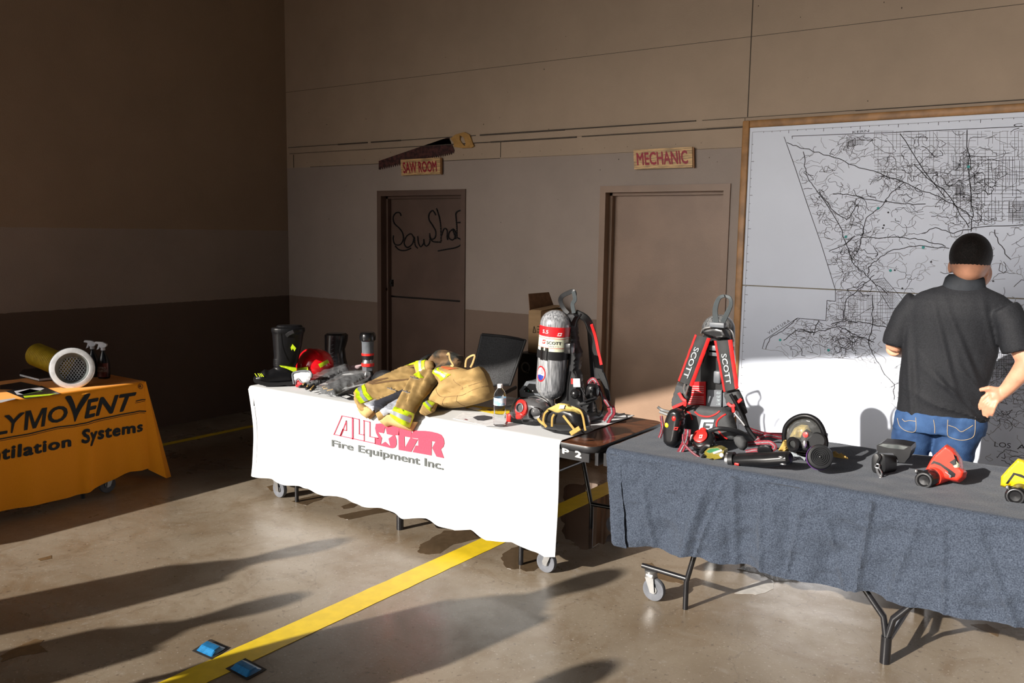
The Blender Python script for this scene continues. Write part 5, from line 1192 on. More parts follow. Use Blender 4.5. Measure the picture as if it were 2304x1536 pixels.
# charger behind the cylinder
cg = thing('charger_station', 'grey charger box with status lights behind the silver cylinder', 'charger', tuple(P(1185, 893, -1.5)[:2]) + (.745,))
YC = -1.55
fr = zR([(490, 1075), (562, 982), (700, 985), (720, 1100), (700, 1145), (500, 1142)])
gz = .745 - float(min(P(x, y, YC)[2] for x, y in fr))
MB().prism([P(x, y, YC) + np.array([0, 0, max(0, gz) * 0]) for x, y in fr], (0, .10, 0)).build('housing', m_greyp, cg)
MB().prism([P(x, y, YC - .002) for x, y in zR([(540, 1060), (590, 1005), (690, 1015), (690, 1105), (600, 1100), (530, 1085)])], (0, .004, 0)).build('dark_front', m_plas, cg, smooth=False)
for x, c_ in ((543, (.6, .6, .62)), (582, (.02, .3, .22)), (628, (.6, .6, .6))): MB().ell(P(*zr((x, 1080)), YC - .006), (.004, .004, .004), n=8, m=6).build('status_light', mat('lamp_%d' % x, c_, .3), cg)

# masks on the middle table
mk = thing('breathing_mask', 'black face mask with red regulator ring beside the water bottle', 'face mask', tuple(PZ(1185, 945, .747)))
YM1 = -2.02
mc = P(*z6([(470, 530)])[0], YM1)
pillow(z6([(185, 560), (215, 420), (290, 320), (420, 285), (540, 270), (680, 290), (790, 350), (850, 440), (860, 560), (780, 640), (640, 700), (450, 700), (250, 670)]), on_y(YM1), (0, -1, .15), .085, 20, back=.5, res=3.2).build('facepiece_lens', mat('grey_lens', (.10, .10, .105), .12, alpha=.9, coat=.8), mk)
pillow(z6([(175, 640), (330, 690), (600, 720), (800, 640), (740, 700), (560, 790), (470, 812), (260, 765), (140, 710)]), on_y(YM1 - .03), (0, -.6, .8), .03, 5, res=3).build('rubber_skirt', m_rubg, mk)
o_ = P(*z6([(335, 455)])[0], YM1 - .085); nv1 = Vector((-.15, -.95, .2)).normalized(); rp = mpp(YM1, 1172, 917) * 18
MB().lathe([(rp * .62, -.03), (rp * 1.0, -.02), (rp * 1.02, .004), (rp * .8, .010), (rp * .62, .006), (rp * .58, -.03)], o_, tuple(nv1), 30, cap=False).build('red_regulator_ring', m_redp, mk)
MB().lathe([(rp * .60, -.02), (rp * .60, .012), (rp * .50, .014), (rp * .46, -.01)], o_, tuple(nv1), 26, cap=False).build('port_ring', m_greyp, mk)
MB().lathe([(.0001, -.018), (rp * .5, -.018)], o_, tuple(nv1), 20, cap=False).build('port_hole', m_gap, mk)
pillow(z6([(250, 560), (370, 520), (420, 580), (340, 660), (260, 660)]), on_y(YM1 - .09), (0, -1, .1), .02, 4, res=2.5).build('red_chin_piece', m_redp, mk)
o2 = P(*z6([(590, 560)])[0], YM1 - .08); rp2 = mpp(YM1, 1204, 930) * 14
MB().lathe([(rp2 * 1.15, -.05), (rp2 * 1.15, .0), (rp2 * .95, .01), (rp2 * .85, .0), (rp2 * .8, -.02), (.001, -.021)], o2, (.25, -.93, .25), 30, cap=False).build('voice_port', m_plas, mk)
MB().box(tuple(P(*z6([(65, 700)])[0], YM1 - .05)), tuple(P(*z6([(145, 570)])[0], YM1 - .05) + np.array([0, .03, 0])), .006).build('red_clip', m_redp, mk)
pxribbon(z6([(140, 600), (180, 480), (240, 340), (320, 290)]), YM1 - .02, 8, .008).build('head_strap', m_plas2, mk)
pxtube(z6([(430, 290), (600, 255), (780, 330), (860, 440), (855, 560)]), YM1 + .02, .008).build('lens_rim', m_plas2, mk)

m2 = thing('breathing_mask', 'black face mask with yellow head net lying at the front edge of the white table', 'face mask', tuple(PZ(1272, 972, .747)))
YM2 = -2.13
D2_ = z6([(745, 820), (735, 640), (790, 520), (900, 440), (1060, 400), (1250, 410), (1420, 470), (1510, 560), (1545, 700), (1545, 850), (1400, 900), (1100, 900), (850, 860)])
dm_ = pillow(D2_, on_y(YM2), (0, -1, .25), .085, 22, back=.8, res=3.2); dm_.build('facepiece', m_plas, m2)
pillow(z6([(700, 815), (800, 830), (1000, 800), (1300, 850), (1560, 800), (1640, 850), (1500, 915), (1380, 925), (1100, 910), (850, 870)]), on_y(YM2 - .03), (0, -.5, .85), .022, 6, res=3).build('rubber_skirt', m_rubg, m2)
pillow(z6([(905, 440), (1060, 365), (1200, 390), (1240, 430), (1400, 480), (1440, 520), (1400, 570), (1300, 545), (1150, 550), (1060, 605), (980, 590), (870, 520), (780, 530), (770, 510)]), on_y(YM2 - .055), (0, -.9, .4), .035, 9, back=.2, res=3).build('head_net', mat('net_yellow', (.45, .34, .10), .7), m2)
m_netd = mat('net_strap_yellow', (.42, .27, .07), .7)
for L_, w_ in (([(930, 570), (895, 640), (890, 790)], 5), ([(1090, 590), (1160, 680), (1240, 780), (1290, 850)], 5.5), ([(1240, 440), (1380, 500), (1440, 600), (1470, 760), (1490, 860)], 5), ([(820, 500), (760, 560), (735, 680), (760, 760)], 5), ([(640, 640), (680, 700), (760, 760), (790, 800)], 6)):
    pxribbon(z6(L_), YM2 - .10, w_, .004).build('net_strap', m_netd, m2)
pxribbon(z6([(1225, 920), (1310, 865), (1390, 815)]), YM2 - .115, 11, .008).build('strap_pad', m_netd, m2)
tg = MB(); tg.grid(lambda u, v: P(*z6([(1010 + 90 * u + 20 * v, 470 - 65 * v)])[0], YM2 - .094), 2, 2, .002); tg.build('white_tag', m_paper, m2, smooth=False)

# ------------------------------------------------------------------ pack on the grey table, seen from the front
zs = zc(1440, 640, 3.656); zS = lambda L_: [zs(q_) for q_ in L_]
p2 = thing('breathing_apparatus', 'air pack facing forward with red-edged SCOTT shoulder straps on the grey cloth', 'air pack', (5.42, -1.78, .745))
Y2 = -1.80
t2 = P(*zs((642, 243)), -1.60); b2_ = P(*zs((655, 1180)), -1.60); b2_[2] = .80
tk2, on2, L2 = tank_part(p2, t2, b2_, mpp(-1.6, 1615, 800) * 36.5, mt=mat('dark_tank', (.20, .205, .21), .16, nscale=26, col2=(.03, .032, .036), ramp=(.35, .7), stretch=(4, 4, .45), coat=.8))
pillow(zS([(520, 420), (580, 350), (690, 350), (740, 430), (720, 700), (780, 860), (800, 1010), (760, 1090), (420, 1090), (380, 1000), (440, 800), (540, 560)]), on_y(Y2 + .03), (0, -1, 0), .03, 8, back=1.5, res=5).build('back_plate', m_plas2, p2)
for q_ in ((610, 505, 560), (600, 540, 585)): MB().box(tuple(P(*zs((560, q_[2])), Y2 - .03)), tuple(P(*zs((640, q_[1])), Y2 - .03) + np.array([0, .05, 0])), .004).build('frame_rib', m_greyp, p2)
lbq = lambda x, y: P(x, y, Y2 - .012)
MB().prism([lbq(*q_) for q_ in zS([(425, 800), (540, 798), (540, 1000), (385, 985)])], (0, .008, 0)).build('red_warning_label', mat('label_red', (1, 0, 0)), p2, smooth=False)
tb = MB()
for i in range(9):
    y_ = 832 + i * 17; x_ = 432 - i * 5
    if i == 4: continue
    for k_ in range(1): tb.prism([P(*zs(q_), Y2 - .0135) for q_ in [(x_, y_), (525, y_ + 4), (525, y_ + 11), (x_, y_ + 7)]], (0, .001, 0))
tb.build('label_print', mat('print_pink', (.72, .30, .30), .5), p2, smooth=False)
MB().prism([lbq(*q_) for q_ in zS([(556, 865), (672, 868), (668, 1005), (545, 1000)])], (0, .012, 0)).build('grey_data_plate', m_greyp, p2, smooth=False)
tb = MB(); 
for i in range(4): tb.prism([P(*zs(q_), Y2 - .0135) for q_ in [(632, 880 + i * 30), (664, 882 + i * 30), (662, 902 + i * 30), (628, 900 + i * 30)]], (0, .001, 0))
tb.build('plate_print', m_strapg, p2, smooth=False)
MB().prism([lbq(*q_) for q_ in zS([(682, 890), (770, 890), (760, 985), (682, 1005)])], (0, .012, 0)).build('side_plate', m_greyp, p2, smooth=False)
MB().box(tuple(P(*zs((596, 812)), Y2 - .02)), tuple(P(*zs((664, 715)), Y2 - .02) + np.array([0, .04, 0])), .01).build('frame_box', m_greyp, p2)
# lumbar pad
LP = zS([(385, 1010), (440, 985), (560, 1000), (700, 1010), (765, 1060), (800, 1180), (830, 1290), (700, 1280), (600, 1290), (460, 1260), (380, 1200), (360, 1080)])
lp_ = pillow(LP, on_y(Y2 - .06), (0, -1, .15), .06, 14, res=4); lp_.build('lumbar_pad', m_cord, p2)
NL = (0, -1, .15)
def pipe(L_, wd=2.6, sub=6):
    mb = MB(); pts = spline([(*zs(q_), 0) for q_ in L_], sub); mb.tube([Vector(tuple(P(x, y, Y2 - .06))) + Vector(NL).normalized() * (lp_.h(x, y) + .001) for x, y, _ in pts], .0042, 6); return mb.build('red_piping', m_redt, p2)
pipe([(490, 1045), (530, 1075), (600, 1085), (660, 1065), (690, 1040)]); pipe([(735, 1065), (680, 1110), (668, 1160), (700, 1220), (745, 1265)]); pipe([(420, 1040), (450, 1060), (470, 1110)]); pipe([(590, 1220), (640, 1240), (680, 1255)])
tb = MB(); lf_ = px_quad(zs((525, 1195)), zs((628, 1200)), zs((545, 1108)), zs((650, 1108)), lambda x, y: Vector(tuple(P(x, y, Y2 - .06))) + Vector(NL).normalized() * (lp_.h(x, y) + .004))
for poly in ([(0, 0), (.25, 0), (.25, .75), (.0, .75)], [(0, .75), (0, 1), (1, 1), (1, .75)], [(.45, .0), (.45, .2), (1.0, .2), (1.0, 0)], [(.8, .2), (1.0, .2), (1.0, .62), (.8, .62)], [(.45, .45), (.45, .62), (.8, .62), (.8, .45)], [(.25, 0), (.25, .2), (.45, .2), (.45, 0)]): tb.add([lf_(u, v) for u, v in poly], [(0, 1, 2, 3)])
tb.build('white_emblem', mat('emblem_white', (.55, .60, .78), .5), p2, smooth=False)
# carry loop and yoke
pxribbon(zS([(630, 330), (618, 230), (628, 160), (655, 108), (695, 92)]), Y2 + .02, [13, 12, 11, 9, 7], .005).build('carry_loop', mat('webbing_slate', (0, 0, 0)), p2)
pxribbon(zS([(695, 92), (738, 110), (748, 165), (715, 240), (680, 310)]), Y2 + .03, [7, 8, 9, 11, 12], .005).build('carry_loop', mat('webbing_slate', (0, 0, 0)), p2)
MB().box(tuple(P(*zs((568, 350)), Y2 - .03)), tuple(P(*zs((692, 318)), Y2 - .03) + np.array([0, .03, 0])), .004).build('yoke_bar', m_greyp, p2)
pillow(zS([(500, 400), (540, 360), (620, 350), (700, 360), (740, 440), (640, 460), (610, 440), (560, 430)]), on_y(Y2 - .01), (0, -1, .1), .03, 6, res=3.5).build('yoke_pad', m_plas, p2)
pxtube(zS([(500, 400), (520, 365), (580, 350)]), Y2 - .04, .004).build('air_hose', m_chrome, p2); pxtube(zS([(690, 355), (740, 370), (768, 420), (772, 540)]), Y2 + .03, .005).build('air_hose', m_chrome, p2)
def shoulder(tl, tr_, bl, br, txt, Yt, Yb, rw=.16):
    n_ = 14
    def sf(u, v, dr=0):   # u across, v down
        x = (tl[0] * (1 - u) + tr_[0] * u) * (1 - v) + (bl[0] * (1 - u) + br[0] * u) * v; y = (tl[1] * (1 - u) + tr_[1] * u) * (1 - v) + (bl[1] * (1 - u) + br[1] * u) * v
        p_ = P(*zs((x, y)), Yt + (Yb - Yt) * v); return p_ + np.array([0, -(.020 * math.sin(math.pi * u) ** .6 + .004 * nz((v * 7, u * 2, Yt)) + dr), 0])
    MB().grid(lambda u, v: sf(u, v), n_, 30, -.022).build('shoulder_strap', m_pad, p2)
    for u0, u1 in ((-.01, rw), (1 - rw, 1.01)): MB().grid(lambda u, v: sf(u0 + (u1 - u0) * u, v, .0035), 6, 24, -.004).build('red_edge', m_redt, p2)
    t_ = MB(); add_text(t_, 'SCOTT', txt(sf), weight=.03); t_.build('strap_lettering', mat('reflective_letters', (.27, .29, .31), .4), p2, smooth=False)
shoulder((455, 408), (583, 440), (316, 785), (437, 832), lambda sf: (lambda u, v: sf(.34 + .33 * v - .04 * u, .24 + .64 * u, .004)), Y2 - .04, Y2 - .17)
shoulder((612, 462), (758, 452), (690, 880), (812, 850), lambda sf: (lambda u, v: sf(.36 + .32 * v, .27 + .60 * u, .004)), Y2 - .04, Y2 - .15)
pillow(zS([(310, 800), (430, 840), (420, 920), (380, 1010), (350, 1050), (270, 1010), (262, 960)]), on_y(Y2 - .14), (0, -1, 0), .03, 7, res=3.5).build('lower_strap_pad', m_cord, p2)
pillow(zS([(690, 890), (815, 860), (850, 930), (885, 1050), (860, 1070), (800, 1040), (720, 990)]), on_y(Y2 - .12), (0, -1, 0), .03, 7, res=3.5).build('lower_strap_pad', m_cord, p2)
for L_, yy in (([(320, 890), (350, 940), (375, 965), (300, 1000), (270, 1015)], -.19), ([(375, 965), (370, 1000)], -.19), ([(720, 975), (765, 1000), (835, 940)], -.17), ([(765, 1000), (770, 1050)], -.17)): pxribbon(zS(L_), Y2 + yy, 7, .006, sub=3).build('red_webbing', m_redt, p2)
for L_ in ([(370, 815), (360, 860), (368, 900)], [(400, 825), (385, 870), (372, 910)]): pxtube(zS(L_), Y2 - .19, .006).build('chrome_tube', m_chrome, p2)
pxtube(zS([(745, 900), (790, 980), (830, 1060), (880, 1160)]), Y2 - .18, .009).build('air_hose', m_rub, p2)
pxtube(zS([(800, 1000), (850, 1080), (885, 1180), (950, 1270)]), Y2 - .16, .012).build('air_hose', m_rub, p2)
pxtube(zS([(775, 1055), (830, 1120), (860, 1160)]), Y2 - .19, .007).build('steel_connector', m_chrome, p2)
pxtube(zS([(570, 1205), (640, 1185), (720, 1190), (800, 1205), (880, 1240), (935, 1272)]), [Y2 - .20, -2.0, -1.98, -1.95, -1.9, -1.88], .011).build('low_pressure_hose', m_plas2, p2)
# distress unit hanging at the left strap
du_ = pillow(zS([(250, 1030), (300, 1010), (355, 1030), (372, 1100), (355, 1200), (335, 1300), (300, 1340), (235, 1330), (205, 1290), (200, 1190), (222, 1100)]), on_y(Y2 - .22), (0, -1, .1), .05, 12, back=.7, res=3.5); du_.build('distress_unit', m_plas, p2)
for q_, m_, r_ in (((283, 1100), m_redp, .014), ((225, 1155), mat('button_yellow', (.75, .55, .02), .4), .013)): MB().ell(P(*zs(q_), Y2 - .262), (r_, .012, r_ * 1.2)).build('unit_button', m_, p2)
tb = MB(); logo_s(tb, px_quad(zs((276, 1195)), zs((306, 1197)), zs((278, 1170)), zs((308, 1172)), lambda x, y: P(x, y, Y2 - .275))); tb.build('unit_emblem', m_redp, p2, smooth=False)
for L_ in ([(145, 1005), (180, 1030), (240, 1045)], [(160, 1045), (200, 1060), (240, 1075)]): pxribbon(zS(L_), Y2 - .2, 6, .004).build('strap_end', m_plas2, p2)
def web(L_, ys, wpx, nm='waist_webbing', off=0):
    a_ = MB(); pxribbon(zS(L_), ys, wpx, .005, a_); a_.build(nm, m_strapr, p2); a_ = MB(); pxribbon(zS(L_), ys, wpx * .22, .005, a_, off=.0025); a_.build('webbing_stripe', m_strapg, p2)
web([(175, 1080), (185, 1180), (160, 1260)], -1.98, 7); web([(395, 1190), (385, 1270), (350, 1340), (325, 1385)], -2.08, 14); web([(355, 1230), (360, 1300), (420, 1370), (500, 1430)], -2.12, 5)
web([(900, 1190), (960, 1210), (1040, 1230), (1180, 1235)], [-1.78, -1.75, -1.70, -1.66], 9); web([(930, 1290), (1030, 1240), (1100, 1245), (1190, 1262)], [-1.88, -1.85, -1.8, -1.75], 10)
web([(890, 1310), (980, 1300), (1070, 1300), (1110, 1340), (1060, 1370)], -1.95, 10); web([(870, 1375), (940, 1362), (1000, 1365)], -2.05, 8)

rg_ = thing('air_regulator', 'round black regulator with a red disc lying in front of the forward-facing pack', 'regulator', tuple(PZ(*zs((510, 1340)), .747)))
YR = -2.02
MB().lathe([(.05, -.045), (.062, -.03), (.062, 0), (.055, .012), (.045, .018)], P(*zs((515, 1275)), YR), (0, -.75, .66), 30).build('regulator_body', m_plas, rg_)
MB().lathe([(.036, .015), (.036, .024), (.032, .026)], P(*zs((505, 1262)), YR), (0, -.75, .66), 30).build('red_disc', m_redp, rg_)
tb = MB(); logo_s(tb, px_quad(zs((484, 1262)), zs((508, 1262)), zs((484, 1235)), zs((510, 1235)), lambda x, y: PPL(x, y, P(*zs((505, 1262)), YR) + np.array([0, -.022, .02]), (0, -.75, .66)))); tb.build('disc_emblem', m_paper, rg_, smooth=False)
pillow(zS([(420, 1290), (480, 1330), (600, 1310), (600, 1340), (540, 1365), (450, 1350)]), on_y(YR - .04), (0, -1, .1), .03, 5, res=3).build('regulator_outlet', m_plas2, rg_)
MB().ell(P(*zs((520, 1195)), YR + .02), (.018, .014, .012)).build('red_knob', m_redp, rg_)
MB().cyl(P(*zs((425, 1265)), YR), P(*zs((445, 1265)), YR), .020).build('white_port', mat('port_white', (.6, .6, .6), .4), rg_)
el = thing('electronics_module', 'small clear yellow-green electronic module with a white knob on the grey cloth', 'electronics', tuple(PZ(*zs((610, 1420)), .747)))
YE = -2.12
MB().prism([P(*zs(q_), YE) for q_ in [(530, 1375), (560, 1345), (640, 1338), (690, 1365), (680, 1425), (600, 1440), (530, 1425)]], (0, .05, 0)).build('clear_case', mat('amber_case', (.25, .20, .02), .1, alpha=.7, coat=.8), el)
MB().prism([P(*zs(q_), YE - .002) for q_ in [(545, 1372), (580, 1350), (640, 1345), (660, 1362), (570, 1385)]], (0, .01, 0)).build('circuit_board', mat('pcb_green', (.02, .14, .05), .4), el)
MB().prism([P(*zs(q_), YE - .006) for q_ in [(598, 1378), (670, 1355), (676, 1368), (606, 1392)]], (0, .01, 0)).build('white_bar', m_paper, el)
MB().ell(P(*zs((672, 1403)), YE - .012), (.011, .011, .011)).build('white_knob', m_paper, el)
pxtube(zS([(530, 1400), (510, 1440), (560, 1450), (600, 1440)]), YE - .01, .008).build('black_cable', m_plas, el); pxtube(zS([(500, 1380), (540, 1330), (580, 1330)]), YE + .03, .012).build('connector', m_plas2, el)
cp = thing('canvas_pouch', 'dark grey oval padded pouch between the pack and the black console', 'pouch', tuple(PZ(*zs((830, 1350)), .747)))
pillow(zS([(770, 1260), (800, 1240), (850, 1245), (885, 1290), (880, 1340), (855, 1365), (820, 1355), (780, 1310)]), on_y(-2.03), (0, -1, .3), .03, 9, back=.6, res=3).build('pouch_body', m_cord, cp)
# long black console
zt_ = zc(1520, 880, 5.236); zT = lambda L_: [zt_(q_) for q_ in L_]
cs_ = thing('rescue_torch', 'long black console with metal end lying at the front of the grey table', 'tool', tuple(PZ(*zt_((1000, 870)), .747)))
YK = -2.12
cc = [P(*zt_(q_), YK) for q_ in ((640, 810), (760, 808), (1100, 800), (1330, 785), (1360, 780))]
MB().tube(cc, [.030, .046, .047, .044, .030], 16, flat=.72).build('console_body', m_plas, cs_)
MB().tube([P(*zt_((610, 815)), YK), P(*zt_((680, 812)), YK)], .034, 18).build('metal_end', m_chrome, cs_)
MB().tube([P(*zt_((645, 815)), YK - .01), P(*zt_((700, 812)), YK - .01)], .040, 18).build('end_collar', m_plas2, cs_)
MB().ell(P(*zt_((1240, 775)), YK - .045), (.012, .006, .006)).build('metal_button', m_chrome, cs_); MB().ell(P(*zt_((1265, 855)), YK - .03), (.016, .01, .006)).build('metal_foot', m_chrome, cs_)
MB().box(tuple(P(*zt_((690, 868)), YK - .05)), tuple(P(*zt_((745, 852)), YK - .05) + np.array([0, .01, 0])), .002).build('red_mark', m_redp, cs_)
pillow(zT([(960, 700), (1010, 660), (1090, 655), (1150, 690), (1150, 740), (980, 740)]), on_y(-2.06), (0, -.7, .7), .035, 7, back=.6, res=3).build('side_knob', m_plas2, cs_)
for L_ in ([(600, 735), (660, 750), (700, 770)],): pxtube(zT(L_), YK + .01, .010).build('linking_cable', m_plas2, cs_)

# mask with twin cartridge
m3 = thing('breathing_mask', 'clear full face mask with large black filter and purple ring on the grey cloth', 'face mask', tuple(PZ(*zt_((1550, 870)), .747)))
Y3 = -1.93
rim_pts = [(1280, 520), (1300, 420), (1370, 340), (1470, 295), (1570, 295), (1660, 340), (1720, 420), (1755, 520), (1770, 610), (1740, 690), (1640, 740), (1440, 740), (1340, 700), (1290, 620)]
pts = spline([tuple(P(*zt_(q_), Y3)) for q_ in rim_pts + rim_pts[:1]], 5)
MB().tube(pts, .0125, 10).build('rubber_rim', m_rub, m3)
pillow(zT([(1310, 520), (1330, 430), (1400, 350), (1500, 320), (1600, 330), (1680, 400), (1725, 500), (1740, 620), (1640, 710), (1440, 710), (1330, 640)]), on_y(Y3), (0, -1, 0), .075, 26, back=.0, res=4).build('clear_visor', m_lensc, m3)
pillow(zT([(1330, 430), (1400, 350), (1500, 318), (1600, 330), (1670, 400), (1640, 420), (1560, 380), (1470, 385), (1380, 430), (1345, 560), (1320, 600)]), on_y(Y3 + .03), (0, -1, 0), .01, 6, res=3).build('inner_seal', m_plas, m3)
pillow(zT([(1350, 520), (1400, 430), (1480, 390), (1560, 400), (1600, 480), (1560, 520), (1500, 540), (1450, 600), (1380, 620)]), on_y(Y3 + .04), (0, -1, 0), .03, 8, wr2, res=3).build('head_net', mat('net_yellow', (1, 1, 1)), m3)
MB().prism([P(*zt_(q_), Y3 + .06) for q_ in [(1300, 540), (1340, 400), (1440, 320), (1580, 315), (1690, 400), (1750, 580), (1720, 700), (1600, 725), (1430, 725), (1320, 660)]], (0, .006, 0)).build('mask_back', m_plas, m3)
pillow(zT([(1470, 560), (1500, 480), (1545, 445), (1590, 470), (1620, 560), (1600, 640), (1500, 640), (1470, 610)]), on_y(Y3 - .02), (0, -1, 0), .04, 10, res=3).build('nose_cup', m_rub, m3)
MB().lathe([(.013, -.01), (.013, .003), (.010, .004)], P(*zt_((1532, 512)), Y3 - .07), (-.1, -1, .1), 22).build('red_badge', m_redp, m3)
MB().lathe([(.034, -.03), (.036, .012), (.030, .018), (.020, .018), (.019, -.012), (.001, -.012)], P(*zt_((1400, 625)), Y3 - .07), (-.35, -.9, .1), 28, cap=False).build('side_port', m_plas, m3)
MB().lathe([(.045, -.05), (.045, 0), (.035, .01)], P(*zt_((1660, 590)), Y3 - .06), (.2, -.9, .5), 26).build('valve_housing', m_plas2, m3)
fN = Vector(VDIR(1845, 1028)); fN = (fN + Vector((.10, 0, .08))).normalized(); fo = P(*zt_((1705, 772)), Y3 - .16); rf = mpp(Y3 - .16, 1845, 1028) * 27.5
MB().lathe([(rf * .8, -.075), (rf * 1.02, -.068), (rf * 1.04, -.040)], fo, tuple(fN), 40).build('purple_ring', mat('filter_purple', (.16, .03, .30), .4), m3)
cr = [(rf * .9, -.045), (rf * 1.02, -.040), (rf * 1.03, -.008), (rf * .95, .002), (rf * .78, .004)]
for i in range(5): a = rf * (.74 - i * .14); cr += [(a, .004), (a - rf * .03, -.001), (a - rf * .06, -.001), (a - rf * .08, .004)]
MB().lathe(cr + [(.001, .006)], fo, tuple(fN), 44).build('filter_canister', m_plas2, m3)
pxribbon(zT([(1360, 725), (1440, 770), (1530, 800)]), Y3 - .08, 8, .006).build('steel_bracket', m_strapg, m3)
MB().ell(P(*zt_((1520, 620)), Y3 - .10), (.012, .01, .022)).build('steel_clip', m_chrome, m3)
MB().box(tuple(P(*zt_((1755, 545)), Y3)), tuple(P(*zt_((1785, 500)), Y3) + np.array([0, .02, 0])), .004).build('rim_lug', m_plas, m3)
tnp = pillow(zT([(1215, 690), (1270, 580), (1300, 570), (1325, 650), (1320, 740), (1290, 745), (1260, 710), (1230, 720)]), on_y(Y3 - .02), (0, -1, .2), .02, 6, wr2, res=3); tnp.build('yellow_net_strap', m_netd, m3)
pillow(zT([(1830, 720), (1900, 725), (2010, 760), (2040, 800), (1950, 790), (1850, 770)]), lambda x, y: PPL(x, y, (0, -1.86, .76), (0, -.6, 1)), (0, -.5, .8), .015, 5, wr2, res=3).build('yellow_net_end', m_netd, m3)

# ------------------------------------------------------------------ three handheld thermal cameras
zu = zc(1900, 940, 5.703); zU = lambda L_: [zu(q_) for q_ in L_]
c1 = thing('thermal_camera', 'matte black handheld camera with a strap clip lying on the grey cloth', 'handheld camera', tuple(PZ(*zu((600, 560)), .747)))
YT1 = -1.78
MB().prism([P(*zu(q_), YT1) for q_ in [(415, 350), (480, 318), (700, 335), (850, 365), (855, 420), (830, 500), (770, 575), (700, 570), (650, 500), (620, 450), (440, 450), (415, 410)]], (0, .11, 0)).build('display_housing', m_plas2, c1, smooth=20)
MB().prism([P(*zu(q_), YT1 - .002) for q_ in [(440, 352), (490, 330), (700, 348), (815, 372), (760, 405), (560, 385)]], (0, .004, .0)).build('screen', mat('screen_grey', (.07, .08, .08), .15), c1, smooth=False)
o_ = P(*zu((440, 585)), YT1 - .12); rl = mpp(YT1 - .12, 1977, 1042) * 17.5
lh = MB(); lh.loft([[P(*zu((440 + dx + 92 * s_ * math.copysign(abs(math.cos(a)) ** .6, math.cos(a)), 585 + 125 * s_ * math.copysign(abs(math.sin(a)) ** .6, math.sin(a)))), YT1 - .14 + dy) for a in np.linspace(0, 6.283, 29)[:-1]] for dx, dy, s_ in ((0, 0, .90), (0, .002, 1), (20, .03, 1.0), (60, .07, .95), (150, .13, .9))]); lh.build('lens_housing', m_plas2, c1)
pxribbon(zU([(420, 445), (455, 500), (430, 560), (425, 600)]), YT1 - .155, 5, .003).build('lanyard', m_plas, c1)
pxtube(zU([(400, 600), (395, 630), (440, 640), (445, 600), (415, 592)]), YT1 - .155, .0035).build('swivel_ring', m_chrome, c1)
pxtube(zU([(415, 640), (425, 690), (455, 750)]), YT1 - .155, .006).build('snap_hook', m_chrome, c1); pxtube(zU([(440, 640), (475, 700), (470, 755)]), YT1 - .155, .004).build('hook_gate', m_chrome, c1)
MB().ell(P(*zu((462, 765)), YT1 - .155), (.008, .008, .008)).build('hook_ball', m_chrome, c1)
def tcam(label, ox, oy, X_Y, mt, body_=None, sc=1.0):
    f = lambda q_: (ox + (q_[0] - 1020) / 5.703 * sc, oy + (q_[1] - 780) / 5.703 * sc); FF = lambda L_: [f(q_) for q_ in L_]
    YY = X_Y; t = thing('thermal_camera', label, 'handheld camera', tuple(PZ(*f((1200, 840)), .747)))
    body = body_ or [(1040, 680), (1110, 540), (1160, 470), (1315, 335), (1420, 400), (1500, 520), (1520, 640), (1570, 690), (1550, 770), (1480, 830), (1440, 825), (1320, 800), (1240, 790), (1130, 850), (1100, 760)]
    b_ = pillow(FF(body), on_y(YY - .02), (0, -1, .25), .055, 8, back=1.4, res=3); b_.build('camera_housing', mt, t)
    NN = (0, -1, .25); un_ = on_y(YY - .02)
    if not body_: patch(FF([(1370, 575), (1440, 530), (1425, 470), (1460, 500), (1475, 550), (1500, 600), (1495, 640), (1440, 640), (1410, 605)]), un_, NN, b_.h, .002, .004, 3).build('eyepiece', m_plas, t)
    if not body_: patch(FF([(1460, 560), (1495, 600), (1498, 640), (1440, 645), (1420, 620), (1465, 600)]), un_, NN, b_.h, .005, .003, 3).build('display_glint', mat('display_cream', (.45, .44, .33), .2), t)
    if body_: patch(FF([(915, 640), (1015, 500), (1120, 525), (1180, 560), (1180, 590), (1110, 560), (1030, 530), (945, 645)]), un_, NN, b_.h, .002, .004, 3).build('side_groove', m_plas, t)
    else: patch(FF([(1130, 605), (1170, 555), (1250, 580), (1400, 680), (1450, 720), (1440, 760), (1380, 770), (1350, 690), (1260, 620), (1180, 590)]), un_, NN, b_.h, .002, .004, 3).build('side_groove', m_plas, t)
    if not body_: patch(FF([(1320, 690), (1400, 745), (1390, 775), (1370, 765), (1375, 740), (1325, 705)]), un_, NN, b_.h, .007, .003, 3).build('metal_catch', m_chrome, t)
    a0 = Vector(tuple(P(*f((1120, 640) if body_ else (1280, 690)), YY + .0))); a1 = Vector(tuple(P(*f((1080, 770)), YY - .10))); d_ = (a1 - a0).normalized()
    MB().tube([a0, a0 + (a1 - a0) * .75], [.044, .041], 26).build('lens_barrel', mt, t)
    a2 = Vector(tuple(P(*f((1020, 800)), YY - .13))); dl = Vector(VDIR(*f((1020, 800)))); dl = (dl * .8 + d_ * .6).normalized()
    MB().tube([a0 + (a1 - a0) * .70, a1 + d_ * .02], [.036, .038], 26).build('lens_hood', m_plas, t)
    MB().lathe([(.034, -.04), (.038, -.03), (.038, .0), (.034, .006), (.026, .006), (.020, .0), (.001, -.002)], a2, tuple(dl), 28).build('lens', m_plas, t)
    MB().lathe([(.0305, .0065), (.0285, .0075)], a2, tuple(dl), 28, cap=False).build('lens_print_ring', m_chrome, t)
    MB().tube([Vector(tuple(P(*f((930, 690)), YY - .12))), Vector(tuple(P(*f((1000, 700)), YY - .11)))], .010, 10).build('cap_tether', m_plas, t)
    MB().ell(P(*f((918, 685)), YY - .12), (.007, .007, .010)).build('tether_knob', m_chrome, t)
    return t
m_redp2 = mat('camera_red', (.74, .045, .025), .38); m_yelc = mat('camera_yellow', (.74, .55, .01), .38)
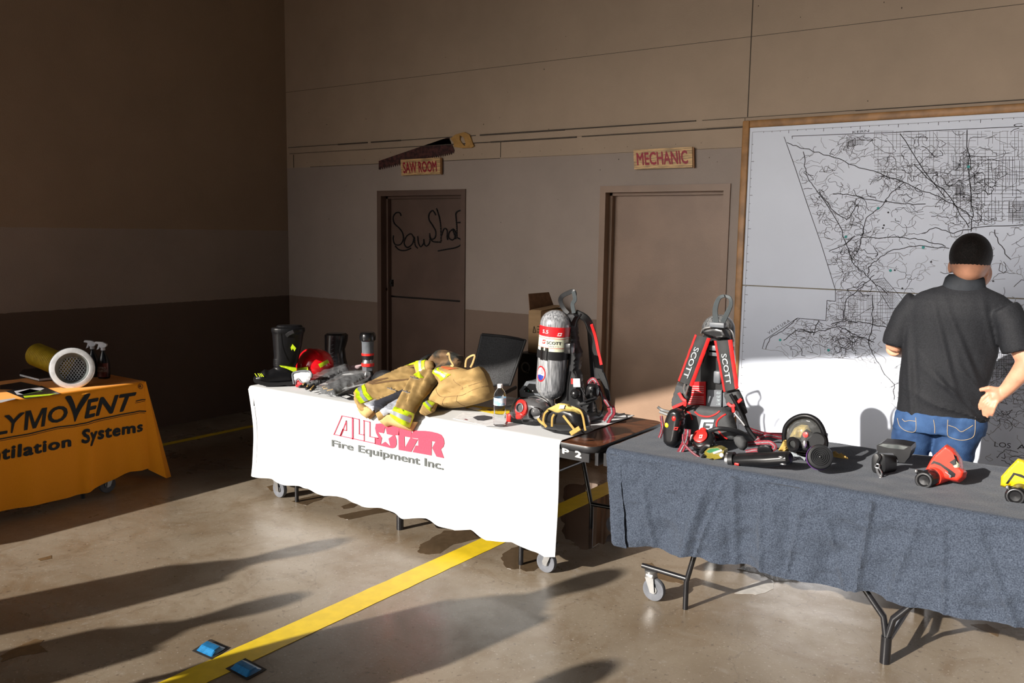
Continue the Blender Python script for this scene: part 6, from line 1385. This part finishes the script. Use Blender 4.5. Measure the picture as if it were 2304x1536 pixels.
tcam('red handheld thermal camera with a black lens lying on the grey cloth', 1900 + 1020 / 5.703, 940 + 780 / 5.703, -1.84, m_redp2)
tcam('yellow handheld thermal camera cut off by the right edge of the picture', 1900 + 2190 / 5.703, 940 + 985 / 5.703, -1.86, m_yelc, body_=[(1060, 310), (1150, 335), (1250, 430), (1270, 640), (1230, 760), (1130, 720), (1060, 680), (980, 660), (920, 700), (832, 668), (838, 545), (940, 430)])

# clear film on the floor
fm = pillow([(1655, 1278), (1700, 1272), (1760, 1285), (1822, 1296), (1800, 1305), (1745, 1306), (1715, 1290)], on_z(.004), (0, 0, 1), .010, 5, lambda x, y: .02 * nz((x * .12, y * .2, 1)), res=3)
single(fm, 'plastic_film', mat('floor_film', (.60, .62, .64), .08, alpha=.6, spec=.9, nscale=20, namt=.2, bump=.8, bscale=60), 'crumpled clear plastic film on the floor under the grey cloth', 'plastic film')

# ------------------------------------------------------------------ chair and boxes behind the middle table
oc_ = thing('office_chair', 'black mesh-back office chair behind the turnout coat', 'chair', (3.50, -1.0, 0))
YO = -.80; zo = zc(1040, 640, 6.4); zO = lambda L_: [zo(q_) for q_ in L_]
m_mesh = mat('chair_mesh', (.028, .029, .032), .7, nscale=220, namt=.4, bump=.3, bscale=220)
tl, tr_, bl_, br_ = zo((285, 725)), zo((905, 812)), zo((120, 1480)), zo((690, 1440))
def cb_f(u, v):
    x = (tl[0] * (1 - u) + tr_[0] * u) * (1 - v) + (bl_[0] * (1 - u) + br_[0] * u) * v; y = (tl[1] * (1 - u) + tr_[1] * u) * (1 - v) + (bl_[1] * (1 - u) + br_[1] * u) * v
    return P(x, y, YO - .10 * v) + np.array([0, .05 * math.sin(math.pi * u), 0])
MB().grid(cb_f, 16, 16, .01).build('backrest_mesh', m_mesh, oc_)
for u_ in (0, 1): MB().tube([cb_f(u_, v) for v in np.linspace(-.01, 1.02, 12)], .011, 8).build('backrest_frame', m_plas2, oc_)
MB().tube([cb_f(u, 0) for u in np.linspace(0, 1, 14)], .014, 8).build('top_rail', m_plas2, oc_)
MB().tube([cb_f(u, 1) for u in np.linspace(0, 1, 14)], .012, 8).build('bottom_rail', m_plas2, oc_)
MB().box((3.10, -1.34, .44), (3.56, -.86, .52), .03).build('seat', m_plas2, oc_)
MB().tube([(3.55, -1.22, .47), (3.60, -1.22, .68), (3.54, -.92, .70)], .014, 8).build('armrest', m_plas2, oc_); MB().tube([(3.10, -1.22, .47), (3.06, -1.22, .68), (3.08, -.92, .70)], .014, 8).build('armrest', m_plas2, oc_)
MB().cyl((3.33, -1.10, .10), (3.33, -1.10, .44), .028).build('gas_lift', m_chrome, oc_)
for i in range(5):
    a = i * 2 * math.pi / 5 + .3; MB().tube([(3.33, -1.10, .10), (3.33 + .28 * math.cos(a), -1.10 + .28 * math.sin(a), .07)], [.022, .014], 8).build('base_leg', m_plas, oc_)
    MB().lathe([(.02, -.02), (.027, -.015), (.027, .015), (.02, .02)], (3.33 + .28 * math.cos(a), -1.10 + .28 * math.sin(a), .0275), (-math.sin(a), math.cos(a), 0), 16).build('caster_wheel', m_plas, oc_)
m_card = mat('cardboard', (.40, .255, .13), .85, nscale=3, namt=.06, stretch=(1, 1, 8)); m_cardd = mat('cardboard_inside', (.22, .115, .06), .9)
bz0 = float(P(*zo((900, 985)), -.50)[2])
bx_ = thing('cardboard_box', 'open brown cardboard box standing on the dark crate by the wall', 'box', (3.5, -.25, bz0))
bl0 = P(*zo((958, 370)), -.44); wB = float(3.43 - bl0[0]); hB = float(bl0[2])
MB().box((bl0[0], -.44, bz0), (bl0[0] + wB, -.40, hB)).build('front_panel', m_card, bx_, smooth=False); MB().box((bl0[0], -.40, bz0), (bl0[0] + .006, -.06, hB)).build('side_panel', m_card, bx_, smooth=False)
MB().box((bl0[0] + wB - .006, -.40, bz0), (bl0[0] + wB, -.06, hB)).build('side_panel', m_card, bx_, smooth=False); MB().box((bl0[0] + .006, -.066, bz0), (bl0[0] + wB - .006, -.06, hB)).build('back_panel', m_card, bx_, smooth=False); MB().box((bl0[0] + .006, -.40, bz0), (bl0[0] + wB - .006, -.066, bz0 + .006)).build('box_bottom', m_cardd, bx_, smooth=False)
MB().prism([(bl0[0], -.43, hB), (bl0[0], -.08, hB), (bl0[0] - .03, -.12, hB + .125), (bl0[0] - .035, -.40, hB + .125)], (.005, 0, 0)).build('raised_flap', m_cardd, bx_, smooth=False)
MB().prism([(bl0[0] + .01, -.43, hB), (bl0[0] + wB, -.43, hB), (bl0[0] + wB, -.12, hB + .02), (bl0[0] + .02, -.12, hB + .02)], (0, 0, .005)).build('top_flap', m_card, bx_, smooth=False)
tb = MB(); tri_ = [zo((1018, 690)), zo((1035, 600)), zo((1062, 690))]
for a, bb in zip(tri_, tri_[1:] + tri_[:1]): tb.ribbon([P(*a, -.4415), P(*bb, -.4415)], .006, (0, 0, 1) if abs(a[1] - bb[1]) < 2 else (1, 0, 0), .001)
for i, (x0, y0) in enumerate(((1080, 610), (1080, 650), (1080, 690))): tb.box(tuple(P(*zo((x0, y0)), -.4415)), tuple(P(*zo((x0 + 45, y0 - 9)), -.4415) + np.array([0, .001, 0])))
tb.build('printed_marks', mat('print_dark_brown', (.08, .045, .02), .8), bx_, smooth=False)
ck = thing('dark_crate', 'black case with a round emblem under the cardboard box', 'case', (3.65, -.30, 0))
MB().box((bl0[0] - .06, -.50, 0), (3.47, -.05, bz0), .015).build('case_body', m_plas2, ck)
tb = MB(); eo = P(*zo((915, 1190)), -.502); tb.lathe([(.042, 0), (.042, .003), (.030, .003), (.030, 0)], eo, (0, -1, 0), 24, cap=False); tb.box((eo[0] + .008, -.505, eo[2] - .045), (eo[0] + .028, -.502, eo[2] - .02)); tb.build('round_emblem', mat('emblem_grey', (.10, .095, .09), .5), ck)

# ------------------------------------------------------------------ the man looking at the map (seen from behind)
YP = -1.0
m_skin = mat('skin', (.55, .27, .17), .45, nscale=18, namt=.06, spec=.4); m_hair = mat('dark_hair', (.010, .007, .006), .55, nscale=160, namt=.4, bump=.6, bscale=220, spec=.3)
m_shirt = mat('charcoal_polo', (.0145, .0155, .0185), .7, nscale=180, namt=.12, bump=.06, bscale=260, spec=.2)
m_jean = mat('blue_denim', (.040, .088, .20), .8, nscale=11, col2=(.016, .038, .10), ramp=(.32, .68), bump=.25, bscale=240, spec=.2)
m_stitch = mat('denim_stitch', (.36, .27, .17), .7); m_shoe = mat('brown_shoe', (.045, .028, .018), .5)
z8_ = zc(1960, 500, 2.793)
def Q(X, Y, yy=YP): return P(*z8_((X, Y)), yy)
man = thing('person', 'man in black polo shirt and blue jeans, hand on hip, facing the map', 'person', (float(Q(420, 1300)[0]), YP, 0))
fx, fy = float(Q(420, 1300)[0]), YP
# bare body: head, neck, arms, hands and what the clothes cover, one continuous skin
bd = MB()
hc_ = Q(626, 232); hr = 119 / 2.793 * mpp(YP, 2184, 580)
bd.ell(hc_ + np.array([0, -.005, .0]), (hr * .98, hr * 1.18, hr * 1.22), None, 26, 18)
bd.ell(hc_ + np.array([.028, .060, -.075]), (hr * .70, hr * .72, hr * .78), None, 20, 14)          # jaw and chin, turned to the right
bd.tube([hc_ + np.array([.03, .125, -.005]), hc_ + np.array([.036, .150, -.035]), hc_ + np.array([.034, .135, -.05])], [.012, .017, .012], 10)  # nose
bd.tube([Q(612, 300, YP + .01), Q(600, 390, YP + .01), Q(585, 470)], [.060, .060, .065], 16)
vl = lambda rings, mb: vloft([(z8_((a, y))[0], z8_((b__, y))[0], z8_((0, y))[1], k_) for a, b__, y, k_ in rings], YP, .5, mb=mb)
vl([(535, 650, 410, .5), (350, 790, 490, .26), (305, 800, 560, .28), (300, 750, 700, .32), (290, 700, 850, .34), (280, 680, 1000, .36), (250, 660, 1150, .38), (240, 640, 1250, .40)], bd)
sL = [Q(300, 500), Q(215, 620), Q(160, 740, YP), Q(140, 795, YP + .01)]
bd.tube(sL, [.066, .056, .049, .044], 14)
bd.tube([Q(140, 790, YP + .01), Q(180, 800, YP + .09), Q(270, 815, YP + .19), Q(360, 830, YP + .27)], [.045, .044, .036, .030], 14)
sR = [Q(830, 560), Q(880, 680, YP - .01), Q(945, 800, YP - .02), Q(985, 880, YP - .03)]
bd.tube(sR, [.068, .060, .052, .048], 14)
bd.tube([Q(985, 870, YP - .03), Q(930, 960, YP - .03), Q(860, 1040, YP - .03), Q(815, 1085, YP - .03)], [.049, .046, .036, .029], 14)
# right hand: palm on the hip, thumb forward under the shirt, fingers pointing down
palm = [Q(830, 1070, YP - .03), Q(790, 1090, YP - .045), Q(755, 1100, YP - .05)]
bd.tube(palm, [.030, .040, .038], 12, flat=.62, up=(0, 1, 0))
bd.tube([Q(795, 1055, YP - .045), Q(740, 1042, YP - .06), Q(690, 1052, YP - .055), Q(668, 1056, YP - .05)], [.018, .015, .012, .009], 8)       # thumb
for k_, (a, b__, c_, d_) in enumerate((((745, 1070), (700, 1105), (682, 1145), (680, 1178)), ((760, 1095), (718, 1140), (704, 1182), (706, 1216)), ((778, 1112), (746, 1158), (733, 1198), (732, 1228)), ((795, 1122), (775, 1162), (764, 1196), (758, 1218)))):
    bd.tube([Q(*a, YP - .05 - k_ * .004), Q(*b__, YP - .060 - k_ * .005), Q(*c_, YP - .055 - k_ * .005), Q(*d_, YP - .045 - k_ * .005)], [.0115, .0105, .0095, .007], 8)
# left hand, hidden in front: palm and fingers
pl_ = Q(360, 830, YP + .27); bd.tube([pl_, pl_ + np.array([.05, .02, .01]), pl_ + np.array([.09, .03, .02])], [.030, .040, .036], 12, flat=.6)
for i, L__ in enumerate((.065, .075, .07, .055)):
    s0 = pl_ + np.array([.105, .035, .05 - i * .022]); bd.tube([s0, s0 + np.array([L__ * .5, .012, 0]), s0 + np.array([L__, .0, -.004])], [.011, .010, .008], 8)
bd.tube([pl_ + np.array([.04, .0, .035]), pl_ + np.array([.07, .0, .065]), pl_ + np.array([.10, .01, .075])], [.014, .012, .009], 8)
# ears
for ex, s_ in (((497, 280), -1), ((733, 300), 1)):
    e_ = Q(*ex, YP + (.0 if s_ < 0 else .01)); bd.ell(e_ + np.array([0, .0, 0]), (.011, .020, .034), Matrix.Rotation(s_ * .25, 3, 'Z'), 12, 8)
lg_ = [((290, 1250), (240, 1420), -.15), ((560, 1250), (520, 1420), .12)]
hipz = float(Q(400, 1250)[2])
for (tx, by), (bx2, by2), sx in lg_:
    a, b__ = Q(tx, by), Q(bx2, by2); kx = b__[0] - .01; bd.tube([a, b__, (kx, YP + .01, .50), (kx, YP, .30), (kx, YP + .0, .09)], [.085, .078, .058, .052, .040], 14)
    bd.ell((kx, YP + .05, .05), (.045, .125, .045))
body = bd.build('body', m_skin, man, remesh=.0055)
# hair cap
hb = MB(); hb.ell(hc_ + np.array([0, -.006, .018]), (hr * 1.03, hr * 1.22, hr * 1.20), None, 30, 20)
hh_ = hb.build('hair', m_hair, man)
import bmesh as _bm
bm_ = _bm.new(); bm_.from_mesh(hh_.data); org_ = wloc(hh_)
kill = []
for v in bm_.verts:
    w_ = v.co + org_; dz = w_.z - hc_[2]; dy = w_.y - hc_[1]; dx = w_.x - hc_[0]
    cut = -.098 + max(0, dy + .02) * 1.1 + max(0, abs(dx) - .05) * .9
    if dz < cut or dy > .09: kill.append(v)
_bm.ops.delete(bm_, geom=kill, context='VERTS'); bm_.to_mesh(hh_.data); bm_.free()
# polo shirt
sh_ = MB()
vl([(530, 672, 372, .62), (470, 700, 400, .5), (330, 800, 452, .44), (275, 850, 500, .44), (252, 840, 580, .46), (238, 790, 680, .48), (228, 755, 800, .50), (215, 732, 900, .53), (200, 712, 1000, .56), (190, 705, 1100, .56), (178, 712, 1200, .55), (176, 714, 1222, .54)], sh_)
sh_.tube([Q(310, 505), Q(222, 600), Q(165, 720), Q(155, 768)], [.080, .075, .071, .069], 18)
sh_.tube([Q(820, 555), Q(875, 640, YP - .01), Q(905, 740, YP - .02), Q(925, 815, YP - .025)], [.083, .080, .078, .078], 18)
def shirt_disp(c_):
    X = (c_.x - fx); Z = c_.z; w_ = .009 * nz((X * 3, c_.y * 3, Z * 3))
    # creases running from the shoulder blades down to the gathered right hip, and around the sleeves
    hx, hz_ = .25, .90
    a = math.atan2(X - hx, Z - hz_ + .02); r_ = math.hypot(X - hx, Z - hz_)
    w_ += .013 * (1 - abs(math.sin(a * 7.5 + 1.5 * nz((X * 4, 0, Z * 4))))) ** 2 * math.exp(-((r_ - .18) / .20) ** 2) * (1 if X < hx + .05 else .3)
    for cx_, cz_, sl, L_ in ((.02, 1.25, .30, .22), (.13, 1.20, .42, .24), (-.14, 1.10, .12, .25), (.08, 1.02, .9, .14), (.22, 1.32, .25, .16)):
        d_ = (X - cx_) - sl * (cz_ - Z); w_ += .008 * math.exp(-(d_ / .014) ** 2 - ((Z - cz_) / L_) ** 2) - .006 * math.exp(-((d_ - .03) / .016) ** 2 - ((Z - cz_) / L_) ** 2)
    w_ += .004 * nz((X * 12, c_.y * 8, Z * 5 + 3))
    return w_
sh_.build('polo_shirt', m_shirt, man, remesh=.009, disp=shirt_disp)
cl_ = MB(); 
vl([(452, 712, 430, .62), (462, 706, 400, .66), (478, 700, 350, .68), (500, 690, 328, .66), (515, 680, 340, .6)], cl_)
cl_.build('collar', mat('collar_charcoal', (.020, .023, .028), .7, spec=.2), man)
# jeans
jn = MB()
vl([(185, 706, 1190, .55), (165, 700, 1260, .56), (150, 690, 1310, .56)], jn)
for i, ((tx, by), (bx2, by2), sx) in enumerate(lg_):
    a, b__ = Q(tx, by + 20), Q(bx2, by2); kx = b__[0] - .01
    jn.tube([a, Q((tx + bx2) / 2 + (-4 if i == 0 else 6), 1340), b__, (kx, YP + .01, .50), (kx, YP - .005, .30), (kx, YP + .0, .06)], [.105, .108, .100, .085, .078, .072], 20)
jn.build('jeans', m_jean, man, remesh=.009, disp=lambda c_: .006 * nz((c_.x * 9, c_.y * 9, c_.z * 14)) + .004 * nz((c_.x * 25, c_.y * 9, c_.z * 30)))
def onback(X, Y):   # point on the seat of the jeans
    return Q(X, Y, YP - .125)
body_jn = [o for o in man.children if o.name.startswith('jeans')][0]
from mathutils.bvhtree import BVHTree
_bv = BVHTree.FromPolygons([v.co + wloc(body_jn) for v in body_jn.data.vertices], [tuple(p_.vertices) for p_ in body_jn.data.polygons])
def cast(bv, X, Y, off=.0015):
    px_, py_ = z8_((X, Y)); d__ = Vector(tuple(ray(px_, py_))).normalized(); h_ = bv.ray_cast(Vector(tuple(CAM)), d__)
    return (h_[0] - d__ * off) if h_[0] is not None else None
def stitch(L_, nm='pocket_stitching', wd=.0016):
    pts = [cast(_bv, x, y) for x, y, _ in spline([(*q_, 0) for q_ in L_], 6)]; pts = [p_ for p_ in pts if p_ is not None]
    if len(pts) > 2: MB().tube(pts, wd, 5).build(nm, m_stitch, man)
stitch([(280, 1225), (278, 1310), (225, 1312), (180, 1280), (165, 1230)]); stitch([(195, 1235), (212, 1250), (240, 1245), (280, 1250)])
stitch([(482, 1240), (480, 1330), (500, 1352), (560, 1368), (620, 1360), (650, 1330), (655, 1240)]); stitch([(485, 1275), (530, 1290), (565, 1315), (600, 1300), (640, 1275)])
stitch([(392, 1240), (400, 1290), (400, 1325)], 'seat_seam')
for i in (0, 1):
    kx = Q(*lg_[i][1])[0] - .01; MB().ell((kx, YP + .045, .045), (.052, .14, .045), None, 20, 12, .8).build('shoe', m_shoe, man)

# ------------------------------------------------------------------ people outside the picture whose shadows reach into it
m_coat2 = mat('bystander_clothes', (.08, .08, .09), .8); m_skin2 = mat('bystander_skin', (.5, .3, .2), .5)
def bystander(fxy, hgt, label, arm=.0, rot=0.0, wide=1.0):
    x, y = fxy; s_ = hgt / 1.78; t = thing('person', label, 'person', (x, y, 0)); M = Matrix.Translation((x, y, 0)) @ Matrix.Rotation(rot, 4, 'Z') @ Matrix.Diagonal((s_, s_, s_, 1))
    b_ = MB(M); b_.ell((0, 0, 1.655), (.078, .095, .115)); b_.ell((0, .03, 1.60), (.06, .07, .07)); b_.tube([(0, .10, 1.655), (0, .115, 1.63)], [.012, .014], 8); b_.tube([(0, 0, 1.58), (0, 0, 1.44)], [.055, .07], 14)
    for q_ in (-1, 1): b_.ell((q_ * .08, 0, 1.65), (.012, .02, .032))
    b_.loft([[(r1_ * wide * math.cos(a), r2_ * math.sin(a), z) for a in np.linspace(0, 6.283, 25)[:-1]] for r1_, r2_, z in ((.15, .11, .92), (.16, .115, 1.05), (.15, .11, 1.15), (.18, .12, 1.3), (.20, .11, 1.40), (.12, .08, 1.47), (.05, .05, 1.50))])
    for q_ in (-1, 1):
        hx = q_ * (.235 + arm) * wide
        b_.tube([(q_ * .18 * wide, 0, 1.40), (hx, -.02, 1.12), (hx, .03, .90), (hx, .05, .84)], [.058, .047, .036, .028], 12)
        b_.tube([(hx, .05, .84), (hx, .06, .78)], [.032, .038], 10, flat=.6)
        for k_ in range(4): b_.tube([(hx + (k_ - 1.5) * .004, .035 + k_ * .018, .76), (hx, .035 + k_ * .018, .69 + abs(k_ - 1.5) * .008)], [.010, .008], 6)
        b_.tube([(hx, .10, .80), (hx, .115, .75)], [.011, .009], 6)
        b_.tube([(q_ * .09, 0, .95), (q_ * .11, .0, .50), (q_ * .12, -.01, .10)], [.095, .062, .045], 14); b_.ell((q_ * .12, .05, .05), (.045, .13, .045))
    b_.build('body', m_skin2, t, remesh=.014)
    c_ = MB(M); c_.loft([[(r1_ * wide * math.cos(a), r2_ * math.sin(a), z) for a in np.linspace(0, 6.283, 25)[:-1]] for r1_, r2_, z in ((.18, .13, .84), (.185, .135, 1.0), (.18, .13, 1.15), (.20, .135, 1.3), (.215, .125, 1.40), (.13, .09, 1.475), (.08, .07, 1.50))])
    for q_ in (-1, 1): hx = q_ * (.235 + arm) * wide; c_.tube([(q_ * .18 * wide, 0, 1.40), (hx, -.02, 1.12), (hx, .03, .88)], [.072, .062, .048], 12)
    c_.build('jacket', m_coat2, t, remesh=.014)
    c_ = MB(M); c_.ell((0, 0, .92), (.175, .13, .12))
    for q_ in (-1, 1): c_.tube([(q_ * .09, 0, .95), (q_ * .11, .0, .50), (q_ * .12, -.01, .07)], [.11, .08, .068], 14)
    c_.build('trousers', mat('bystander_trousers', (.05, .05, .06), .8), t, remesh=.014)
    for q_ in (-1, 1): c_ = MB(M); c_.ell((q_ * .12, .05, .046), (.052, .14, .046)); c_.build('shoe', m_shoe, t)
    c_ = MB(M); c_.ell((0, -.008, 1.68), (.082, .10, .10)); c_.build('hair', m_hair, t)
    return t
def foot_from_tip(px, py, h):
    tip = PZ(px, py, 0); L_ = h / math.tan(SUN_EL); return (float(tip[0] - L_ * math.sin(SUN_AZ)), float(tip[1] - L_ * math.cos(SUN_AZ)))
bystander(foot_from_tip(785, 1212, 1.80), 1.80, 'bystander outside the picture whose long shadow crosses the floor furthest left', 0, .2, .8)
bystander(foot_from_tip(690, 1335, 1.72), 1.72, 'bystander outside the picture whose shadow ends beside the blue studs', 0, .1, .8)
bystander(foot_from_tip(1400, 1282, 1.78), 1.78, 'bystander outside the picture whose wide shadow reaches the white table', .03, .3, 1.15)
bystander(foot_from_tip(1230, 1345, 1.70), 1.70, 'shorter bystander outside the picture standing close behind another one', 0, .1, 1.1)
bystander(foot_from_tip(1385, 1488, 1.74), 1.74, 'bystander outside the picture whose head shadow shows at the bottom of the floor', 0, .2)
